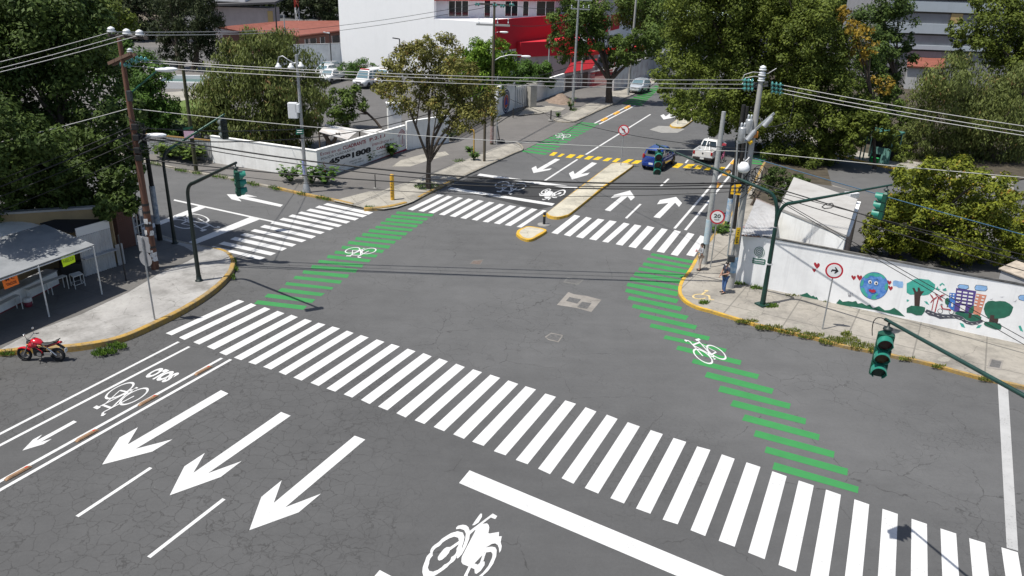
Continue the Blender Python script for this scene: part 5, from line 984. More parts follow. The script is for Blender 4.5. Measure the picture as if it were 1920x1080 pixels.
# teal kiosk
q0 = G(1611, 299, 0.13); q1 = G(1664, 309, 0.13); d = (q1 - q0); n = -nrm(q0, q1); t = thing('teal_kiosk', 'shady teal kiosk at the far kerb under the trees', 'kiosk', q0)
TEAL = M('teal_paint', (0.045, 0.16, 0.135), 0.6, var=0.2, scale=2); mb = MB()
for f in (0, 0.12, 0.36, 1.0):
    for s_ in (0, 2.0): p = q0 + d * f + n * s_; MB().box(p + Vector((0, 0, 1.3)), (0.09, 0.09, 2.6)).build('post', TEAL, t)
MB().prism([(p.x, p.y) for p in (q0 - d * .05 - n * .4, q1 + d * .05 - n * .4, q1 + d * .05 + n * 2.3, q0 - d * .05 + n * 2.3)], 2.6, 2.75, bottom=True).build('roof', TEAL, t)
mb = MB(); slab(mb, q0 + d * 0.4, q1, 0.9, 1.5, 0.06); slab(mb, q0 + d * 0.72, q1, 0.0, 0.9, 0.06); mb.build('front_panel', M('light_teal', (0.13, 0.29, 0.25), 0.7, var=0.15), t); MB().prism([(p.x, p.y) for p in (q0 + n * 1.9, q1 + n * 1.9, q1 + n * 2.0, q0 + n * 2.0)], 0, 2.6).build('back_wall', DARK, t)
for f, lab in ((0.46, 'green bucket on the left under the teal kiosk counter'), (0.62, 'brighter green bucket on the right under the teal kiosk counter')):
    p = q0 + d * f - n * 0.05; mb = MB(); mb.lathe([(0.0, 0.01), (0.15, 0.01), (0.2, 0.42), (0.215, 0.43), (0.19, 0.43), (0.14, 0.05), (0, 0.05)], p, 14); t2 = tag(mb.build('bucket', M('green_plastic', (0.02, 0.38, 0.10), 0.4), None, p), lab, 'bucket', 'green buckets')
# guard house behind the mural
t = thing('guard_house', 'white house with flat pale roof behind the mural wall', 'house', (15, 39.5, 0.1)); zr = 3.35
rc = [G(1461, 394, zr), G(1586, 446, zr), G(1607, 378, zr + 0.25), G(1488, 336, zr + 0.25)]; c = sum(rc, Vector()) / 4
k = NB('corrugated_white_roof'); wv = k.n.new('ShaderNodeTexWave'); wv.inputs['Scale'].default_value = 1.6; k.l.new(k.map(rot=(0, 0, math.radians(-24)), src=k.pos), wv.inputs['Vector']); st = k.noise(0.9, 5, 0.7).outputs['Fac']
CR = k.out(k.mix(k.rng(st, 0.45, 0.75, 0, 0.5), (0.40, 0.39, 0.37), (0.22, 0.20, 0.18)), 0.7, wv.outputs['Fac'], 0.35, 0.03)
mb = MB(); mb.sheetbox(rc[::-1] if (rc[1] - rc[0]).cross(rc[2] - rc[0]).z < 0 else rc, 0.14); mb.build('roof', CR, t)
ins = [p.lerp(c, 0.012) for p in rc]; MB().prism([(p.x, p.y) for p in ins], 0.1, zr - 0.03).build('wall', WHITEWALL, t)
# gutter wall right of it
wa, wb2 = G(1590, 447, 2.9), G(1613, 378, 3.1); wa.z = wb2.z = 0; wall('gutter_wall', 'narrow wall with rusty gutter right of the guard house roof', 'wall', wa, wb2, 2.9, 0.35, M('rusty_wall', (0.33, 0.24, 0.19), 0.9, var=0.4, scale=2), 0.1, 0.1, WHITEWALL)
q = G(1596, 369, 3.5); MB(); t = thing('water_tank', 'small white box on the corner of the guard house roof', 'tank', q); MB().rbox(q + Vector((0, 0, 0.12)), (0.7, 0.5, 0.3), 0.4).build('box', FRAMEW, t)
# corrugated awning over the gate left of it
aw = [G(1389, 441, 2.85), G(1454, 446, 2.85), G(1456, 389, 3.25), G(1418, 373, 3.25)]; t = thing('corrugated_awning', 'broken corrugated white awning left of the guard house', 'awning', aw[0]); mb = MB(); N = 22
for i in range(N):
    a0, a1 = aw[0].lerp(aw[1], i / N), aw[0].lerp(aw[1], (i + 1) / N); b0, b1 = aw[3].lerp(aw[2], i / N), aw[3].lerp(aw[2], (i + 1) / N); m0, m1 = (a0 + a1) / 2 + Vector((0, 0, .07)), (b0 + b1) / 2 + Vector((0, 0, .07)); sh = (a0 - b0).normalized() * random.uniform(0, 0.22)
    mb.add([a0 + sh, m0 + sh, m1, b0], [(0, 1, 2, 3)]); mb.add([m0 + sh, a1 + sh, b1, m1], [(0, 1, 2, 3)])
mb.build('sheet', SHEET, t); mb = MB()
for p in aw: mb.cyl((p.x, p.y, 0.1), p, 0.05, n=6)
mb.tube([aw[0], aw[1]], 0.05); mb.tube([aw[3], aw[2]], 0.05); mb.build('frame', M('rusty_steel', (0.16, 0.09, 0.06), 0.8), t)
# --- mural wall
MA, MBp = Vector((11.87, 38.70, 0)), Vector((23.42, 32.07, 0)); md = (MBp - MA).normalized(); MA2 = MA - md * 0.1; ME = MBp + md * 9
mw = wall('mural_wall', 'long white wall with the painted globe and town', 'wall', MA2, ME, 2.74, 0.22, MURALWALL, 0.0, 0.12)
mb = MB(); slab(mb, MA2, ME, 2.862, 2.9, 0.24, 0, 0.02); mb.build('dark_top', M('mossy_top', (0.10, 0.095, 0.085), 0.95, var=0.5, scale=3), mw)
mu = Pl(MA, MBp, 0.004); s1 = lambda x, y: (1480 + x / 7.2, 470 + y / 7.2); s2 = lambda x, y: (1700 + x / 7.2, 500 + y / 7.2)
def pm(n, r, g, b): return M(n, (r, g, b), 0.75, var=0.18, scale=5)
TG, DG, BR, PU, SB, CB, OR, GY, RD, SL = pm('mural_teal', .05, .36, .29), pm('mural_dark_green', .015, .12, .075), pm('mural_brown', .05, .028, .024), pm('mural_purple', .085, .055, .23), pm('mural_sky', .24, .42, .68), pm('mural_blue', .05, .17, .50), pm('mural_salmon', .60, .24, .16), pm('mural_asphalt', .06, .065, .085), pm('mural_red', .36, .018, .03), pm('mural_line', .03, .03, .035)
def motif(name, items, f):
    mb = MB(); mats = []
    for kk, (mt, pts) in enumerate(items):
        if mt not in mats: mats.append(mt)
        mu.poly(mb, [f(*p) for p in pts], mats.index(mt), kk + 1)
    return mb.build(name, mats, mw)
def ov(cx, cy, rx, ry, n=22, rot=0): return [(cx + rx * math.cos(6.283 * i / n) * math.cos(rot) - ry * math.sin(6.283 * i / n) * math.sin(rot), cy + rx * math.cos(6.283 * i / n) * math.sin(rot) + ry * math.sin(6.283 * i / n) * math.cos(rot)) for i in range(n)]
def heart(cx, cy, s, sk=0.2): return [(cx + s * x, cy + s * y + s * x * sk) for x, y in ((0, -.45), (.35, -.95), (.8, -.9), (1, -.4), (.7, .2), (0, 1), (-.7, .2), (-1, -.4), (-.8, -.9), (-.35, -.95))]
W_ = M('mural_white_paint', (0.75, 0.75, 0.74), 0.75); PINK = pm('mural_lips', .40, .02, .05)
GLB = NB('mural_globe_blue'); GB = GLB.out(GLB.mix(GLB.rng(GLB.noise(5, 5, 0.7).outputs['Fac'], 0.35, 0.7), (0.03, 0.14, 0.46), (0.16, 0.33, 0.66)), 0.75)
motif('painted_globe', [(SL, ov(1144, 474, 193, 186, 36)), (GB, ov(1144, 474, 189, 182, 36)), (TG, [(1005,345),(1060,308),(1140,296),(1230,312),(1290,352),(1280,385),(1235,345),(1170,352),(1120,340),(1090,335),(1060,370),(1020,372)]), (TG, [(962,430),(1000,385),(1005,440),(985,480),(960,478)]), (TG, [(968,500),(1010,500),(1030,560),(1062,595),(1050,628),(1000,590),(972,545)]), (TG, [(1105,650),(1115,605),(1150,590),(1190,570),(1202,590),(1165,615),(1180,650),(1140,658)]), (TG, [(1285,480),(1310,435),(1330,450),(1332,490),(1315,535),(1290,520)]),
    (W_, ov(1090, 420, 24, 26)), (W_, ov(1172, 437, 26, 26)), (SL, ov(1093, 424, 12, 15)), (SL, ov(1175, 440, 12, 15)), (SL, [(1055,395),(1085,378),(1125,388),(1085,386)]), (SL, [(1150,385),(1190,385),(1215,405),(1188,392)]), (PINK, [(1068,525),(1095,515),(1115,525),(1140,515),(1175,542),(1150,562),(1115,562),(1085,545)])], s1)
for nm, cx, cy, s in (('a', 372, 203, 42), ('b', 335, 266, 26), ('c', 868, 366, 32), ('d', 948, 366, 38), ('e', 1350, 432, 30), ('f', 1366, 508, 32)):
    motif('painted_heart', [(RD, heart(cx, cy, s))], s1)
motif('painted_cloud', [(SB, [(1395,440),(1405,405),(1440,400),(1490,415),(1530,415),(1540,450),(1530,500),(1480,500),(1440,478),(1402,475)])], s1)
motif('painted_paw', [(GREYL, ov(816, 607, 24, 18)), (GREYL, ov(795, 580, 6, 9)), (GREYL, ov(824, 574, 6, 9)), (GREYL, ov(850, 580, 6, 9)), (GREYL, ov(858, 604, 6, 7))], s1)
motif('painted_hills', [(DG, [(138,598),(205,580),(240,566),(270,595),(300,615),(325,605),(350,630),(370,622),(392,660),(300,650),(200,625)])], s1)
motif('painted_hills', [(DG, [(632,710),(680,655),(720,690),(800,680),(850,690),(900,678),(925,715),(980,705),(1040,740),(1090,728),(1130,775),(1210,748),(1290,805),(1360,800),(1415,770),(1480,815),(1562,890),(1400,860),(1150,800),(900,762),(720,740)])], s1)
motif('painted_tree', [(TG, [(0,350),(0,225),(60,195),(110,165),(180,160),(240,170),(300,175),(340,205),(385,240),(380,300),(330,350),(290,378),(230,388),(170,385),(100,375),(50,378)]), (BR, [(75,285),(105,285),(130,335),(150,330),(148,282),(172,280),(190,330),(238,330),(185,400),(172,560),(105,558),(102,350)]), (DG, [(0,560),(60,525),(130,530),(200,535),(250,550),(245,600),(205,655),(130,655),(60,625),(0,620)])], s2)
motif('painted_wind_turbine', [(RD, [(365,430),(375,432),(345,592),(332,590)]), (RD, [(425,405),(440,408),(388,615),(374,612)]), (RD, [(310,365),(345,390),(370,440),(350,432)]), (RD, [(365,440),(335,480),(315,488),(345,445)]), (RD, [(360,432),(400,405),(412,412),(375,442)]), (RD, [(370,350),(400,365),(440,412),(418,405)]), (RD, [(430,410),(470,380),(530,368),(450,415)]), (RD, [(425,408),(470,430),(495,468),(445,435)])], s2)
motif('painted_building', [(CB, [(578,352),(662,358),(640,610),(560,540)]), (W_, [(585,365),(605,367),(603,385),(583,383)]), (W_, [(625,368),(645,370),(643,388),(623,386)]), (W_, [(583,400),(603,402),(601,420),(581,418)]), (W_, [(622,405),(642,407),(640,425),(620,423)]), (W_, [(605,480),(630,484),(625,540),(600,535)])], s2)
motif('painted_building', [(PU, [(668,288),(940,330),(880,640),(640,605)])] + [(W_, [(x0 - j * 6, 322 + j * 45 + i * 12), (x0 + 58 - j * 6, 330 + j * 45 + i * 12), (x0 + 55 - j * 6, 352 + j * 45 + i * 12), (x0 - 3 - j * 6, 344 + j * 45 + i * 12)]) for j in range(4) for i, x0 in enumerate((684, 764, 842))] + [(W_, [(725,515),(798,525),(785,600),(715,590)])], s2)
motif('painted_building', [(OR, [(940,362),(1080,385),(990,665),(885,630)])] + [(W_, [(x0 - j * 11, 378 + j * 42 + i * 18), (x0 + 34 - j * 11, 384 + j * 42 + i * 18), (x0 + 30 - j * 11, 403 + j * 42 + i * 18), (x0 - 4 - j * 11, 397 + j * 42 + i * 18)]) for j in range(4) for i, x0 in enumerate((945, 1018))], s2)
motif('painted_road', [(GY, [(245,610),(270,575),(330,595),(400,625),(470,640),(560,645),(660,645),(750,675),(800,725),(860,745),(930,740),(1000,715),(1025,720),(1028,745),(960,780),(870,788),(800,770),(740,725),(660,700),(560,700),(450,705),(380,675),(300,655)])] + [(W_, [(a, b), (a + 30, b + 8), (a + 29, b + 13), (a - 1, b + 5)]) for a, b in ((280,612),(340,628),(410,652),(480,665),(550,668),(620,672),(690,685),(745,705),(800,745),(870,762),(940,752))], s2)
motif('painted_bush', [(DG, [(640,625),(700,595),(760,600),(820,615),(880,645),(960,645),(1010,680),(1005,715),(930,738),(860,740),(800,715),(750,672),(680,648)]), (BR, [(842,628),(880,630),(868,692),(832,690)]), (DG, [(905,515),(910,580),(895,630),(832,615),(850,560)])], s2)
motif('painted_bicycle', [(SL, ov(452, 600, 36, 34, 20)), (W_, ov(452, 600, 28, 27, 20)), (SL, ov(605, 610, 36, 34, 20)), (W_, ov(605, 610, 28, 27, 20)), (RD, [(460,525),(478,520),(490,560),(590,572),(600,600),(588,600),(580,585),(478,570)]), (SL, [(440,520),(470,500),(498,512),(465,512)])], s2)
motif('painted_tree', [(DG, ov(550, 468, 34, 48)), (BR, [(545,515),(556,515),(560,545),(542,545)])], s2)
motif('painted_tree', [(DG, [(1060,500),(1100,465),(1160,458),(1200,468),(1260,462),(1330,468),(1390,500),(1440,545),(1420,610),(1390,660),(1320,690),(1250,700),(1180,700),(1100,695),(1060,640),(1040,570)]), (BR, [(1130,650),(1185,655),(1180,700),(1240,700),(1230,760),(1110,745)]), (DG, [(1040,770),(1060,740),(1130,745),(1200,760),(1260,765),(1284,800),(1270,845),(1200,848),(1120,820),(1060,795)])], s2)
for c_ in ([(690,262),(720,240),(770,245),(830,255),(838,285),(800,302),(740,295),(700,285)], [(920,285),(940,250),(1000,252),(1080,265),(1088,300),(1060,325),(990,322),(930,310)], [(1508,410),(1540,385),(1590,385),(1600,460),(1560,455),(1520,440)]): motif('painted_cloud', [(SL, [( (x - 5) if x < sum(q[0] for q in c_) / len(c_) else x + 5, (y - 5) if y < sum(q[1] for q in c_) / len(c_) else y + 5) for x, y in c_]), (SB, c_)], s2)
for c_ in (((0, 440), (35, 450), (20, 470), (0, 470)), ((235, 465), (275, 470), (305, 515), (265, 500)), ((715, 755), (765, 770), (790, 825), (740, 810)), ((935, 830), (965, 790), (1015, 785), (985, 825)), ((1508, 800), (1540, 795), (1575, 880), (1530, 860))): motif('painted_leaf', [(TG, c_)], s2)
motif('painted_arrows', [(TG, [(440,245),(480,215),(515,245),(505,255),(480,235),(455,262)]), (TG, [(385,300),(425,262),(420,290),(455,305),(430,315)]), (TG, [(480,310),(530,285),(540,325),(500,325)])], s2)
motif('painted_bird', [(GREYL, [(1115,440),(1150,438),(1170,428),(1150,446)]), (GREYL, [(1250,405),(1285,408),(1325,402),(1290,414)]), (GREYL, [(1435,470),(1465,465),(1490,442),(1472,472)])], s2)
# green spiral emblem at the left end of the mural wall
mb = MB(); zs = lambda x, y: (1290 + x / 4.32, 330 + y / 4.32); P = [zs(576 + r_ * math.cos(a), 614 + r_ * 1.0 * math.sin(a)) for r_, a in [(4 + 44 * i / 60, 0.35 * i) for i in range(60)]]
mu.stroke(mb, P, 0.03, 0, 1); mu.stroke(mb, [zs(525, 668), zs(625, 680), zs(620, 715), zs(520, 700)], 0.06, 0, 3); mu.stroke(mb, [zs(520, 685), zs(620, 698)], 0.05, 0, 5); mu.stroke(mb, [zs(530, 660), zs(526, 705)], 0.05, 0, 7); mb.build('painted_spiral', DG, mw)
# rusty roof sheet behind the right end of the mural wall
a = [G(1872, 505, 2.2), G(1925, 525, 2.2), G(1990, 520, 2.4), G(1905, 490, 2.4)]; t = thing('shed_roof', 'weathered low shed roof behind the mural at the right edge', 'shed', (a[0].x, a[0].y, 0.1)); MB().sheetbox(a, 0.06).build('roof', M('weathered_boards', (0.36, 0.31, 0.25), 0.9, var=0.35, scale=2.5), t); MB().prism([(p.lerp(a[2], .05).x, p.lerp(a[2], .05).y) for p in a], 0.1, 2.15).build('wall', GREYW, t)
# --- street food stall
zr = 2.66; r0, r1 = G(177, 460.5, zr), G(0, 523.3, zr); d = (r1 - r0).normalized(); r1 = r0 + d * 12; b0, b1 = G(83, 422, zr + 0.35), G(0, 446.7, zr + 0.35); b1 = b0 + (b1 - b0).normalized() * 9
st = thing('food_stall', 'food stall with a broad grey tin roof and white counter', 'stall', (r0.x, r0.y, 0.13))
k = NB('stall_tin'); s_ = k.noise(0.7, 5, 0.7).outputs['Fac']; TIN = k.out(k.mix(k.rng(s_, 0.4, 0.75), (0.26, 0.27, 0.28), (0.17, 0.18, 0.19)), 0.55, k.noise(3, 2).outputs['Fac'], 0.15, 0.03)
rr = [r0, b0, b1, r1]; mb = MB(); mb.sheetbox(rr if (rr[1] - rr[0]).cross(rr[2] - rr[0]).z > 0 else rr[::-1], 0.05); mb.build('roof', TIN, st)
WS = M('white_steel', (0.62, 0.62, 0.60), 0.5, var=0.15, scale=6)
for a, b in (((192, 554.4), (176, 461)), ((93, 596.7), (66.7, 501)), ((-20, 640), (-50, 545))):
    p = G(*a, 0.13); MB().cyl(p, Vector((p.x, p.y, zr - 0.01)), 0.035, n=8).build('post', WS, st)
mb = MB(); q = [Vector((p.x, p.y, zr - 0.06)) for p in (r0 + d * 0.2, r1)]; mb.tube(q, 0.03); q2 = [r0 + (b0 - r0) * 0.05 - Vector((0, 0, .05)), b0 - Vector((0, 0, .06))]; mb.tube(q2, 0.03); mb.build('roof_frame', WS, st)
c0, c1 = G(112, 536, 0.13), G(0, 592, 0.13); cd = (c1 - c0).normalized(); cn = nrm(c0, c1); c1 = c0 + cd * 9; mb = MB(); slab(mb, c0, c1, 0.25, 0.92, 0.5); mb.build('counter', WHITEWALL, st); mb = MB(); slab(mb, c0, c1, 0.13, 0.25, 0.45, 0, 0.02); mb.build('red_plinth', M('dark_red_paint', (0.22, 0.02, 0.025), 0.7), st); mb = MB(); slab(mb, c0, c1, 0.922, 0.97, 0.6, 0, 0.06); mb.build('counter_top', SHEETG, st)
mb = MB(); slab(mb, c0 - cn * 1.8, c1 - cn * 1.8, 0.13, 2.6, 0.1); mb.build('back_wall', M('stall_back', (0.10, 0.095, 0.09), 0.9, var=0.3), st)
def frame_table(name, label, a, b, w, h, legs, mat=WS, cat='table', grp=None):
    t = thing(name, label, cat, a, group=grp); dd = (b - a).normalized(); nn = Vector((-dd.y, dd.x, 0)) * w
    mb = MB(); mb.prism([(p.x, p.y) for p in (a, b, b + nn, a + nn)], h - 0.03, h, bottom=True); mb.build('table_top', mat, t)
    for f in legs:
        for s in (0, 1): p = a.lerp(b, f) + nn * s; MB().cyl((p.x, p.y, 0.13), (p.x, p.y, h - 0.03), 0.025, n=6).build('leg', mat, t)
    return t
z6 = lambda x, y, z=0.13: G(x / 4.5, 380 + y / 4.5, z)
frame_table('steel_table', 'long narrow white steel table in front of the stall', z6(590, 735), z6(225, 880) + (z6(590, 735) - z6(225, 880)) * 0.12, -0.3, 0.88, (0.02, 0.45, 0.98), grp='tables in front of the stall')
frame_table('steel_table', 'white steel table cut by the left edge of the picture', z6(205, 905), z6(205, 905) + cd * 3, -0.3, 0.88, (0.02, 0.5, 0.98), grp='tables in front of the stall')
t = thing('bar_stool', 'square white steel stool beside the corrugated fence', 'stool', z6(680, 725)); a, b, c, e = z6(640, 742), z6(722, 712), z6(690, 690), z6(605, 715); mb = MB(); mb.prism([(p.x, p.y) for p in (a, b, c, e)], 0.80, 0.84, bottom=True); mb.build('seat', WS, t)
for p in (a, b, c, e): MB().cyl((p.x, p.y, 0.13), (p.x, p.y, 0.8), 0.022, n=6).build('leg', WS, t)
mb = MB(); mb.tube([Vector((p.x, p.y, 0.38)) for p in (a, b, c, e, a)], 0.016, 5); mb.build('stretcher', WS, t)
p = z6(245, 885); t = thing('cooler_bucket', 'dark red cooler bucket with white lid by the steel table', 'bucket', p); MB().lathe([(0, 0), (0.15, 0), (0.18, 0.32), (0, 0.32)], p, 14).build('body', M('maroon_plastic', (0.20, 0.02, 0.04), 0.5), t); MB().lathe([(0.19, 0.32), (0.19, 0.44), (0.16, 0.5), (0, 0.5)], p, 14).build('lid', WS, t)
p = z6(625, 650); t = thing('black_grill', 'black covered grill box at the end of the stall counter', 'grill', p); MB().rbox(p + Vector((0, 0, 0.62)), (0.95, 0.6, 0.6), 0.5).build('box', M('black_cover', (0.012, 0.012, 0.013), 0.6), t); mb = MB()
for sx in (-.4, .4):
    for sy in (-.22, .22): mb.cyl(p + Vector((sx, sy, 0)), p + Vector((sx, sy, 0.35)), 0.02, n=6)
mb.build('legs', M('black_iron'), t)
def hung_sign(label, px4, mat, lines, txtmat=BLACK):
    # sheet hanging from the roof edge line
    e = Vector((r0.x, r0.y, 0)); f = Vector((r1.x, r1.y, 0)); off = nrm(e, f) * -0.12; P = [onwall(e + off, f + off, *p) for p in px4]; t = thing('hanging_sign', label, 'sign', P[0], group='paper signs under the stall roof')
    mb = MB(); mb.sheetbox(P, 0.012); mb.build('sheet', mat, t); X = (P[1] - P[0]).normalized(); Y = (P[0] - P[3]).normalized(); n = X.cross(Y); n = n if n.dot(CAMV - P[0]) > 0 else -n
    O = sum(P, Vector()) / 4 + n * 0.02; W2, H2 = (P[1] - P[0]).length, (P[0] - P[3]).length; mb = MB()
    for s, dx, dy, w, h in lines: put_text(mb, s, O + X * dx * W2 + Y * dy * H2, X, Y, 1, 0, 0.02, fit=(w * W2, h * H2))
    mb.build('lettering', txtmat, t)
NEO = M('neon_yellow', (0.66, 0.90, 0.01), 0.7); NEO2 = M('neon_orange', (0.95, 0.20, 0.02), 0.7)
hung_sign('neon yellow paper sign hanging from the stall roof', [(114, 483), (139, 474.5), (141.5, 491), (119, 501)], NEO, [('HIELOS', 0, 0, 0.8, 0.34)], M('olive_ink', (0.30, 0.40, 0.02), 0.8))
hung_sign('neon orange paper sign hanging from the stall roof', [(3, 524), (31, 514), (36.5, 532), (9, 543)], NEO2, [('M C', 0, 0.3, 0.6, 0.24), ('TACOS', 0, -0.15, 0.7, 0.26)], M('brown_ink', (0.16, 0.04, 0.02), 0.8))
# corrugated fence behind the stall end
def corrug(t, A, B, z0, z1, n, mat, name='sheet', amp=0.09):
    nn = nrm(A, B); mb = MB(); P = []
    for i in range(2 * n + 1): P.append(A.lerp(B, i / (2 * n)) + nn * (amp if i % 2 else 0))
    vs = [(p.x, p.y, z0) for p in P] + [(p.x, p.y, z1) for p in P]; m = len(P); mb.add(vs, [(i, i + 1, m + i + 1, m + i) for i in range(m - 1)])
    vs2 = [(p.x - nn.x * .02, p.y - nn.y * .02, z0) for p in P] + [(p.x - nn.x * .02, p.y - nn.y * .02, z1) for p in P]; mb.add(vs2, [(i + 1, i, m + i, m + i + 1) for i in range(m - 1)]); return mb.build(name, mat, t)
fa, fb = G(159, 521, 0.13), G(219, 501, 0.13); t = thing('corrugated_fence', 'tall white corrugated shutter with a folding shelf', 'fence', fa); corrug(t, fa, fb, 0.15, 2.3, 13, SHEET); mb = MB(); nn = nrm(fa, fb); slab(mb, fa, fb, 1.15, 1.2, 0.0, 0, 0.35); mb.build('shelf', SHEETG, t); mb = MB(); slab(mb, fa, fb, 2.3, 2.75, 0.05, 0, 0.01); mb.build('top_panel', FRAMEW, t)
fa2, fb2 = G(223, 500, 0.13), G(236, 496, 0.13); t = thing('corrugated_fence', 'narrow low white corrugated panel beside the brick pier', 'fence', fa2); corrug(t, fa2, fb2, 0.15, 1.35, 4, SHEET)
p = G(237, 529, 0.13); t = thing('thin_post', 'thin dark post in front of the corrugated shutter', 'post', p); MB().cyl(p, p + Vector((0, 0, 2.5)), 0.035, n=7).build('shaft', M('black_iron'), t); MB().cyl(p, p + Vector((0, 0, .05)), 0.1, n=8).build('foot', M('black_iron'), t)
# dark lean-to roof, ochre wall, vaulted roof, brick pier
a, b = G(150, 470, 1.6), G(205, 430, 2.4); t = thing('lean_to_roof', 'black tarred lean-to roof behind the corrugated shutter', 'roof', (fa.x - .5, fa.y + .6, 0.13)); o_ = -nn
MB().sheetbox([Vector((fa.x, fa.y, 2.55)) + o_ * .1 - (fb - fa) * .15, Vector((fb.x, fb.y, 2.55)) + o_ * .1, Vector((fb.x, fb.y, 2.75)) + o_ * 2.0, Vector((fa.x, fa.y, 2.75)) + o_ * 2.0 - (fb - fa) * .3], 0.06).build('roof', M('tar_roof', (0.02, 0.02, 0.021), 0.9), t); mb = MB()
for q in (fa + o_ * 1.9, fb + o_ * 1.9): MB().cyl((q.x, q.y, 0.13), (q.x, q.y, 2.74), 0.05).build('post', M('black_iron'), t)
OCH = wall_mat('ochre_wall', (0.36, 0.27, 0.15), 0.6, (0.20, 0.15, 0.10))
wa = G(60, 400, 3.2); wb2 = G(205, 391, 3.2); wa.z = wb2.z = 0.13; wa = wa + (wa - wb2) * 1.2; t = wall('ochre_wall', 'ochre plastered house wall under the huge dark tree', 'wall', wa, wb2, 3.1, 0.3, OCH, 0.1, 0.13, GREYW)
v0, v1 = G(-5, 448, 2.9), G(50, 410, 3.2); t = thing('vaulted_roof', 'white curved roof of a small house at the left edge', 'roof', (v0.x, v0.y, 0.13)); ax = (v1 - v0); ax.z = 0; ax.normalize(); sd = Vector((-ax.y, ax.x, 0)); mb = MB(); secs = []
for s in (-3, 3.0):
    secs.append([v0 + ax * (s + 1.5) + sd * (math.cos(a) * 1.5 + 1.4) + Vector((0, 0, math.sin(a) * .55 - 0.6)) for a in np.linspace(0, math.pi, 12)])
mb.loft(secs, closed=False, cap=False); mb.build('vault', WHITEWALL, t); MB().prism([((v0 + ax * s + sd * q).x, (v0 + ax * s + sd * q).y) for s, q in ((-1.5, -.15), (4.4, -.15), (4.4, 2.95), (-1.5, 2.95))], 0.13, 2.45).build('wall', OCH, t)
pa, pb = G(228, 470, 0.13), G(256, 462, 0.13); t = thing('brick_pier', 'red brick house corner in the shade beside the wooden pole', 'brick wall', pa); mb = MB(); slab(mb, pa, pb, 0.13, 2.6, 2.5); mb.build('wall_body', BRICK, t); mb = MB(); slab(mb, pa, pb, 2.603, 2.66, 2.5, 0, 0.03); mb.build('coping', M('mossy_top'), t)
pe = pb + (pb - pa).normalized() * 0.05; pq = pe + Vector((0.25, 1.1, 0)); t = thing('white_railing', 'white barred gate behind the wooden pole', 'railing', pe); mb = MB()
for i in range(5): p = pe.lerp(pq, i / 4); mb.box(p + Vector((0, 0, 1.0)), (0.04, 0.04, 2.0))
for z in (0.25, 1.1, 1.95): mb.tube([pe + Vector((0, 0, z)), pq + Vector((0, 0, z))], 0.03, 5)
mb.build('bars', FRAMEW, t)
# sheet fence by the garden, yard shed with rusty white roof, tool shelter
fa, fb = G(276, 288, 0.12), G(399, 301, 0.12); t = thing('sheet_fence', 'low pale sheet metal fence left of the white wall', 'fence', fa); corrug(t, fa, fb, 0.12, 1.7, 40, SHEETG, 'sheet', 0.04); mb = MB(); slab(mb, fa, fb, 1.7, 1.8, 0.06, 0, 0.04); mb.build('top_rail', M('ochre_rail', (0.33, 0.20, 0.07), 0.8), t)
t = thing('yard_shed', 'open yard shed with a bent white tin roof', 'shed', G(640, 296, 0.13)); zr2 = 2.5
a = [at(651, 263, 62.5), at(598, 248, 61.5), at(610, 234, 66), at(674, 244, 67)]; MB().sheetbox(a[::-1], 0.05).build('roof', wall_mat('rusty_white_tin', (0.66, 0.65, 0.63), 0.7, (0.30, 0.22, 0.16), False), t)
b = [at(694, 251, 65), at(678, 246, 65), at(672, 243, 67.5), at(718, 241.5, 67.5)]; MB().sheetbox(b, 0.05).build('side_roof', wall_mat('rusty_white_tin2', (0.66, 0.65, 0.63), 0.7, (0.30, 0.22, 0.16), False), t)
mb = MB()
for p in a + b[:1] + b[3:]: MB().cyl((p.x, p.y, 0.13), p, 0.06, n=6).build('post', M('old_wood', (0.09, 0.065, 0.045), 0.9), t)
c = sum(a, Vector()) / 4
q = G(612, 290, 0.13); mb = MB(); t = thing('pollarded_trunk', 'cut off forked tree trunk beside the yard shed', 'tree stump', G(624, 300, 0.13)); tb = G(624, 300, 0.13); Yt = tb.y
mb.tube([tb, at(622, 275, Yt), at(612, 258, Yt), at(605, 248, Yt)], [0.24, 0.2, 0.17, 0.14], 8); mb.tube([at(621, 272, Yt), at(628, 262, Yt), at(632, 250, Yt)], [0.17, 0.15, 0.13], 8); mb.tube([at(630, 256, Yt), at(637, 250, Yt)], [0.11, 0.09], 7); mb.tube([at(612, 258, Yt), at(618, 250, Yt)], [0.1, 0.09], 7); mb.build('trunk', BARK, t)
# garden fountain wall seen through the gap of the trees
p = G(338, 166, 0.13); t = thing('garden_basin', 'low white garden basin in the park behind the lawn', 'basin', p); mb = MB(); mb.box(p + Vector((0, 0, .4)), (7, 0.4, 0.8), 0.1); mb.box(p + Vector((-3.4, 3, .4)), (0.4, 6, 0.8), 0.1); mb.box(p + Vector((3.4, 3, .4)), (0.4, 6, 0.8), 0.1); mb.box(p + Vector((0.3, 6, .4)), (7, 0.4, 0.8), 0.1); mb.build('rim', FRAMEW, t); MB().box(p + Vector((0.1, 3, 0.2)), (6.4, 5.6, 0.3), 0.1).build('water', M('basin_water', (0.05, 0.12, 0.10), 0.1), t)
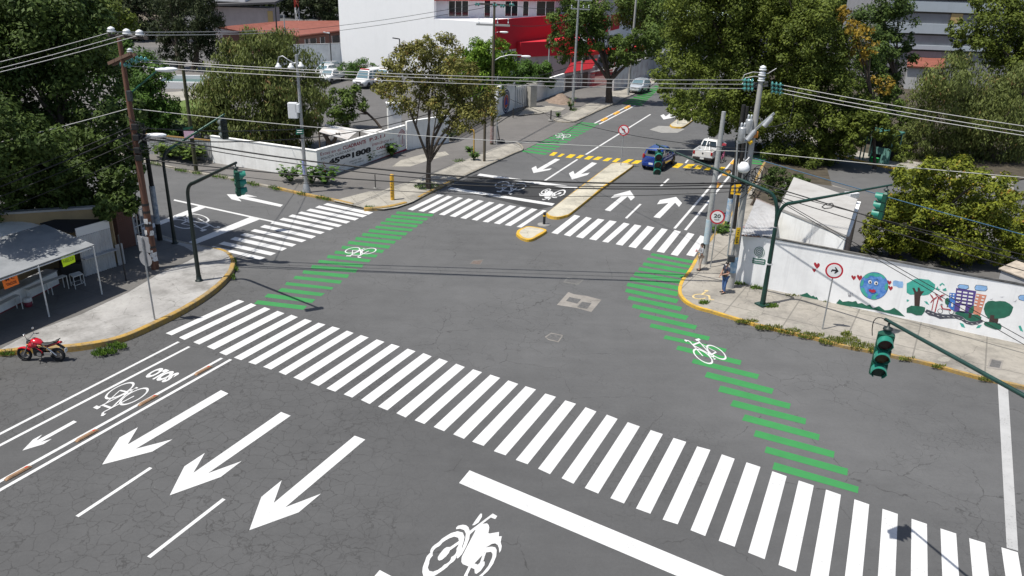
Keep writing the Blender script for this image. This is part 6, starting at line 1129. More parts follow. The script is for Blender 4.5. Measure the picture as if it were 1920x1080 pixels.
# ------------------------------------------------------------------ poles, signals, signs, cables
WOODR = NB('red_wood_pole'); _v = WOODR.noise(1, 4, 0.7, vec=WOODR.map((9, 9, 0.7))).outputs['Fac']; WOODR = WOODR.out(WOODR.mix(WOODR.rng(_v, 0.3, 0.7), (0.075, 0.036, 0.024), (0.18, 0.085, 0.055)), 0.9)
WOODO = NB('old_wood_pole'); _v = WOODO.noise(1, 4, 0.7, vec=WOODO.map((9, 9, 0.7))).outputs['Fac']; WOODO = WOODO.out(WOODO.mix(WOODO.rng(_v, 0.3, 0.7), (0.05, 0.04, 0.028), (0.13, 0.11, 0.075)), 0.9)
BLKWOOD = M('tarred_pole', (0.014, 0.013, 0.012), 0.85, var=0.5, scale=6)
CONCP = wall_mat('pole_concrete', (0.36, 0.355, 0.34), 0.4, (0.2, 0.19, 0.17), True, 2)
GALV = M('galvanised_steel', (0.40, 0.41, 0.42), 0.45, 0.55, var=0.15, scale=5)
SIGG = M('signal_green', (0.006, 0.072, 0.044), 0.42, var=0.2, scale=3); VISG = M('visor_green', (0.022, 0.20, 0.145), 0.4, var=0.15, scale=6); ARMG = M('arm_green', (0.006, 0.036, 0.028), 0.45, var=0.3, scale=3)
GLASSI = M('green_glass_insulator', (0.06, 0.22, 0.20), 0.1, spec=0.8); PORC = M('grey_porcelain', (0.50, 0.53, 0.56), 0.25); WHT = M('white_enamel', (0.75, 0.76, 0.77), 0.3)
BLK = M('black_cable', (0.010, 0.010, 0.011), 0.6); ALU = M('bare_conductor', (0.36, 0.36, 0.36), 0.5, 0.35); BLUEC = M('blue_cable', (0.03, 0.10, 0.18), 0.5)
def pole(name, label, base, top, r0, r1, mat, cat='utility pole', group=None, sides=12):
    t = thing(name, label, cat, base, group=group); base, top = Vector(base), Vector(top); n = 6
    mb = MB(); mb.tube([base.lerp(top, i / n) - (Vector((0, 0, .1)) if i == 0 else Vector()) for i in range(n + 1)], [r0 + (r1 - r0) * i / n for i in range(n + 1)], sides); mb.build('shaft', mat, t); return t
def topof(base, px, py): return Vector((base.x, base.y, base.z + HT(base, px, py)))
def pin(t, p, mat=WHT, s=1.0, name='insulator'):
    mb = MB(); mb.lathe([(0.02 * s, -.12 * s), (0.02 * s, 0), (.16 * s, 0), (.17 * s, .05 * s), (.10 * s, .07 * s), (.14 * s, .1 * s), (.14 * s, .15 * s), (.06 * s, .2 * s), (0, .22 * s)], p, 12); return mb.build(name, mat, t)
def string(t, a, b, n=3, r=0.13, mat=GLASSI):
    a, b = Vector(a), Vector(b); d = (b - a); L = d.length; d.normalize(); mb = MB()
    for i in range(n): mb.lathe([(0.025, 0), (r, 0.02), (r * 0.9, 0.06), (0.04, 0.1), (0.025, L / n)], a + d * (L * i / n), 10, axis=d)
    return mb.build('insulator', mat, t)
def bar(t, name, a, b, w, h, mat):
    a, b = Vector(a), Vector(b); d = (b - a); L = d.length; q = d.to_track_quat('X', 'Z').to_matrix(); mb = MB(); mb.box((a + b) / 2, (L, w, h), mat=q); return mb.build(name, mat, t)
def cobra(t, a, pts, r, head, hd, armmat, hs=1.0):
    MB().tube([a] + pts, r, 7).build('lamp_arm', armmat, t); h = Vector(head); d = Vector(hd).normalized(); s = Vector((-d.y, d.x, 0)).normalized(); secs = []
    for x, w, z0, z1 in ((-.3, .05, -.05, .05), (-.15, .10, -.09, .07), (.1, .17, -.12, .08), (.35, .16, -.11, .07), (.5, .06, -.05, .03)):
        secs.append([h + d * x * hs + s * w * hs * math.cos(k * math.pi / 5) + Vector((0, 0, (z1 if k < 5.01 else z0) * hs * abs(math.sin(k * math.pi / 5)) * (1 if k <= 5 else 1))) if k <= 5 else h + d * x * hs + s * w * hs * math.cos(k * math.pi / 5) + Vector((0, 0, z0 * hs * abs(math.sin(k * math.pi / 5)))) for k in range(10)])
    MB().loft(secs).build('lamp_head', WHT, t)
def signal(label, top, front, mats=(SIGG, VISG), group='traffic signals on arms', s=1.0, lens=True):
    """three section signal head hanging from top, its lenses facing front"""
    f = Vector((front[0], front[1], 0)).normalized(); x = Vector((-f.y, f.x, 0)); Z = Vector((0, 0, 1)); T = Vector(top)
    t = thing('traffic_signal', label, 'traffic signal', T, group=group)
    mt = Matrix((x, f, Z)).transposed()
    mb = MB(); mb.lathe([(0.03, 0), (0.03, -.1), (.11, -.12), (.12, -.17), (.04, -.19), (.035, -.3)], T, 10); mb.build('hanger', M('hanger_dark', (0.02, 0.03, 0.028), 0.5), t)
    h = 0.355 * s; w = 0.36 * s; zt = T.z - 0.3; housing = MB()
    housing.sheetbox([T + x * a * w / 2 + f * b * 0.09 + Z * (zt - T.z) for a, b in ((-1, -1), (1, -1), (1, 1), (-1, 1))], 0.002)
    housing.loft([[T + x * a * w * k / 2 + f * b * 0.09 * k + Z * dz for a, b in ((-1, -1), (1, -1), (1, 1), (-1, 1))] for k, dz in ((0.35, -.2), (0.98, -.3))], smooth=False)
    housing.build('top_cap', mats[0], t)
    for i, (lc, nm) in enumerate((((0.06, 0.004, 0.004), 'red'), ((0.09, 0.028, 0.004), 'amber'), ((0.004, 0.03, 0.02), 'green'))):
        c = T + Z * (-0.3 - h * (i + 0.5)); mb = MB(); m = MB(); bm = bmesh.new(); bmesh.ops.create_cube(bm, size=1)
        for v in bm.verts: v.co = Vector((v.co.x * w, v.co.y * 0.18, v.co.z * (h - 0.008)))
        bmesh.ops.bevel(bm, geom=bm.edges[:], offset=0.025, segments=2, affect='EDGES'); bm.verts.index_update(); mb.add([c + mt @ v.co for v in bm.verts], [[v.index for v in q.verts] for q in bm.faces]); bm.free()
        mb.lathe([(0.075, 0), (0.07, 0.03), (0.0, 0.035)], c - f * 0.09, 12, axis=-f); hs = mb.build('housing', mats[0], t)
        r = 0.162 * s; mb = MB(); mb.poly([c + f * 0.096 + x * r * math.cos(a) + Z * r * math.sin(a) for a in [6.2832 * k / 20 for k in range(20)]]); mb.build('lens', M('lens_' + nm, lc, 0.25, spec=0.6), hs)
        mb = MB(); A = [math.radians(-58 + (296) * k / 24) for k in range(25)]; o = []; n_ = []
        for a in A:
            dp = 0.27 * s * (0.72 + 0.28 * math.sin(a)) if math.sin(a) < 0 else 0.27 * s
            for rr, q in ((r + .012, 0.09), (r + .012, 0.09 + dp), (r, 0.09 + dp), (r, 0.09)): o.append(c + f * q + (x * math.cos(a) + Z * math.sin(a)) * rr)
        m_ = len(A); mb.add(o, [(k * 4 + j, k * 4 + (j + 1) % 4, (k + 1) * 4 + (j + 1) % 4, (k + 1) * 4 + j) for k in range(m_ - 1) for j in range(4)] + [(0, 1, 2, 3), tuple(4 * (m_ - 1) + j for j in (3, 2, 1, 0))]); mb.build('visor', mats[1], hs)
    return t
def bend(a, b, c, n=8): return [(a * (1 - i / n) ** 2 + b * 2 * (i / n) * (1 - i / n) + c * (i / n) ** 2) for i in range(n + 1)]
# --- signal poles
e_ = G(1668, 603, 7.5); d_ = G(1920, 742, 7.5); far = e_ + (d_ - e_).normalized() * ((d_ - e_).length + 3.2); pb_ = Vector((far.x + .3, far.y - 0.15, 0.0))
t = thing('signal_pole', 'green signal arm reaching in from the right edge', 'signal pole', pb_); MB().tube([pb_, pb_ + Vector((0, 0, 6.6))] + bend(pb_ + Vector((0, 0, 6.6)), pb_ + Vector((0, 0, 7.5)), far)[1:] + [e_.lerp(far, .5), e_ - (far - e_).normalized() * .15], [.11, .1] + [.065] * 8 + [.052, .042], 10).build('mast', ARMG, t)
MB().tube(bend(e_ + Vector((0, 0, -.02)), e_ + Vector((-.55, 0, .35)), e_ + Vector((-.35, 0, -.4))), 0.012, 5).build('signal_cable', BLK, t)
signal('big near traffic signal facing the camera with its lenses', Vector((e_.x, e_.y, 7.45)), (-.37, -.93), s=1.1)
gp = G(1429.4, 572, 0.13); hsp = HT(gp, 1450, 428); sp = gp + Vector((0, 0, hsp)); ztop = sp.z + 1.5; aL, aR = G(1237, 273, 7.4), G(1664, 348, 7.4)
t = thing('signal_pole', 'dark green signal pole with two curved arms before the mural', 'signal pole', gp); mb = MB(); mb.tube([gp, gp.lerp(sp, .5), sp], [.13, .11, .095], 12); mb.box(gp + Vector((0, 0, .04)), (.55, .55, .08), .5); mb.build('mast', ARMG, t)
for nm, a_ in (('l', aL), ('r', aR)):
    k1 = sp + Vector((0, 0, 0.1)); q_ = (1433, 357) if nm == 'l' else (1484, 381); hp_ = Vector((sp.x, sp.y, 0)).lerp(Vector((a_.x, a_.y, 0)), .11 if nm == 'l' else .13); hp_.z = HT(hp_, *q_); MB().tube(bend(k1, Vector((sp.x, sp.y, hp_.z - .12)), hp_) + [hp_.lerp(a_, .5), a_ + (a_ - hp_).normalized() * .2], [.085] * 9 + [.055, .04], 9).build('arm', ARMG, t)
mb = MB(); mb.box(gp + Vector((0, 0, 2.2)), (.3, .22, .06)); mb.build('clamp', M('pale_band', (0.6, 0.6, 0.6), 0.6), t)
signal('traffic signal in front of the blue car', Vector((aL.x, aL.y, 7.36)), (-.12, -1), s=1.05)
signal('traffic signal in front of the ficus tree seen from behind', Vector((aR.x, aR.y, 7.36)), (-.86, .5), s=1.05)
lp = G(373.6, 526.4, 0.2); aT = G(441, 306, 7.3); kz = HT(lp, 353, 372); k0 = lp + Vector((0, 0, kz)); hp_ = Vector((k0.x, k0.y, 0)).lerp(Vector((aT.x, aT.y, 0)), .16) + Vector((0, 0, k0.z + .95))
t = thing('signal_pole', 'black bent signal pole standing on the pale corner pavement', 'signal pole', lp); mb = MB(); mb.tube([lp, lp.lerp(k0, .5)] + bend(k0, Vector((k0.x, k0.y, hp_.z - .25)), hp_, 7) + [aT + (aT - hp_).normalized() * .1], [.115, .1] + [.085] * 8 + [.055], 10); mb.lathe([(.2, 0), (.2, .03), (.14, .05), (.12, .3)], lp, 12); mb.build('mast', M('black_green_paint', (0.008, 0.016, 0.014), 0.5), t)
signal('traffic signal over the side street arrow', Vector((aT.x, aT.y, 7.24)), (.88, .46))
lp2 = G(328, 456, 0.2); aT2 = G(421, 214, 7.2); kz = HT(lp2, 304, 312); k0 = lp2 + Vector((0, 0, kz)); hp_ = Vector((k0.x, k0.y, 0)).lerp(Vector((aT2.x, aT2.y, 0)), .12) + Vector((0, 0, k0.z + .9))
t = thing('signal_pole', 'thin black signal pole at the edge of the side street', 'signal pole', lp2); mb = MB(); mb.tube([lp2, lp2.lerp(k0, .5)] + bend(k0, Vector((k0.x, k0.y, hp_.z - .2)), hp_, 7), [.11, .095] + [.08] * 8, 10); mb.lathe([(.2, 0), (.2, .03), (.13, .05), (.11, .25)], lp2, 12); mb.build('mast', M('black_green_paint'), t); MB().tube([hp_, aT2], [.07, .05], 8).build('arm', SIGG, t)
signal('dark traffic signal hanging before the drooping tree', Vector((aT2.x - .1, aT2.y, 7.16)), (-.75, .5), (M('dark_signal', (0.012, 0.02, 0.018), 0.5), M('dark_visor', (0.10, 0.12, 0.115), 0.4)))
# --- brown wooden pole of the left corner
b = G(291.5, 504, 0.2); tp = topof(b, 233, 72); p3 = pole('utility_pole', 'tall reddish brown wooden pole by the food stall corner', b, tp, .20, .105, WOODR); Y3 = b.y
A3 = [at(209, 60, Y3 + .2), at(238, 64, Y3), at(262, 66, Y3 - .2)]; bar(p3, 'crossarm', at(203, 66, Y3 + .25), at(278, 72, Y3 - .3), .1, .12, M('dark_crossarm', (0.05, 0.04, 0.035), 0.9))
for p in A3: pin(p3, p, s=1.15)
bar(p3, 'crossarm', at(204, 119, Y3 + .5), at(246, 100, Y3 - .5), .12, .14, M('rusty_wood', (0.14, 0.085, 0.06), 0.9)); bar(p3, 'crossarm', at(212, 121, Y3 + .5), at(254, 102, Y3 - .5), .12, .14, M('rusty_wood'))
G3 = [((226, 120), (248, 124)), ((238, 111), (262, 116)), ((255, 108), (280, 113))]
for a, c in G3: string(p3, at(*a, Y3), at(*c, Y3))
pin(p3, at(244, 98, Y3), PORC, 0.9); cobra(p3, at(246, 174, Y3), [at(262, 160, Y3), at(296, 132, Y3)], .045, at(307, 130, Y3), (1, .1, .05), SIGG, 1.25); cobra(p3, at(254, 272, Y3), [at(266, 262, Y3), at(280, 254, Y3)], .04, at(289, 253, Y3), (1, .1, 0), GALV, 1.15)
mb = MB(); mb.rbox(at(243, 180, Y3 - .2), (.22, .18, .5), r=.03); mb.build('junction_box', M('dark_box', (0.03, 0.035, 0.04), 0.6), p3)
mb = MB()
for zz_ in (1.2, 2.4, 3.1, 3.5): mb.cyl(b.lerp(tp, zz_ / 11.7) + Vector((0, 0, 0)), b.lerp(tp, (zz_ + .12) / 11.7), .208 - zz_ * .008, n=12)
mb.build('steel_bands', M('black_iron'), p3)
rg = random.Random(3)
for i in range(16):
    z = 0.5 + rg.random() * 2.2; a = -1.57 + rg.uniform(-1.1, 1.1); s = rg.uniform(.05, .12); c = b + Vector((math.cos(a), math.sin(a), 0)) * .199 + Vector((0, 0, z)); x = Vector((-math.sin(a), math.cos(a), 0)); up = Vector((rg.uniform(-.3, .3) * x.x, rg.uniform(-.3, .3) * x.y, 1)); MB().sheetbox([c - x * s - up * s, c + x * s - up * s * 1.2, c + x * s + up * s, c - x * s + up * s * .8], .004).build('torn_poster', M('torn_paper', (0.55, 0.55, 0.56), 0.9, var=.3, scale=12), p3)
mb = MB()
for i in range(30): c = at(256 + rg.uniform(-6, 10), 262 + rg.uniform(-34, 26), Y3 - .2); c2 = c + Vector((rg.uniform(-.7, .7), rg.uniform(-.1, .1), rg.uniform(-.3, .3))); mb.tube([c, c.lerp(c2, .5) + Vector((0, 0, -.12)), c2], .02, 4)
for x, y in ((253, 238), (256, 258), (258, 282), (260, 296)): mb.rbox(at(x, y, Y3 - .22), (.3, .2, .3), r=.04)
mb.build('cable_tangle', BLK, p3)
b2 = G(300, 450, 0.2); pole('utility_pole', 'black tarred pole with blue scribbles close behind the brown pole', b2, topof(b2, 258, 232), .15, .1, BLKWOOD); tb_ = bpy.data.objects[[o.name for o in bpy.data.objects if o.name.startswith('utility_pole')][-1]]
mb = MB(); mb.tube([b2 + Vector((0, 0, 1.0)), b2 + Vector((0, 0, 3.2))], .156, 12); mb.build('scribbled_sleeve', M('blue_scribbles', (0.10, 0.16, 0.26), 0.8, col2=(0.5, 0.52, 0.55), scale=6), tb_)
b5 = G(368, 321, 0.12); p5 = pole('utility_pole', 'mossy olive wooden pole with a pink poster behind the side street', b5, topof(b5, 328, 118), .16, .11, M('mossy_wood', (0.05, 0.05, 0.022), 0.9, var=.4, scale=5)); Yp = b5.y - .22
mb = MB(); q = [at(344, 245, Yp), at(364, 244, Yp), at(363, 259, Yp), at(346, 260, Yp)]; mb.sheetbox(q, .02); mb.build('pink_poster', M('pink_poster', (0.55, 0.28, 0.42), 0.8, col2=(0.62, 0.5, 0.56), scale=9), p5); mb = MB(); mb.sheetbox([at(343, 240, Yp), at(361, 237, Yp), at(361, 241, Yp), at(344, 244, Yp)], .02); mb.build('green_plate', SIGG, p5)
mb = MB(); mb.rbox(at(326, 121, b5.y), (.5, .4, .45), r=.06); mb.build('cap_box', M('dark_box'), p5)
# --- camera lamp post at the painted wall
b8 = G(575, 361, 0.12); tp = topof(b8, 551, 102); p8 = pole('lamp_post', 'grey lamp post with three lamps and a white box', b8, tp, .13, .09, GALV, 'lamp post'); Y8 = b8.y; mb = MB(); mb.lathe([(.32, 0), (.3, .1), (.22, .5), (.14, .75)], b8, 8); mb.build('base', GALV, p8)
def bell(t, p): MB().lathe([(0.0, .12), (.07, .1), (.1, 0), (.2, -.1), (.22, -.2), (.05, -.22), (0, -.22)], p, 12).build('lamp', WHT, t)
MB().tube([at(552, 119, Y8), at(540, 112, Y8), at(530, 105, Y8), at(523, 107, Y8), at(521, 117, Y8)], .045, 6).build('lamp_arm', GALV, p8); bell(p8, at(521.5, 121, Y8))
for x, y in ((545, 122), (564, 120)): MB().tube([at(553, 118, Y8), at(x, y - 3, Y8)], .04, 6).build('lamp_arm', GALV, p8); bell(p8, at(x, y, Y8 - .2))
mb = MB(); mb.rbox(at(549.5, 207, Y8 - .2), (.62, .4, 1.05), r=.05); mb.build('equipment_box', WHT, p8); mb = MB(); mb.rbox(at(558, 203, Y8 - .25), (.3, .3, .6), r=.05); mb.build('small_box', WHT, p8)
q = [at(555, 241.5, Y8 - .2), at(569, 241.5, Y8 - .2), at(569, 252, Y8 - .2), at(555, 252, Y8 - .2)]; mb = MB(); mb.sheetbox(q, .02); mb.build('green_sign', M('sign_green', (0.02, 0.20, 0.13), 0.6), p8); mb = MB()
for f in (.3, .65): a = q[0].lerp(q[3], f); c = q[1].lerp(q[2], f); mb.tube([a.lerp(c, .15) - Vector((0, .03, 0)), a.lerp(c, .85) - Vector((0, .03, 0))], .02, 4)
mb.build('sign_lines', WHT, p8); mb = MB(); mb.tube([at(569, 302, Y8), at(572, 328, Y8)], .135, 12); mb.build('blue_sticker', M('blue_sticker', (0.08, 0.12, 0.42), 0.7, col2=(0.4, 0.42, 0.5), scale=8), p8)
# --- poles along the left side of the main road
b9 = G(922, 271, 0.1); p9 = pole('utility_pole', 'thin pole with two crossarms in front of the red facade', b9, topof(b9, 926.5, 4), .17, .1, WOODO); Y9 = b9.y; MB().tube([b9 + Vector((.45, 0, 0)), b9 + Vector((.4, 0, 3.6))], .07, 7).build('conduit', GALV, p9)
mb = MB(); mb.tube([b9 + Vector((0, 0, 2.65)), b9 + Vector((0, 0, 3.4))], .185, 12); mb.build('yellow_band', M('yellow_band', (0.62, 0.36, 0.02), 0.7), p9); mb = MB(); mb.tube([b9 + Vector((0, 0, .2)), b9 + Vector((0, 0, 1.7))], .178, 12); mb.build('torn_posters', M('red_torn_paper', (0.22, 0.10, 0.09), 0.9, col2=(0.35, 0.33, 0.31), scale=7), p9)
bar(p9, 'crossarm', at(892, 7, Y9), at(962, 10, Y9), .12, .14, M('dark_crossarm')); bar(p9, 'crossarm', at(893, 45.5, Y9), at(956, 48, Y9), .14, .16, M('pale_crossarm', (0.32, 0.32, 0.31), 0.7))
for x, y in ((896, 8), (929, 9.5), (943, 11), (960, 9)): string(p9, at(x - 4, y, Y9), at(x + 5, y + 1, Y9 - .2), 2, .15)
for x in (898, 933, 953): string(p9, at(x, 44, Y9), at(x, 31, Y9), 2, .07, PORC)
MB().tube([at(926.5, 47, Y9), at(932, 52, Y9), at(926, 86, Y9)], .04, 5).build('red_brace', M('red_steel'), p9); cobra(p9, at(926, 114, Y9), [at(938, 107, Y9), at(955, 103, Y9), at(978, 104, Y9)], .045, at(984, 105.5, Y9), (1, .1, 0), GALV, 1.05); cobra(p9, at(926, 62, Y9), [at(934, 60, Y9)], .03, at(943, 60, Y9), (1, .1, 0), GALV, .9)
b10 = G(908, 302, 0.13); pole('wooden_post', 'short brown wooden pole at the kerb beside the driveway', b10, topof(b10, 905, 196), .12, .11, WOODO, 'pole')
b11 = G(1073.5, 200, 0.13); p10 = pole('utility_pole', 'slim pale metal pole leaning in front of the clinic', b11, topof(b11, 1088, -6), .17, .11, GALV); Y10 = b11.y; bar(p10, 'crossarm', at(1070, 16, Y10), at(1106, 18, Y10), .1, .12, GALV)
for x in (1072, 1094, 1104): string(p10, at(x, 15, Y10), at(x, 9, Y10), 2, .08, PORC)
bar(p10, 'crossarm', at(1078, 0, Y10), at(1110, 1, Y10), .1, .12, GALV)
b12 = G(1177.5, 178.5, 0.13); pole('utility_pole', 'concrete pole in front of the silver car', b12, topof(b12, 1181, -8), .16, .12, CONCP)
b13 = at(1312, 60, 120); b13.z = 0; p13 = pole('utility_pole', 'distant concrete pole with crossarm above the great tree', b13, at(1315, -4, 120), .2, .14, CONCP); bar(p13, 'crossarm', at(1303, 1, 120), at(1328, 2, 120), .14, .16, GALV)
# thin far posts
for i, (bx, by, tx, ty, r_, lab, mt) in enumerate(((622, 124, 618, 62, .08, 'thin dark lamp pole against the boundary wall', 'black_iron'), (752, 128, 749, 73, .09, 'dark lamp pole against the blank white wall', 'black_iron'), (731, 132, 729, 101, .08, 'short grey post against the blank white wall', 'grey_steel'), (518, 66, 516, 8, .12, 'dark lamp pole in front of the grey shed', 'black_iron'), (534, 66, 532, 27, .1, 'thin pole before the red roof', 'grey_steel'), (1029, 118, 1031, 66, .1, 'thin grey post before the red fascia', 'grey_steel'))):
    Yd = {0: 117, 1: 106, 2: 106, 3: 121, 4: 120, 5: 104}[i]; p = at(bx, by, Yd); p.z = 0.1; t = pole('far_post', lab, p, at(tx, ty, Yd), r_, r_ * .8, M(mt), 'post'); tp = at(tx, ty, Yd)
    if i in (0, 1, 3): bar(t, 'lamp_head', tp, tp + Vector((-.9, 0, .1)), .25, .12, WHT if i == 0 else M('black_iron'))
# --- concrete transformer pole on the mural corner
b4 = G(1369.5, 539, 0.13); tp = topof(b4, 1428, 140); p4 = pole('utility_pole', 'tall concrete pole with transformers on the mural corner', b4, tp, .175, .115, CONCP); Y4 = b4.y
for k in range(2): bar(p4, 'top_bracket', at(1414, 163 - k * 6, Y4 + .2), at(1440, 160 - k * 6, Y4 - .2), .08, .1, M('dark_steel', (0.05, 0.05, 0.055), 0.5))
for i, dz in enumerate((0.1, .35, .6)): pin(p4, tp + Vector((0, 0, dz - .4)), WHT, 1.05)
GL, GRt = [((1412, 152), (1391, 150)), ((1412, 159), (1391, 158)), ((1412, 167), (1391, 166))], [((1446, 157), (1469, 160)), ((1446, 164), (1469, 168)), ((1446, 171), (1469, 175))]
for a, c in GL + GRt: string(p4, at(*a, Y4), at(*c, Y4), 3, .12)
for i, (x, y, h) in enumerate(((1391, 251, .95), (1404, 236, .95))):
    c = at(x, y, Y4 - .1); mb = MB(); mb.lathe([(0, -.38), (.16, -.38), (.18, -.32), (.18, .26), (.165, .31), (.08, .34), (0, .35)], c, 16); tr = mb.build('transformer', GALV, p4)
    for s_ in (-.07, .07): MB().lathe([(.03, 0), (.06, .04), (.035, .09), (.06, .13), (.03, .2), (0, .22)], c + Vector((s_, 0, .33)), 8).build('bushing', PORC, tr)
for (x0, y0), (x1, y1) in (((1401, 263), (1415, 246)), ((1432, 237), (1446, 221))):
    a, c = at(x0, y0, Y4 - .3), at(x1, y1, Y4 - .3); mb = MB(); mb.cyl(a, c, .13, n=14); d = (c - a).normalized(); mb.cyl(c, c + d * .08, .09, n=12); mb.build('capacitor', GALV, p4)
bar(p4, 'slanting_bracket', at(1392, 264, Y4 - .2), at(1452, 212, Y4 - .2), .09, .1, GALV); bar(p4, 'platform', at(1382, 267, Y4), at(1412, 262, Y4), .35, .08, GALV)
mb = MB(); mb.tube([b4.lerp(tp, .02) + Vector((0, 0, .65)), b4.lerp(tp, .02) + Vector((0, 0, 1.5))], .182, 14); mb.build('blue_posters', M('blue_poster', (0.10, 0.28, 0.48), 0.8, col2=(0.5, 0.6, 0.66), scale=5), p4)
q = [at(1381, 427, Y4 - .24), at(1389, 427, Y4 - .24), at(1385, 458, Y4 - .24), at(1377, 458, Y4 - .24)]; mb = MB(); mb.sheetbox(q, .015); tn = mb.build('yellow_plate', M('yellow_plate', (0.72, 0.45, 0.01), 0.6), p4)
mb = MB(); X = (q[3] - q[0]).normalized(); Y_ = (q[1] - q[0]).normalized(); put_text(mb, 'TN 864', sum(q, Vector()) / 4 + Vector((0, -.03, 0)), X, Y_, 1, 0, .02, fit=((q[3] - q[0]).length * .85, (q[1] - q[0]).length * .5)); mb.build('lettering', BLACK, tn)
MB().tube([at(1410, 285, Y4), at(1404, 297, Y4 - .2), at(1397, 303, Y4 - .3)], .04, 6).build('lamp_arm', GALV, p4); MB().lathe([(0, .22), (.16, .2), (.27, .02), (.3, -.14), (.22, -.28), (0, -.32)], at(1395, 312, Y4 - .35), 16).build('lamp', WHT, p4)
mb = MB()
for i in range(5): c = at(1404 + i * 5, 338 - i * 4, Y4 - .3); r_ = .28 + .05 * (i % 3); mb.tube([c + Vector((r_ * math.cos(a * .5236), .05 * math.sin(a), r_ * math.sin(a * .5236))) for a in range(13)], .02, 4)
for i in range(26): c = at(1402 + random.uniform(-8, 18), 345 + random.uniform(-16, 20), Y4 - .25); c2 = c + Vector((random.uniform(-.6, .6), random.uniform(-.1, .1), random.uniform(-.5, .5))); mb.tube([c, c.lerp(c2, .5) + Vector((0, 0, -.1)), c2], .018, 4)
mb.build('cable_tangle', BLK, p4); mb = MB(); mb.rbox(at(1371, 485, Y4 - .25), (.35, .2, .35), r=.03); mb.build('meter_box', M('dark_box'), p4)
mb = MB(); mb.tube([at(1383, 262, Y4), at(1375, 400, Y4), at(1364, 480, Y4 - .15)], .04, 6); mb.build('conduit', GALV, p4); mb = MB(); mb.tube([at(1400, 268, Y4), at(1386, 400, Y4), at(1371, 480, Y4 - .2)], .035, 6); mb.build('conduit', GALV, p4)
mb = MB(); mb.rbox(at(1416, 252, Y4 - .25), (.25, .2, .3), r=.03); mb.build('orange_box', M('orange_box', (0.45, 0.16, 0.02), 0.6), p4); mb = MB(); mb.lathe([(0, .14), (.1, .1), (.12, 0), (0, -.14)], at(1407, 267, Y4 - .3), 10); mb.build('yellow_lamp', M('yellow_plastic', (0.75, 0.45, 0.02), 0.5), p4)
MB().tube([at(1391, 150, Y4), at(1396, 140, Y4), at(1412, 135, Y4), at(1440, 138, Y4), at(1456, 128, Y4)], .022, 5).build('jumper_cable', ALU, p4); MB().tube([at(1391, 158, Y4), at(1398, 146, Y4), at(1415, 143, Y4), at(1436, 146, Y4)], .022, 5).build('jumper_cable', ALU, p4)
MB().tube([at(1489, 165, Y4), at(1487, 200, Y4), at(1480, 228, Y4), at(1455, 237, Y4), at(1432, 238, Y4)], .022, 5).build('jumper_cable', BLK, p4)
bk = G(1362, 428, 0.13); kp = pole('utility_pole', 'thick black tarred pole behind the transformer pole', bk, topof(bk, 1388, 196), .16, .12, BLKWOOD); mb = MB(); mb.tube([bk + Vector((0, 0, .5)), bk + Vector((0, 0, 2.0))], .168, 14); mb.build('painted_sleeve', M('blue_white_paint', (0.09, 0.26, 0.46), 0.8, col2=(0.62, 0.60, 0.56), scale=3.5), kp)
mb = MB(); mb.tube([bk + Vector((0.5, 0, 0)), at(1401, 200, bk.y)], .12, 9); mb.build('second_shaft', BLKWOOD, kp)
bm_ = G(1319.5, 494, 0.13); mp = pole('metal_pole', 'grey tapered metal pole beside the woman on the corner', bm_, topof(bm_, 1352, 209), .18, .11, M('dull_steel', (0.38, 0.385, 0.38), 0.6, .2, var=.15, scale=4), 'pole'); Ym = bm_.y; mb = MB(); mb.tube([bm_ + Vector((0, 0, 1.2)), bm_ + Vector((0, 0, 2.6))], .178, 12); mb.build('stickers', M('pale_blue_sticker', (0.32, 0.46, 0.56), 0.8, col2=(0.5, 0.52, 0.53), scale=5), mp)
MB().tube([at(1348, 260, Ym), at(1361, 270, Ym)], .05, 6).build('bracket', GALV, mp); mb = MB(); mb.rbox(at(1355, 271, Ym), (.35, .15, .12), r=.02); mb.build('red_tag', M('red_tag', (0.5, 0.06, 0.08), 0.6), mp)
# --- road signs
SR = M('sign_red', (0.50, 0.012, 0.03), 0.5); SW = M('sign_white', (0.76, 0.76, 0.76), 0.5); SBK = M('sign_black', (0.02, 0.02, 0.022), 0.5); SY = M('sign_yellow', (0.80, 0.46, 0.01), 0.5)
def signframe(c, f):
    f = Vector((f[0], f[1], 0)).normalized(); return c, f, Vector((-f.y, f.x, 0)), Vector((0, 0, 1))
def disc(c, n, r, out, k=28):
    mb = MB(); q = n.to_track_quat('Z', 'Y'); mb.lathe([(0, out - .012), (r, out - .012), (r, out), (0, out)], c, k, axis=n, smooth=False); return mb
def round_sign(name, label, base, cpx, r, f, glyph, poletop=None):
    t = thing(name, label, 'road sign', base); c = Vector((base.x, base.y, base.z + HT(base, *cpx))); f = Vector((f[0], f[1], 0)).normalized(); x = Vector((-f.y, f.x, 0)); Z = Vector((0, 0, 1)); c = c + f * .06
    MB().cyl(base, Vector((base.x, base.y, c.z + r * .8)), .035, .032, 8).build('post', GALV, t)
    d0 = disc(c, f, r, 0).build('disc', SR, t); disc(c, f, r * .8, .006).build('face', SW, d0); mb = MB(); glyph(mb, c + f * .012, x, Z, r * .8); mb.build('symbol', SBK, d0)
    return t, d0, c, f, x, Z
def gpoly(mb, c, x, Z, pts, s): mb.poly([c + x * p[0] * s + Z * p[1] * s for p in pts])
def gl_right(mb, c, x, Z, s): gpoly(mb, c, x, Z, [(.62, .02), (.15, .58), (-.02, .58), (.2, .2), (-.3, .2), (-.42, -.02), (-.42, -.22), (-.3, -.22), (-.22, -.05), (.2, -.05), (.05, -.4), (.25, -.4)], s)
def gl_20(mb, c, x, Z, s): put_text(mb, '20', c + Z * .18 * s, x, Z, 1, 0, .03, fit=(1.15 * s, .68 * s)); put_text(mb, 'km/h', c - Z * .45 * s, x, Z, 1, 0, .01, fit=(.8 * s, .32 * s))
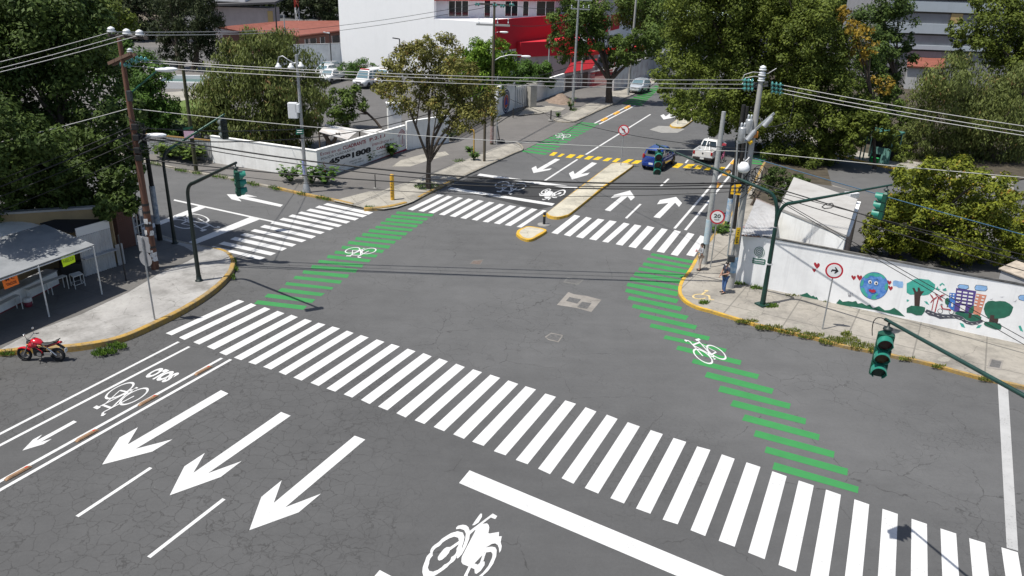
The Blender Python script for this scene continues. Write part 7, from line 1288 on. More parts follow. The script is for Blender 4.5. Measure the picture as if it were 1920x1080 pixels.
def gl_left(mb, c, x, Z, s): gpoly(mb, c, x, Z, [(.28, -.5), (.28, .1), (.12, .35), (-.15, .35), (-.15, .55), (-.5, .18), (-.15, -.15), (-.15, .1), (.02, .1), (.06, -.02), (.06, -.5)], s)
round_sign('turn_sign', 'round red rimmed sign with black arrow before the mural', G(1541.7, 617.4, .13), (1560, 506), .38, (-.35, -.94), gl_right)
round_sign('speed_sign', 'round 20 km/h speed sign next to the metal pole', G(1332, 501, .13), (1343, 406), .40, (-.25, -.97), gl_20)
t, d0, c, f, x, Z = round_sign('no_turn_sign', 'round no turn sign on a thin post on the long island', G(1164, 310, .17), (1169, 244), .45, (-.2, -.98), gl_left)
mb = MB(); a = c + f * .017 + (x * -1 + Z * 1) * .24; b_ = c + f * .017 + (x * 1 - Z * 1) * .24; pr = (x + Z).normalized() * .035; mb.poly([a + pr, a - pr, b_ - pr, b_ + pr]); mb.build('bar', SR, d0)
pf = G(1270.5, 232.5, .17); t = thing('far_sign', 'thin far sign post on the far traffic island', 'road sign', pf); MB().cyl(pf, topof(pf, 1275, 178), .04, n=6).build('post', GALV, t); q = topof(pf, 1272, 212); MB().box(q + Vector((0, -.05, 0)), (.9, .03, .28)).build('plate', M('plate_back', (0.5, 0.5, 0.5), 0.5), t)
bs = G(290, 599, .2); tps = topof(bs, 265, 445); t = thing('sign_back', 'grey back of a square and a round sign on the stall corner', 'road sign', bs); MB().cyl(bs, tps, .04, .036, 8).build('post', GALV, t); c = topof(bs, 266, 459) + Vector((.03, .06, 0)); MB().rbox(c, (.62, .02, .72), -.35, r=.008).build('square_plate', M('plate_back2', (0.33, 0.33, 0.34), 0.5, .3, var=.12, scale=5), t); c = topof(bs, 270.5, 487) + Vector((0, .06, 0)); disc(c, Vector((.34, .94, 0)), .34, .01).build('round_plate', M('plate_back2'), t)
bc = G(1370, 441, .13); t = thing('school_sign', 'yellow school crossing sign below the transformers', 'road sign', bc); c = topof(bc, 1381, 353); MB().cyl(bc, c + Vector((0, 0, .3)), .035, n=7).build('post', GALV, t); f = Vector((-.3, -.95, 0)); x = Vector((.95, -.3, 0)); Z = Vector((0, 0, 1)); c += f * .08; mb = MB(); P = [c + x * a * .36 + Z * b_ * .42 for a, b_ in ((-1, -.9), (1, -.9), (1, .25), (0, 1), (-1, .25))]; mb.sheetbox(P, .012); pl_ = mb.build('plate', SY, t)
mb = MB()
for ox, s in ((-.14, .9), (.13, 1.0)):
    o = c + f * .02 + x * ox; mb.poly([o + x * .035 * math.cos(a) * s + Z * (.14 * s + .035 * math.sin(a)) for a in [6.283 * k / 10 for k in range(10)]]); gpoly(mb, o + f * .002, x, Z, [(-.045, .1), (.05, .1), (.09, -.02), (.05, -.02), (.05, -.06), (.1, -.25), (.06, -.25), (0, -.1), (-.07, -.25), (-.1, -.25), (-.05, -.05), (-.09, -.02)], s)
mb.build('children_symbol', SBK, pl_)
c = G(1409, 430, 2.7); t = thing('street_name_sign', 'white street name plate leaning beside the green signal pole', 'street sign', (c.x, c.y, 0.13)); q = [at(1390, 420, c.y), at(1428, 428, c.y), at(1427, 437.5, c.y), at(1391, 430, c.y)]; mb = MB(); mb.sheetbox(q, .015); np_ = mb.build('plate', M('cream_plate', (0.66, 0.64, 0.61), 0.6), t); X = (q[1] - q[0]).normalized(); Z = (q[0] - q[3]).normalized(); O = sum(q, Vector()) / 4; n = X.cross(Z); n = n if n.y < 0 else -n
mb = MB(); put_text(mb, 'CALLE 10', O + X * .1 + n * .02, X, Z, 1, 0, .01, fit=((q[1] - q[0]).length * .6, (q[0] - q[3]).length * .4)); mb.build('lettering', GREYL, np_); mb = MB(); mb.lathe([(0, 0), (.06, 0), (.06, .012), (0, .012)], O - X * .38 + n * .005, 12, axis=n); mb.build('badge', SR, np_); MB().cyl((c.x, c.y + .03, .13), (c.x, c.y + .03, q[0].z), .03, n=7).build('post', GALV, t)
# wooden plate at the brown pole
q = [at(239, 377.5, 39.5), at(267, 379, 39.5), at(267, 386, 39.5), at(239, 384, 39.5)]; t = thing('street_name_sign', 'grey name plate at the brick pier behind the brown pole', 'street sign', (q[0].x, 39.5, .2)); mb = MB(); mb.sheetbox(q, .02); mb.build('plate', M('grey_plate', (0.42, 0.43, 0.43), 0.6), t); MB().cyl((q[0].x + .3, 39.53, .2), (q[0].x + .3, 39.53, q[0].z), .03, n=6).build('post', GALV, t)
# --- bollards and small posts
def bollard(label, base, tpx, r, mat, band=None, lean=0, foot=None):
    t = thing('bollard', label, 'bollard', base); h = HT(base, *tpx); tp = base + Vector((lean, 0, h)); mb = MB(); mb.cyl(base, tp, r, r, 10); mb.lathe([(r, 0), (r * .8, r * .5), (0, r * .7)], tp, 10); mb.build('shaft', mat, t)
    if band: MB().cyl(base.lerp(tp, .72), base.lerp(tp, .82), r * 1.06, n=10).build('band', band, t)
    if foot: MB().lathe([(foot[0], 0), (foot[0], .04), (0, .06)], base, 14).build('foot', foot[1], t)
    return t, tp
bollard('black bollard with yellow band between the two islands', G(1020, 421.5, 0), (1020.5, 399), .085, SBK, SY, foot=(.42, M('pale_dust')))
t, tp = bollard('stout yellow post with black letters on the corner ramp', G(736, 374.5, .13), (733, 329), .14, M('post_yellow', (0.66, 0.37, 0.03), 0.6, var=.2, scale=6)); mb = MB(); bb = G(736, 374.5, .13)
for i, ch in enumerate('PARADA'): put_text(mb, ch, bb.lerp(tp, .78 - i * .12) + Vector((-.02, -.146, 0)), Vector((1, 0, 0)), Vector((0, 0, 1)), 1, 0, .02, fit=(.12, .13))
mb.build('lettering', SBK, t)
IR = M('dark_post', (0.03, 0.028, 0.026), 0.6)
for bx, by, tx, ty, r_, lab, ft in ((704, 353, 701.5, 327.5, .035, 'thin dark post on the walkway by the yellow post', (.14, M('pale_dust'))), (1032.5, 225.5, 1031.5, 207, .07, 'dark post at the tip of the far pavement', (.3, M('pale_dust'))), (962, 220.5, 965, 203, .05, 'thin dark post in front of the panel gate', None)):
    bollard(lab, G(bx, by, .12), (tx, ty), r_, IR, foot=ft)
bt = G(937, 267, .1); t = thing('tyre_post', 'leaning dark post stuck in a black tyre by the driveway', 'bollard', bt); MB().tube([bt + Vector((.36 * math.cos(a / 16 * 6.283), .36 * math.sin(a / 16 * 6.283), .12)) for a in range(17)], .13, 8).build('tyre', SBK, t); MB().cyl(bt, bt + Vector((-.25, 0, 1.5)), .05, n=7).build('shaft', IR, t)
bp_ = G(888.5, 289, .13); t = thing('bent_pipe', 'yellow pipe with a bent top near the short wooden pole', 'pipe', bp_); h = HT(bp_, 888, 243); MB().tube([bp_, bp_ + Vector((0, 0, h - .3)), bp_ + Vector((-.03, 0, h - .08)), bp_ + Vector((-.15, 0, h)), bp_ + Vector((-.3, 0, h - .03)), bp_ + Vector((-.36, 0, h - .18))], .06, 8).build('pipe', M('pipe_yellow', (0.50, 0.30, 0.04), 0.6), t)
# --- overhead cables
def cable(label, pts, r, mat, sag=.3, group='overhead cables', name='overhead_cable', n=14):
    P = [];
    for i in range(len(pts) - 1):
        a, b_ = Vector(pts[i]), Vector(pts[i + 1])
        for k in range(n): f = k / n; P.append(a.lerp(b_, f) - Vector((0, 0, sag * 4 * f * (1 - f))))
    P.append(Vector(pts[-1])); t = MB().tube(P, r, 5).build(name, mat, None, P[0]); return tag(t, label, 'cable', group)
names = ('upper', 'middle', 'lower')
L3 = [at(280, 113, Y3), at(262, 116, Y3), at(248, 124, Y3)]; R4 = [at(1391, 150, Y4), at(1391, 158, Y4), at(1391, 166, Y4)]
for i in range(3): cable(f'{names[i]} bare wire crossing from the brown pole to the transformer pole', [L3[i], R4[i]], .017, ALU, .25)
Lr = [at(1469, 160, Y4), at(1469, 168, Y4), at(1469, 175, Y4)]
for i, y in enumerate((229, 241, 248)): cable(f'{names[i]} bare wire running right from the transformer pole', [Lr[i], at(2080, y + 30, 31 - i * .3)], .017, ALU, .1)
for i, y in enumerate((117, 129, 136)): cable(f'{names[i]} bare wire running left from the brown pole', [A3[i], at(-160, y + 36, 34 - i * .4)], .016, ALU, .08)
cable('topmost thin wire running from the brown pole over the pines', [A3[0], at(560, 54, 78)], .02, ALU, .1); cable('thin wire from the brown pole toward the red roof', [A3[2], at(560, 58, 78)], .02, ALU, .1)
W3, W4 = at(243, 203, Y3), at(1405, 284, Y4)
cable('pale messenger cable slung across the junction', [W3, W4], .019, M('pale_cable', (0.42, 0.42, 0.40), 0.6), .35); cable('pale messenger cable going left across the huge tree', [W3, at(-150, 303, 33.5)], .018, M('pale_cable'), .05); cable('pale messenger cable going right across the ficus', [W4, at(2080, 346, 32)], .018, M('pale_cable'), .05)
for (a, b_, r_, sg, lab) in (((255, 250), (1398, 342), .04, .85, 'thick black cable bundle across the junction'), ((258, 256), (1398, 344), .025, 1.0, 'thin black cable just under the thick bundle'), ((262, 298), (1396, 352), .032, .55, 'lower black cable across the zebra crossing'), ((262, 305), (1396, 358), .015, .85, 'lowest thin black cable across the junction')):
    cable(lab, [at(*a, Y3), at(*b_, Y4 - .2)], r_, BLK, sg)
for i, (a, e, r_, lab) in enumerate((((250, 236), (-160, 392), .02, 'first black cable hanging left over the stall'), ((252, 246), (-160, 408), .035, 'second and thickest black cable hanging left over the stall'), ((254, 262), (-160, 428), .02, 'third black cable hanging left over the stall'), ((256, 288), (-160, 455), .018, 'lowest black cable hanging left over the stall'))): cable(lab, [at(*a, Y3), at(*e, 31.5)], r_, BLK, .12)
for i, (a, e, r_, m_, lab) in enumerate((((1412, 296), (2060, 478), .022, BLUEC, 'blue cable running right in front of the ficus'), ((1408, 338), (2060, 530), .03, BLK, 'thick black cable running right under the blue one'), ((1406, 346), (2060, 512), .018, BLK, 'thin black cable running right over the guard house roof'), ((1406, 352), (2060, 548), .022, BLK, 'lowest black cable over the guard house roof'), ((1410, 344), (2060, 712), .018, BLK, 'steep black cable crossing the painted tree of the mural'), ((1412, 348), (2060, 726), .018, BLK, 'steep black cable crossing the painted road of the mural'))): cable(lab, [at(*a, Y4 - .2), at(*e, 29.5 if i > 3 else 31)], r_, m_, .06)
mb = MB(); P = [at(x, y, 36.5) for x, y in ((1541, 388), (1548, 383), (1560, 381), (1564, 386), (1558, 390), (1546, 391), (1541, 388))]; t = tag(MB().tube(P, .025, 5).build('cable_loop', BLK, None, P[0]), 'coil of spare black cable hanging over the guard house roof', 'cable')
for i, (a, e) in enumerate((((893, 8), (560, 56)), ((930, 10), (560, 66)))): cable(('upper', 'lower')[i] + ' thin wire across the blank white wall', [at(*a, Y9), at(*e, 84)], .02, BLK, .2)
for i, (a, e) in enumerate((((958, 9), (1074, 8)), ((960, 48), (1090, 30)), ((924, 150), (1076, 122)), ((924, 158), (1076, 140)))): cable(('top', 'second', 'third', 'lowest')[i] + ' wire from the crossarm pole to the slim pale pole', [at(*a, Y9), at(*e, Y10)], .022 if i < 2 else .035, BLK, .4)
for i, (a, e) in enumerate((((1078, 118), (1180, 108)), ((1076, 138), (1180, 122)))): cable(('upper', 'lower')[i] + ' dark wire sagging before the clinic entrance', [at(*a, Y10), at(*e, b12.y)], .03, BLK, .3)
for i, (a, e) in enumerate((((920, 150), (262, 240)), ((920, 165), (262, 262)))): cable(('upper', 'lower')[i] + ' long black cable from the crossarm pole to the brown pole', [at(*a, Y9), at(*e, Y3)], .03, BLK, 1.6)
cable('wire from the transformer pole up to the crossarm pole', [at(1405, 280, Y4), at(924, 170, Y9)], .02, BLK, .9)
# ------------------------------------------------------------------ vehicles
def carpaint(name, c, rough=0.22, metal=0.0):
    m = M(name, c, rough, metal, spec=0.6); b = m.node_tree.nodes['Principled BSDF']; b.inputs['Coat Weight'].default_value = 0.7; b.inputs['Coat Roughness'].default_value = 0.06; return m
CGL = M('car_glass', (0.02, 0.03, 0.035), 0.05, spec=0.8); CGB = M('pale_car_glass', (0.10, 0.17, 0.20), 0.06, spec=0.8); TYRE = M('tyre_rubber', (0.014, 0.014, 0.015), 0.85); RIM = M('rim_alloy', (0.42, 0.43, 0.44), 0.35, 0.6); PLA = M('black_plastic', (0.022, 0.022, 0.024), 0.6); TAIL = M('tail_red', (0.34, 0.008, 0.012), 0.2, spec=.6); HEAD = M('headlight_glass', (0.62, 0.66, 0.68), 0.12, spec=.8); PLATE = M('number_plate', (0.66, 0.68, 0.68), 0.5); ORNG = M('indicator_orange', (0.6, 0.16, 0.02), 0.3)
def rrect(x0, x1, w, z, r=0.16, n=4):
    P = []
    for cx, cy, a0 in ((x1 - r, w - r, 0), (x0 + r, w - r, 90), (x0 + r, -w + r, 180), (x1 - r, -w + r, 270)):
        for k in range(n + 1): a = math.radians(a0 + 90 * k / n); P.append((cx + r * math.cos(a), cy + r * math.sin(a), z))
    return P
def car(name, label, cat, loc, rz, paint, st, cabin, wheels, wr=0.31, glass=CGL, group=None, bed=None, bumper=PLA, lights=True, tailz=0.8, headz=0.66, split=(0.5,), rack=False, rearwin=True):
    """st: stations (x, half width, z bottom, z belt); cabin: (x base front, x roof front, x roof rear, x base rear, z belt, z roof)"""
    t = thing(name, label, cat, loc, rz, group); t['_w'] = (0, 0, 0)
    secs = []
    for x, w, zb, zt in st:
        secs.append([(x, -w * .84, zb), (x, -w * .97, zb + .14), (x, -w, zb + (zt - zb) * .5), (x, -w * .985, zt - .13), (x, -w * .90, zt - .02), (x, -w * .45, zt + .025), (x, w * .45, zt + .025), (x, w * .90, zt - .02), (x, w * .985, zt - .13), (x, w, zb + (zt - zb) * .5), (x, w * .97, zb + .14), (x, w * .84, zb)])
    body = MB().loft(secs).build('body', paint, t)
    xb0, xr0, xr1, xb1, zb, zr = cabin; W_ = max(s[1] for s in st); wb, wr_ = W_ * .93, W_ * .74
    c = MB().loft([rrect(xb1, xb0, wb, zb - .06, .1), rrect(xb1 + (xr1 - xb1) * .5, xb0 + (xr0 - xb0) * .5, (wb + wr_) / 2 + .015, (zb + zr) / 2, .13), rrect(xr1, xr0, wr_, zr - .05, .16), rrect(xr1 + .06, xr0 - .08, wr_ - .09, zr, .16)]).build('cabin', paint, t)
    def pane(nm, q, n_, parent=t, mat=glass):
        q = [Vector(p) for p in q]; n_ = Vector(n_).normalized(); ce = sum(q, Vector()) / 4; q = [ce + (p - ce) * .97 + n_ * .022 for p in q]; mb = MB(); mb.sheetbox(q, .006); return mb.build(nm, mat, parent)
    e = .10; lo, hi = zb + .03, zr - .09; fx = lambda z, a, b: a + (b - a) * (z - zb) / (zr - zb); hw = lambda z: wb + (wr_ - wb) * (z - zb) / (zr - zb)
    pane('windshield', [(fx(lo, xb0, xr0), -hw(lo) + e, lo), (fx(lo, xb0, xr0), hw(lo) - e, lo), (fx(hi, xb0, xr0), hw(hi) - e, hi), (fx(hi, xb0, xr0), -hw(hi) + e, hi)], (zr - zb, 0, abs(xb0 - xr0)))
    if rearwin: pane('rear_window', [(fx(lo, xb1, xr1), hw(lo) - e, lo), (fx(lo, xb1, xr1), -hw(lo) + e, lo), (fx(hi, xb1, xr1), -hw(hi) + e, hi), (fx(hi, xb1, xr1), hw(hi) - e, hi)], (-(zr - zb), 0, abs(xb1 - xr1)))
    cuts = [0.0] + list(split) + [1.0]
    for s in (1, -1):
        for i in range(len(cuts) - 1):
            def X(f, z): a = fx(z, xb0, xr0) - .13; b = fx(z, xb1, xr1) + .13; return a + (b - a) * f
            f0, f1 = cuts[i] + (.02 if i else 0), cuts[i + 1] - (.02 if i < len(cuts) - 2 else 0)
            pane('side_window', [(X(f0, lo), s * hw(lo), lo), (X(f1, lo), s * hw(lo), lo), (X(f1, hi), s * hw(hi), hi), (X(f0, hi), s * hw(hi), hi)], (0, s, .35))
    for x in wheels:
        for s in (1, -1):
            wdt = W_ * .985; mb = MB(); mb.lathe([(0, -.09), (wr * .62, -.1), (wr * .9, -.1), (wr, -.06), (wr, .06), (wr * .9, .1), (wr * .62, .1), (0, .09)], (x, s * (wdt - .08), wr), 20, axis=(0, s, 0)); wl = mb.build('wheel', TYRE, t)
            mb = MB(); mb.lathe([(wr * .62, .102), (wr * .55, .09), (wr * .2, .085), (wr * .12, .105), (0, .106)], (x, s * (wdt - .08), wr), 16, axis=(0, s, 0)); mb.build('rim', RIM, wl)
            mb = MB(); A = [math.radians(-8 + 196 * k / 14) for k in range(15)]; ry = s * (wdt + .012); P = [(x + math.cos(a) * wr * 1.22, ry, wr + math.sin(a) * wr * 1.2) for a in A]; mb.add(P, [list(range(15)) if s < 0 else list(range(15))[::-1]]); P2 = [(p[0], ry - s * .03, p[2]) for p in P]; mb.add(P + P2, [(i, i + 1, 15 + i + 1, 15 + i) for i in range(14)]); mb.build('wheel_arch', PLA, t)
    x0, x1 = st[-1][0], st[0][0]; wf, wq = st[0][1], st[-1][1]; wf2, wq2 = st[1][1], st[-2][1]
    MB().rbox((x1 - .04, 0, st[0][2] + .16), (.16, wf * 1.92, .26), r=.06).build('front_bumper', bumper, t); MB().rbox((x0 + .04, 0, st[-1][2] + .16), (.16, wq * 1.92, .26), r=.06).build('rear_bumper', bumper, t)
    MB().box((x0 - .045, 0, st[-1][2] + .22), (.012, .34, .14)).build('number_plate', PLATE, t); MB().box((x1 + .045, 0, st[0][2] + .2), (.012, .34, .14)).build('number_plate', PLATE, t)
    if lights:
        for s in (1, -1):
            MB().rbox((x0 + .05, s * wq * .88, tailz), (.16, .17, .28), r=.04).build('tail_light', TAIL, t); MB().rbox((x1 - .08, s * wf * .80, headz), (.22, .34, .15), r=.05).build('headlight', HEAD, t)
        MB().box((x1 + .012, 0, headz - .04), (.03, wf * .9, .12)).build('grille', PLA, t)
    for s in (1, -1): MB().rbox((xb0 - .35, s * (wb + .12), zb + .1), (.12, .2, .13), r=.04).build('mirror', PLA if bumper is PLA else paint, t)
    return t
def hatch(zb=.22, w=.86): return [(2.0, w * .74, .3, .62), (1.86, w * .9, .24, .72), (1.3, w * .98, zb, .86), (.6, w, zb, .92), (-1.2, w, zb, .96), (-1.75, w * .97, .24, .98), (-1.98, w * .88, .3, .9)]
d64 = math.radians(62)
def gmid(a, b): return (G(*a) + G(*b)) / 2
rc = gmid((1201, 318.5), (1238, 322)); dv = Vector((math.cos(d64), math.sin(d64), 0)); c = rc + dv * 2.0
bc_ = car('parked_car', 'metallic blue hatchback waiting behind the yellow blocks', 'car', (c.x, c.y, 0), d64, carpaint('blue_car_paint', (0.012, 0.05, 0.30), .2, .35), hatch(), (.95, .35, -1.35, -1.85, .93, 1.47), (1.25, -1.28), tailz=1.0, bumper=carpaint('blue_car_paint', (0.012, 0.05, 0.30)))
bc_.scale = (1.04, 1.04, 1.18)
MB().rbox((-1.72, 0, 1.44), (.3, 1.1, .05), r=.02).build('spoiler', MATS['blue_car_paint'], bc_)
# white pickup with a load
rc = gmid((1294, 305), (1337, 309)); dv = Vector((math.cos(math.radians(63)), math.sin(math.radians(63)), 0)); c = rc + dv * 2.2; WPT = carpaint('white_car_paint', (0.70, 0.70, 0.69))
pk = car('pickup_truck', 'small white pickup truck with a loaded bed seen from behind', 'pickup', (c.x, c.y, 0), math.radians(63), WPT, [(2.2, .66, .34, .66), (2.05, .78, .28, .76), (1.4, .84, .26, .9), (.8, .85, .26, .96), (-.25, .85, .26, .98), (-.3, .85, .26, .98)], (1.15, .55, -.1, -.3, .96, 1.5), (1.4, -1.25), .31, split=(), lights=False)
pk.scale = (1.0, 1.0, 1.14)
for nm, a, d in (('bed_side', (-1.25, .82, .72), (1.95, .1, .56)), ('bed_side', (-1.25, -.82, .72), (1.95, .1, .56)), ('tailgate', (-2.2, 0, .74), (.1, 1.7, .52)), ('bed_floor', (-1.25, 0, .5), (1.95, 1.6, .08))): MB().rbox(a, d, r=.04).build(nm, WPT, pk)
for s in (1, -1): MB().rbox((-2.23, s * .76, .82), (.1, .17, .26), r=.03).build('tail_light', TAIL, pk)
MB().rbox((-2.26, 0, .42), (.18, 1.6, .2), r=.05).build('rear_bumper', PLA, pk); MB().box((-2.36, 0, .44), (.012, .34, .14)).build('number_plate', PLATE, pk); MB().cyl((-2.255, 0, .8), (-2.262, 0, .8), .07, n=12).build('badge', PLA, pk)
mtp = Matrix.Translation((c.x, c.y, 0)) @ Matrix.Rotation(math.radians(63), 4, 'Z')
def load(name, label, cat, mb, mat, at_):
    p = mtp @ Vector(at_); o = mb.build(name, mat); o.location = p; o.rotation_euler = (0, 0, math.radians(63)); return tag(o, label, cat, 'load in the bed of the white pickup')
mb = MB()
for x, y, r in ((0, 0, .34), (.3, .25, .26), (-.2, .3, .26)): mb.ell((x, y, .2), (r, r * 1.1, r * .75), 12)
load('sack', 'white stuffed sack lying in the pickup bed', 'sack', mb, M('white_sack', (0.72, 0.72, 0.71), 0.9, var=.08, scale=6), (-1.75, .25, .56)); mb = MB(); mb.ell((0, 0, .2), (.3, .36, .26), 12); load('sack', 'pale blue sack beside the white one in the pickup bed', 'sack', mb, M('pale_sack', (0.5, 0.56, 0.62), 0.9), (-1.25, .45, .56))
mb = MB(); mb.tube([(0, 0, 0), (1.0, -.05, 1.35)], .05, 8); load('pvc_pipe', 'long white pipe leaning up out of the pickup bed', 'pipe', mb, M('white_pipe', (0.7, 0.7, 0.68), 0.5), (-1.55, .1, .6)); mb = MB(); mb.tube([(0, 0, 0), (.7, .3, .75)], .045, 8); load('pvc_pipe', 'short white pipe standing behind the pickup cab', 'pipe', mb, M('white_pipe'), (-.95, -.3, .75))
mb = MB()
for i in range(5): mb.tube([(.0, .1 * i, .05 * i), (.5, .1 * i - .3, .2), (.9, .1 * i - .5, .25 + .04 * i)], .025, 5)
load('branches', 'bundle of brown sticks in the pickup bed', 'sticks', mb, M('brown_sticks', (0.16, 0.10, 0.06), 0.9), (-1.5, -.3, .6))
# bicycle standing on the far side of the pickup
p = mtp @ Vector((-.4, -1.35, 0)); t = thing('bicycle', 'dark bicycle standing at the right side of the white pickup', 'bicycle', p, math.radians(63)); t['_w'] = (0, 0, 0)
for x in (-.52, .52):
    w_ = MB().tube([(x + .33 * math.cos(a / 20 * 6.283), 0, .34 + .33 * math.sin(a / 20 * 6.283)) for a in range(21)], .028, 6).build('wheel', TYRE, t)
    mb = MB()
    for k in range(6): a = k * math.pi / 6; mb.tube([(x + .31 * math.cos(a), 0, .34 + .31 * math.sin(a)), (x - .31 * math.cos(a), 0, .34 - .31 * math.sin(a))], .004, 4)
    mb.build('spokes', RIM, w_)
mb = MB(); PKF = M('pink_frame', (0.45, 0.08, 0.2), .4)
for a, b in (((-.52, .34), (-.05, .3)), ((-.05, .3), (.35, .8)), ((-.05, .3), (-.2, .85)), ((-.2, .8), (.35, .78)), ((-.52, .34), (-.2, .8)), ((.52, .34), (.36, .9))): mb.tube([(a[0], 0, a[1]), (b[0], 0, b[1])], .022, 6)
mb.build('frame', PKF, t); MB().rbox((-.2, 0, .9), (.26, .13, .06), r=.02).build('saddle', PLA, t); MB().tube([(.34, -.28, .98), (.37, 0, .95), (.34, .28, .98)], .018, 6).build('handlebar', PLA, t)
# silver car far up the road
fc = gmid((1175, 177), (1200, 176.5)); a_ = math.radians(62 + 180); dv = Vector((math.cos(a_), math.sin(a_), 0)); c = fc - dv * 2.1
car('parked_car', 'silver car parked on the far pavement by the concrete pole', 'car', (c.x, c.y, 0.13), a_, carpaint('silver_paint', (0.52, 0.55, 0.58), .25, .3), [(2.2, .76, .32, .7), (2.05, .88, .26, .82), (1.4, .94, .24, .98), (.7, .95, .24, 1.03), (-1.3, .95, .24, 1.06), (-1.95, .92, .26, 1.05), (-2.2, .84, .32, .95)], (1.0, .3, -1.5, -2.0, 1.03, 1.63), (1.4, -1.35), .35, glass=CGB, bumper=carpaint('silver_paint', (0.52, 0.55, 0.58)), headz=.78, tailz=1.0)
# yard vehicles
DC = [(2.6, .74, .4, .86), (2.45, .86, .34, .98), (1.7, .9, .32, 1.08), (1.2, .9, .32, 1.12), (-.75, .9, .32, 1.14), (-.8, .9, .32, 1.14)]
f0 = gmid((596, 160), (617, 160)); r0_ = G(645, 151.5, .12); hd = (G(616, 160, .12) - r0_); a_ = math.atan2(hd.y, hd.x); dv = Vector((math.cos(a_), math.sin(a_), 0)); c = f0 - dv * 2.3
dp = car('pickup_truck', 'white double cab patrol pickup parked in the yard', 'pickup', (c.x, c.y, .128), a_, WPT, DC, (1.3, .65, -.65, -.8, 1.12, 1.75), (1.6, -1.7), .38, glass=CGB, lights=False, group='white vehicles parked in the yard')
for nm, a, d in (('bed_side', (-1.7, .86, .86), (1.75, .1, .62)), ('bed_side', (-1.7, -.86, .86), (1.75, .1, .62)), ('tailgate', (-2.55, 0, .86), (.1, 1.7, .6)), ('bed_floor', (-1.7, 0, .66), (1.75, 1.64, .08))): MB().rbox(a, d, r=.04).build(nm, WPT, dp)
for s in (1, -1): MB().rbox((2.55, s * .6, .78), (.2, .32, .2), r=.05).build('headlight', HEAD, dp)
MB().box((2.62, 0, .74), (.05, .8, .16)).build('grille', PLA, dp); MB().box((.3, .912, .95), (1.2, .01, .08)).build('side_stripe', M('stripe_grey', (0.08, 0.08, 0.1), .5), dp)
SUVS = [(2.2, .76, .36, .8), (2.05, .88, .3, .9), (1.4, .92, .28, 1.02), (.7, .93, .28, 1.06), (-1.3, .93, .28, 1.08), (-1.95, .9, .3, 1.06), (-2.2, .84, .36, .98)]
sx = Vector((-dv.y, dv.x, 0)); 
q = c + dv * -1.2 + G(588, 152, .12) - G(612, 156, .12); c2 = gmid((582, 153), (600, 152)) - dv * 2.0 + Vector((0, 2.0, 0))
car('parked_car', 'white estate car parked behind the patrol pickup', 'car', (c2.x, c2.y, .128), a_, WPT, SUVS, (1.05, .35, -1.6, -2.0, 1.06, 1.62), (1.4, -1.35), .34, glass=CGB, group='white vehicles parked in the yard')
c3 = c2 + Vector((-.6, 4.6, 0)); car('parked_car', 'grey car parked farthest back in the yard', 'car', (c3.x, c3.y, .128), a_, carpaint('grey_paint', (0.30, 0.31, 0.32)), SUVS, (1.05, .35, -1.6, -2.0, 1.06, 1.5), (1.4, -1.35), .34, glass=CGB, group='white vehicles parked in the yard')
VAN = [(2.7, .78, .42, .95), (2.55, .94, .36, 1.08), (1.9, .98, .34, 1.2), (1.5, .99, .34, 1.25), (-2.4, .99, .34, 1.28), (-2.75, .97, .36, 1.25)]
for k, (pa, pb2, lab) in enumerate((((660, 168), (688, 169), 'white ambulance with red light bar and orange stripe'), ((697, 166), (724, 167), 'white ambulance half hidden by the bronze street tree'))):
    f0 = gmid(pa, pb2); hd = G(687, 168, .12) - G(716, 158, .12); a2 = math.atan2(hd.y, hd.x) - .12; dv2 = Vector((math.cos(a2), math.sin(a2), 0)); c = f0 - dv2 * 2.5
    v = car('ambulance', lab, 'ambulance', (c.x, c.y, .128), a2, WPT, VAN, (1.75, 1.15, -2.6, -2.72, 1.24, 2.2), (1.75, -1.7), .37, glass=CGB, split=(.22,), headz=.85, group='ambulances parked in the yard')
    MB().rbox((.95, 0, 2.26), (.3, 1.2, .14), r=.04).build('light_bar', M('light_bar_red', (0.45, 0.06, 0.06), .3) if k == 0 else M('light_bar_tan', (0.42, 0.36, 0.28), .4), v)
    for s in (1, -1): MB().box((.3, s * .995, 1.05), (2.2, .012, .16)).build('orange_stripe', ORNG, v)
# white car just cut by the left edge
p = G(-14, 712); a_ = math.atan2(.9, .44); dv = Vector((math.cos(a_), math.sin(a_), 0)); c = p - dv * 2.05 + Vector((-.55, .25, 0))
car('parked_car', 'white car only just reaching in at the left edge', 'car', (c.x, c.y, 0), a_, WPT, hatch(), (.95, .35, -1.35, -1.85, .93, 1.47), (1.25, -1.28), tailz=1.0, bumper=WPT)
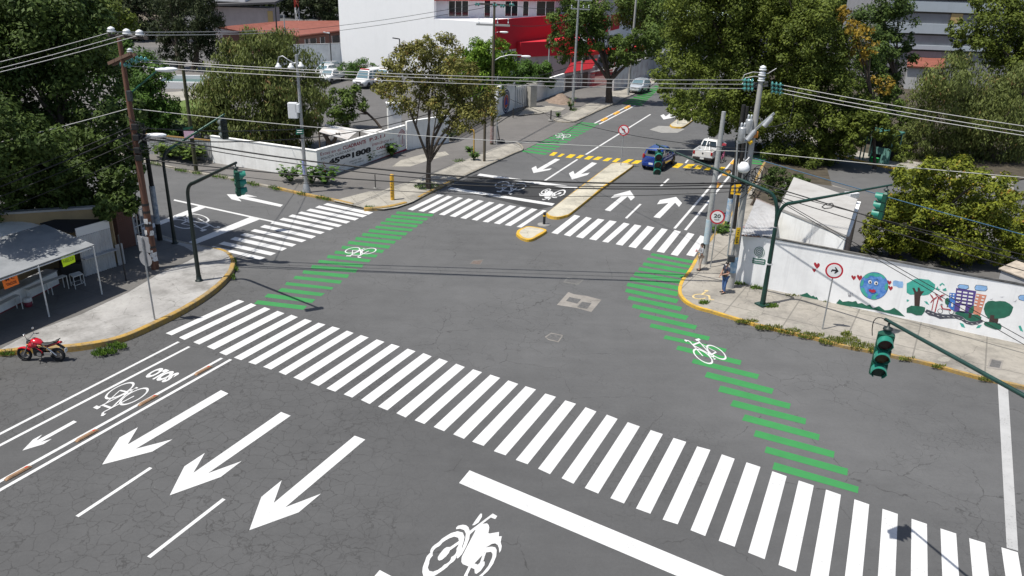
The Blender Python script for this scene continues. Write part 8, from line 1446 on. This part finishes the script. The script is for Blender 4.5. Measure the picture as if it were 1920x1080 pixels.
# ------------------------------------------------------------------ red motorcycle at the kerb
fw_, rw_ = G(49, 676), G(111, 677); a_ = math.atan2((fw_ - rw_).y, (fw_ - rw_).x); wb = (fw_ - rw_).length; c = (fw_ + rw_) / 2
t = thing('motorcycle', 'red motorcycle with black seat parked at the yellow kerb', 'motorcycle', c, a_); t['_w'] = (0, 0, 0); h = wb / 2; MR = carpaint('motorcycle_red', (0.50, 0.008, 0.02)); CHR = M('chrome', (0.62, 0.62, 0.62), .2, .9); BK = M('engine_black', (0.015, 0.015, 0.016), .45)
L = lambda y, z: Vector((0, y, z))           # leaning on its side stand
for x, r, w in ((h, .30, .055), (-h, .30, .07)):
    wl = MB().tube([(x + (r - w) * math.cos(k / 28 * 6.283), 0, r + (r - w) * math.sin(k / 28 * 6.283)) for k in range(29)], w, 9).build('wheel', TYRE, t); mb = MB()
    for k in range(5):
        a = k * 1.2566; mb.tube([(x, 0, r), (x + (r - .08) * math.cos(a), 0, r + (r - .08) * math.sin(a))], .018, 5)
    mb.cyl((x, -.05, r), (x, .05, r), .05, n=10); mb.cyl((x, .05, r), (x, .056, r), .13, n=16); mb.build('rim', M('dark_alloy', (0.18, 0.18, 0.185), .4, .7), wl)
hx, hz = h - .36, .86                          # steering head
for s in (1, -1): MB().tube([(h, s * .085, .3), (hx + .02, s * .085, hz + .05)], .026, 8).build('fork', CHR, t)
mb = MB(); secs = []
for k in range(9):
    a = math.radians(38 + 104 * k / 8); secs.append([(h + .335 * math.cos(a) , y, .3 + .335 * math.sin(a) - abs(y) * .35) for y in (-.075, -.04, 0, .04, .075)])
mb.loft(secs, closed=False, cap=False); mb.loft([[(p[0] * 1.0, p[1] * .9, p[2] - .012) for p in q] for q in secs][::-1], closed=False, cap=False); mb.build('front_fender', MR, t)
def blob(secs_, n=12):                         # x, z centre, half width, half height
    return [[(x, w * math.cos(a) * (1 if abs(math.cos(a)) < .99 else 1), z + hh * math.sin(a)) for a in [6.2832 * k / n for k in range(n)]] for x, z, w, hh in secs_]
MB().loft(blob([(hx + .02, .84, .06, .05), (hx - .04, .88, .15, .10), (hx - .18, .90, .19, .13), (hx - .34, .86, .17, .12), (hx - .46, .79, .09, .07)])).build('tank', MR, t); MB().lathe([(.05, 0), (.05, .02), (0, .025)], (hx - .16, 0, 1.02), 12).build('tank_cap', BK, t)
for s in (1, -1): MB().loft(blob([(hx + .05, .70, .03, .06), (hx - .02, .74, .05, .12), (hx - .16, .76, .05, .11), (hx - .3, .76, .03, .05)])[::1] if False else [[(p[0], p[1] + s * .15, p[2]) for p in q] for q in blob([(hx + .06, .72, .025, .06), (hx - .02, .75, .05, .12), (hx - .16, .77, .05, .1), (hx - .3, .78, .02, .04)])]).build('tank_shroud', MR, t)
MB().loft(blob([(hx - .40, .80, .07, .04), (hx - .52, .77, .13, .05), (hx - .72, .78, .14, .055), (hx - .86, .84, .12, .05), (hx - 1.08, .90, .09, .04)])).build('seat', M('seat_black', (0.018, 0.018, 0.019), .6), t)
MB().loft(blob([(hx - .56, .70, .10, .05), (hx - .8, .76, .11, .06), (hx - 1.05, .84, .08, .05), (hx - 1.2, .89, .04, .03)])).build('tail_cowl', MR, t); MB().rbox((hx - 1.2, 0, .86), (.06, .12, .07), r=.02).build('tail_light', TAIL, t)
MB().tube([(hx - .95, -.1, .9), (hx - 1.15, -.09, 1.0), (hx - 1.18, 0, 1.02), (hx - 1.15, .09, 1.0), (hx - .95, .1, .9)], .014, 6).build('grab_rail', BK, t)
MB().tube([(hx - 1.02, 0, .8), (-h - .3, 0, .62), (-h - .36, 0, .52)], [.06, .05, .04], 7).build('rear_fender', BK, t); MB().rbox((-h - .37, 0, .52), (.02, .2, .17), r=.008).build('number_plate', PLATE, t)
mb = MB(); mb.rbox((.04, 0, .42), (.42, .26, .3), r=.06); mb.cyl((.14, 0, .5), (.26, 0, .72), .11, .1, 12); mb.cyl((-.02, -.16, .38), (-.02, .16, .38), .12, n=14); mb.build('engine', BK, t); MB().cyl((-.02, .16, .38), (-.02, .175, .38), .09, n=14).build('engine_cover', CHR, t)
for s in (1, -1):
    MB().tube([(hx, s * .05, hz - .1), (hx - .25, s * .14, .66), (hx - .45, s * .14, .5), (-.1, s * .12, .3)], .02, 6).build('frame', MR if s == 1 else BK, t); MB().tube([(hx - .3, s * .1, .72), (-h * .45, s * .12, .66), (-h - .05, s * .08, .8)], .018, 6).build('subframe', BK, t); MB().tube([(-.12, s * .1, .4), (-h, s * .1, .3)], .03, 7).build('swingarm', BK, t)
MB().tube([(.2, -.14, .45), (.24, -.16, .25), (0, -.18, .2), (-.35, -.2, .3)], .03, 7).build('exhaust_pipe', BK, t); MB().cyl((-.32, -.21, .3), (-h - .05, -.23, .46), .055, .065, 12).build('silencer', CHR, t); MB().tube([(-h - .02, .12, .32), (-h * .55, .13, .66)], .035, 7).build('shock_absorber', CHR, t); MB().rbox((-.38, .18, .42), (.3, .03, .12), .0, r=.02).build('footrest_plate', CHR, t)
MB().lathe([(0, .13), (.08, .11), (.11, .04), (.11, 0), (0, -.01)], (hx + .12, 0, .84), 14, axis=(-1, 0, .15)).build('headlight', BK, t); MB().cyl((hx + .122, 0, .84), (hx + .13, 0, .838), .095, n=14).build('headlight_glass', HEAD, t)
MB().tube([(hx - .12, -.36, 1.07), (hx - .02, -.25, 1.1), (hx, 0, 1.02), (hx - .02, .25, 1.1), (hx - .12, .36, 1.07)], .016, 7).build('handlebar', CHR, t)
for s in (1, -1):
    MB().cyl((hx - .1, s * .30, 1.075), (hx - .15, s * .40, 1.06), .022, n=8).build('grip', BK, t); MB().tube([(hx - .03, s * .24, 1.1), (hx + .0, s * .3, 1.28)], .009, 5).build('mirror_stem', BK, t); MB().ell((hx + .0, s * .31, 1.32), (.025, .075, .05), 10).build('mirror', CHR, t); MB().ell((hx + .06, s * .16, .8), (.05, .03, .03), 8).build('indicator', ORNG, t)
MB().tube([(-.1, .12, .3), (-.05, .3, 0.0)], .014, 5).build('side_stand', BK, t)
t.rotation_euler = (math.radians(-7), 0, a_) if False else (0, 0, a_); 
# ------------------------------------------------------------------ people
def skin(name, V, E, Rd, mat, parent, sub=2, ys=None):
    me = bpy.data.meshes.new(name); me.from_pydata(V, E, []); o = bpy.data.objects.new(name, me); COL.objects.link(o)
    m = o.modifiers.new('skin', 'SKIN'); m.use_smooth_shade = True; m.branch_smoothing = .4; lay = me.skin_vertices[0].data if me.skin_vertices else None
    if lay is None:
        bm = bmesh.new(); bm.from_mesh(me); bm.verts.layers.skin.verify(); bm.to_mesh(me); bm.free(); lay = me.skin_vertices[0].data
    for i, r in enumerate(Rd): lay[i].radius = (r, r) if not isinstance(r, tuple) else r; lay[i].use_root = (i == 0)
    s = o.modifiers.new('sub', 'SUBSURF'); s.levels = sub; s.render_levels = sub
    dg = bpy.context.evaluated_depsgraph_get(); nm = bpy.data.meshes.new_from_object(o.evaluated_get(dg)); bpy.data.objects.remove(o); bpy.data.meshes.remove(me)
    nm.materials.clear(); nm.materials.append(mat); nm.polygons.foreach_set('use_smooth', [True] * len(nm.polygons)); o = bpy.data.objects.new(name, nm); COL.objects.link(o); o.parent = parent; return o
SKINM = M('skin', (0.36, 0.20, 0.14), .55); HAIR = M('black_hair', (0.012, 0.010, 0.009), .5)
def person(label, loc, rz, H, top, trousers, shoes, arms, legs, tilt=0.0, hair='short', sleeves='short', extras=None):
    """faces local +x; arms: (elbow, hand) for left (+y) and right (-y); legs: ankle offsets"""
    k = H / 1.72; t = thing('person', label, 'person', loc, rz); t['_w'] = (0, 0, 0)
    P = lambda x, y, z: (x * k, y * k, z * k)
    J = dict(pel=(0, 0, .93), belly=(0.01, 0, 1.06), chest=(.01, 0, 1.26), neck=(.0, 0, 1.44), head0=(.02, 0, 1.51), head1=(.03, 0, 1.585), head2=(.02, 0, 1.66), lsh=(0, .17, 1.40), rsh=(0, -.17, 1.40), lhip=(0, .09, .88), rhip=(0, -.09, .88),
             lel=arms[0][0], lha=arms[0][1], rel=arms[1][0], rha=arms[1][1], lkn=(legs[0][0] * .5 + .03, legs[0][1] * .6 + .04, .48), lan=(legs[0][0], legs[0][1], .08), rkn=(legs[1][0] * .5 + .03, legs[1][1] * .6 - .04, .48), ran=(legs[1][0], legs[1][1], .08))
    J['lto'] = (J['lan'][0] + .13, J['lan'][1] + .02, .035); J['rto'] = (J['ran'][0] + .13, J['ran'][1] - .02, .035)
    R = dict(pel=(.135, .10), belly=(.125, .095), chest=(.15, .105), neck=.055, head0=.066, head1=(.083, .095), head2=(.062, .072), lsh=.066, rsh=.066, lhip=.085, rhip=.085, lel=.042, lha=.028, rel=.042, rha=.028, lkn=.06, lan=.042, rkn=.06, ran=.042, lto=.035, rto=.035)
    ks = list(J); ix = {q: i for i, q in enumerate(ks)}; E = [('pel', 'belly'), ('belly', 'chest'), ('chest', 'neck'), ('neck', 'head0'), ('head0', 'head1'), ('head1', 'head2'), ('chest', 'lsh'), ('chest', 'rsh'), ('lsh', 'lel'), ('lel', 'lha'), ('rsh', 'rel'), ('rel', 'rha'), ('pel', 'lhip'), ('pel', 'rhip'), ('lhip', 'lkn'), ('lkn', 'lan'), ('lan', 'lto'), ('rhip', 'rkn'), ('rkn', 'ran'), ('ran', 'rto')]
    V = [P(*J[q]) for q in ks]; Ed = [(ix[a], ix[b]) for a, b in E]; Rd = [tuple(v * k for v in R[q]) if isinstance(R[q], tuple) else R[q] * k for q in ks]
    # palm, five fingers on each hand
    for sd in ('l', 'r'):
        e, h_ = Vector(P(*J[sd + 'el'])), Vector(P(*J[sd + 'ha'])); d = (h_ - e).normalized(); s = d.cross(Vector((1, 0, 0.2))).normalized(); n_ = d.cross(s).normalized()
        V.append(tuple(h_ + d * .055 * k)); Rd.append((.036 * k, .02 * k)); Ed.append((ix[sd + 'ha'], len(V) - 1))
    b = skin('body', V, Ed, Rd, SKINM, t)
    for sd in ('l', 'r'):
        e, h_ = Vector(P(*J[sd + 'el'])), Vector(P(*J[sd + 'ha'])); d = (h_ - e).normalized(); s = d.cross(Vector((1, 0, 0.2))).normalized(); n_ = d.cross(s).normalized(); fm = MB()
        for f, (o_, ln) in enumerate(((-.027, .062), (-.009, .072), (.009, .068), (.026, .055))): a = h_ + d * .075 * k + s * o_ * k; fm.tube([a, a + d * ln * .5 * k, a + (d * .8 + n_ * .45) * ln * k], [.010 * k, .009 * k, .007 * k], 6)
        a = h_ + d * .04 * k - s * .03 * k; fm.tube([a, a + (d * .5 - s * .6) * .035 * k, a + (d * .9 - s * .5) * .06 * k], [.012 * k, .010 * k, .008 * k], 6); fm.build('fingers', SKINM, b)
    # face
    hc = Vector(P(.03, 0, 1.585)); fm = MB(); fm.ell(hc + Vector((.098, 0, -.012)) * k, (.022 * k, .014 * k, .026 * k), 8); fm.build('nose', SKINM, b)
    for s in (1, -1): MB().ell(hc + Vector((.085, s * .033, .012)) * k, (.012 * k, .016 * k, .010 * k), 8).build('eye', M('eye_dark', (0.03, 0.02, 0.02), .2), b); MB().ell(hc + Vector((0, s * .09, -.005)) * k, (.02 * k, .014 * k, .032 * k), 8).build('ear', SKINM, b)
    MB().ell(hc + Vector((.088, 0, -.05)) * k, (.01 * k, .026 * k, .007 * k), 8).build('mouth', M('lips', (0.25, 0.08, 0.07), .5), b)
    # clothes
    sub = lambda names, add: ([P(*J[q]) for q in names], [tuple((v + add) * k for v in R[q]) if isinstance(R[q], tuple) else (R[q] + add) * k for q in names])
    n1 = ['belly', 'chest', 'neck', 'pel', 'lsh', 'rsh']; V, Rr = sub(n1, .014); V[2] = P(0, 0, 1.415); Rr[2] = .062 * k; V[3] = P(0, 0, .90); ed = [(0, 1), (1, 2), (0, 3), (1, 4), (1, 5)]
    for sd, i in (('l', 4), ('r', 5)):
        a, e, h_ = Vector(P(*J[sd + 'sh'])), Vector(P(*J[sd + 'el'])), Vector(P(*J[sd + 'ha']))
        if sleeves == 'short': V.append(tuple(a.lerp(e, .72))); Rr.append(.062 * k); ed.append((i, len(V) - 1))
        else: V += [tuple(e), tuple(e.lerp(h_, .88))]; Rr += [.056 * k, .046 * k]; ed += [(i, len(V) - 2), (len(V) - 2, len(V) - 1)]
    skin('top', V, ed, Rr, top, t)
    V, Rr = sub(['pel', 'lhip', 'rhip', 'lkn', 'rkn'], .012); V += [P(J['lan'][0], J['lan'][1], .10), P(J['ran'][0], J['ran'][1], .10)]; Rr += [.062 * k, .062 * k]; skin('trousers', V, [(0, 1), (0, 2), (1, 3), (2, 4), (3, 5), (4, 6)], Rr, trousers, t)
    for sd in ('l', 'r'):
        a, b_ = Vector(P(*J[sd + 'an'])), Vector(P(*J[sd + 'to'])); MB().loft([[(a.x + x * k, a.y + (b_.y - a.y) * max(0, x) / .13 + y * w * k, z * k) for y, z in ((-1, 0.0), (-1, h_ * .6), (-.5, h_), (.5, h_), (1, h_ * .6), (1, 0.0))] for x, w, h_ in ((-.09, .03, .06), (-.06, .045, .10), (.03, .048, .095), (.13, .05, .06), (.19, .035, .04))]).build('shoe', shoes, t)
    if hair == 'short': MB().ell(hc + Vector((-.018, 0, .032)) * k, (.098 * k, .094 * k, .088 * k), 14).build('hair', HAIR, t)
    else:
        MB().ell(hc + Vector((-.022, 0, .03)) * k, (.10 * k, .097 * k, .095 * k), 14).build('hair', HAIR, t); MB().tube([hc + Vector((-.10, 0, .03)) * k, hc + Vector((-.16, 0, -.03)) * k, hc + Vector((-.165, 0, -.18)) * k, hc + Vector((-.14, 0, -.32)) * k], [.035 * k, .045 * k, .042 * k, .012 * k], 8).build('ponytail', HAIR, t)
    if extras: extras(t, k, P, J)
    return t
def man_x(t, k, P, J):
    hc = Vector(P(.03, 0, 1.585)); MB().ell(hc + Vector((.065, 0, -.04)) * k, (.045 * k, .062 * k, .048 * k), 10).build('face_mask', FRAMEW, t)
    MB().tube([P(.06, -.13, 1.43), P(.14, 0, 1.22), P(.13, .15, 1.02), P(-.1, .16, 1.1), P(-.13, -.05, 1.3), P(.0, -.15, 1.44)], .016 * k, 6).build('bag_strap', PLA, t); MB().rbox(P(.17, .08, 1.03), (.09 * k, .26 * k, .2 * k), .3, r=.03).build('shoulder_bag', PLA, t)
def girl_x(t, k, P, J): pass
NV = M('navy_shirt', (0.025, 0.03, 0.055), .8, var=.3, scale=12, obj=True); JN = M('blue_jeans', (0.05, 0.11, 0.26), .85, var=.5, scale=9, obj=True); HG = M('grey_hoodie', (0.28, 0.29, 0.31), .9, var=.15, scale=8, obj=True); BG = M('beige_trousers', (0.46, 0.36, 0.29), .85, var=.12, scale=8, obj=True)
gm = G(1356.5, 549, .13); person('man in dark shirt and jeans waiting beside the concrete pole', (gm.x, gm.y, .13), math.radians(205), 1.74, NV, JN, M('dark_shoe', (0.02, 0.02, 0.022), .6), (((.05, .25, 1.14), (.26, .10, 1.08)), ((.03, -.25, 1.13), (.2, -.2, .92))), ((.06, .1), (-.05, -.1)), extras=man_x)
gg = G(1311.5, 506.5, .13); person('woman with ponytail in grey hoodie looking at her phone', (gg.x, gg.y, .13), math.radians(190), 1.60, HG, BG, M('dark_shoe'), (((.06, .22, 1.15), (.29, .08, 1.22)), ((.06, -.22, 1.15), (.29, -.06, 1.2))), ((.03, .08), (-.04, -.08)), hair='long', sleeves='long', extras=girl_x)
ph = Matrix.Translation((gg.x, gg.y, .13)) @ Matrix.Rotation(math.radians(190), 4, 'Z') @ Vector((.36 * .93, .0, 1.25 * .93)); o = MB().rbox((0, 0, 0), (.015, .08, .15), r=.006).build('mobile_phone', M('pink_phone', (0.55, 0.10, 0.18), .3)); o.location = ph; o.rotation_euler = (0, -.5, math.radians(190)); tag(o, 'pink mobile phone in the hands of the woman', 'phone')
gp_ = G(263, 440, .2); person('person in black clothes half hidden behind the brown pole', (gp_.x, gp_.y, .2), math.radians(200), 1.68, M('black_shirt', (0.014, 0.014, 0.015), .8), M('black_trousers', (0.012, 0.012, 0.014), .8), M('dark_shoe'), (((.1, .24, 1.15), (.32, .2, 1.2)), ((.03, -.24, 1.12), (.12, -.24, .9))), ((.05, .1), (-.05, -.1)), sleeves='short')
for o in bpy.data.objects:
    if '_w' in o: del o['_w']
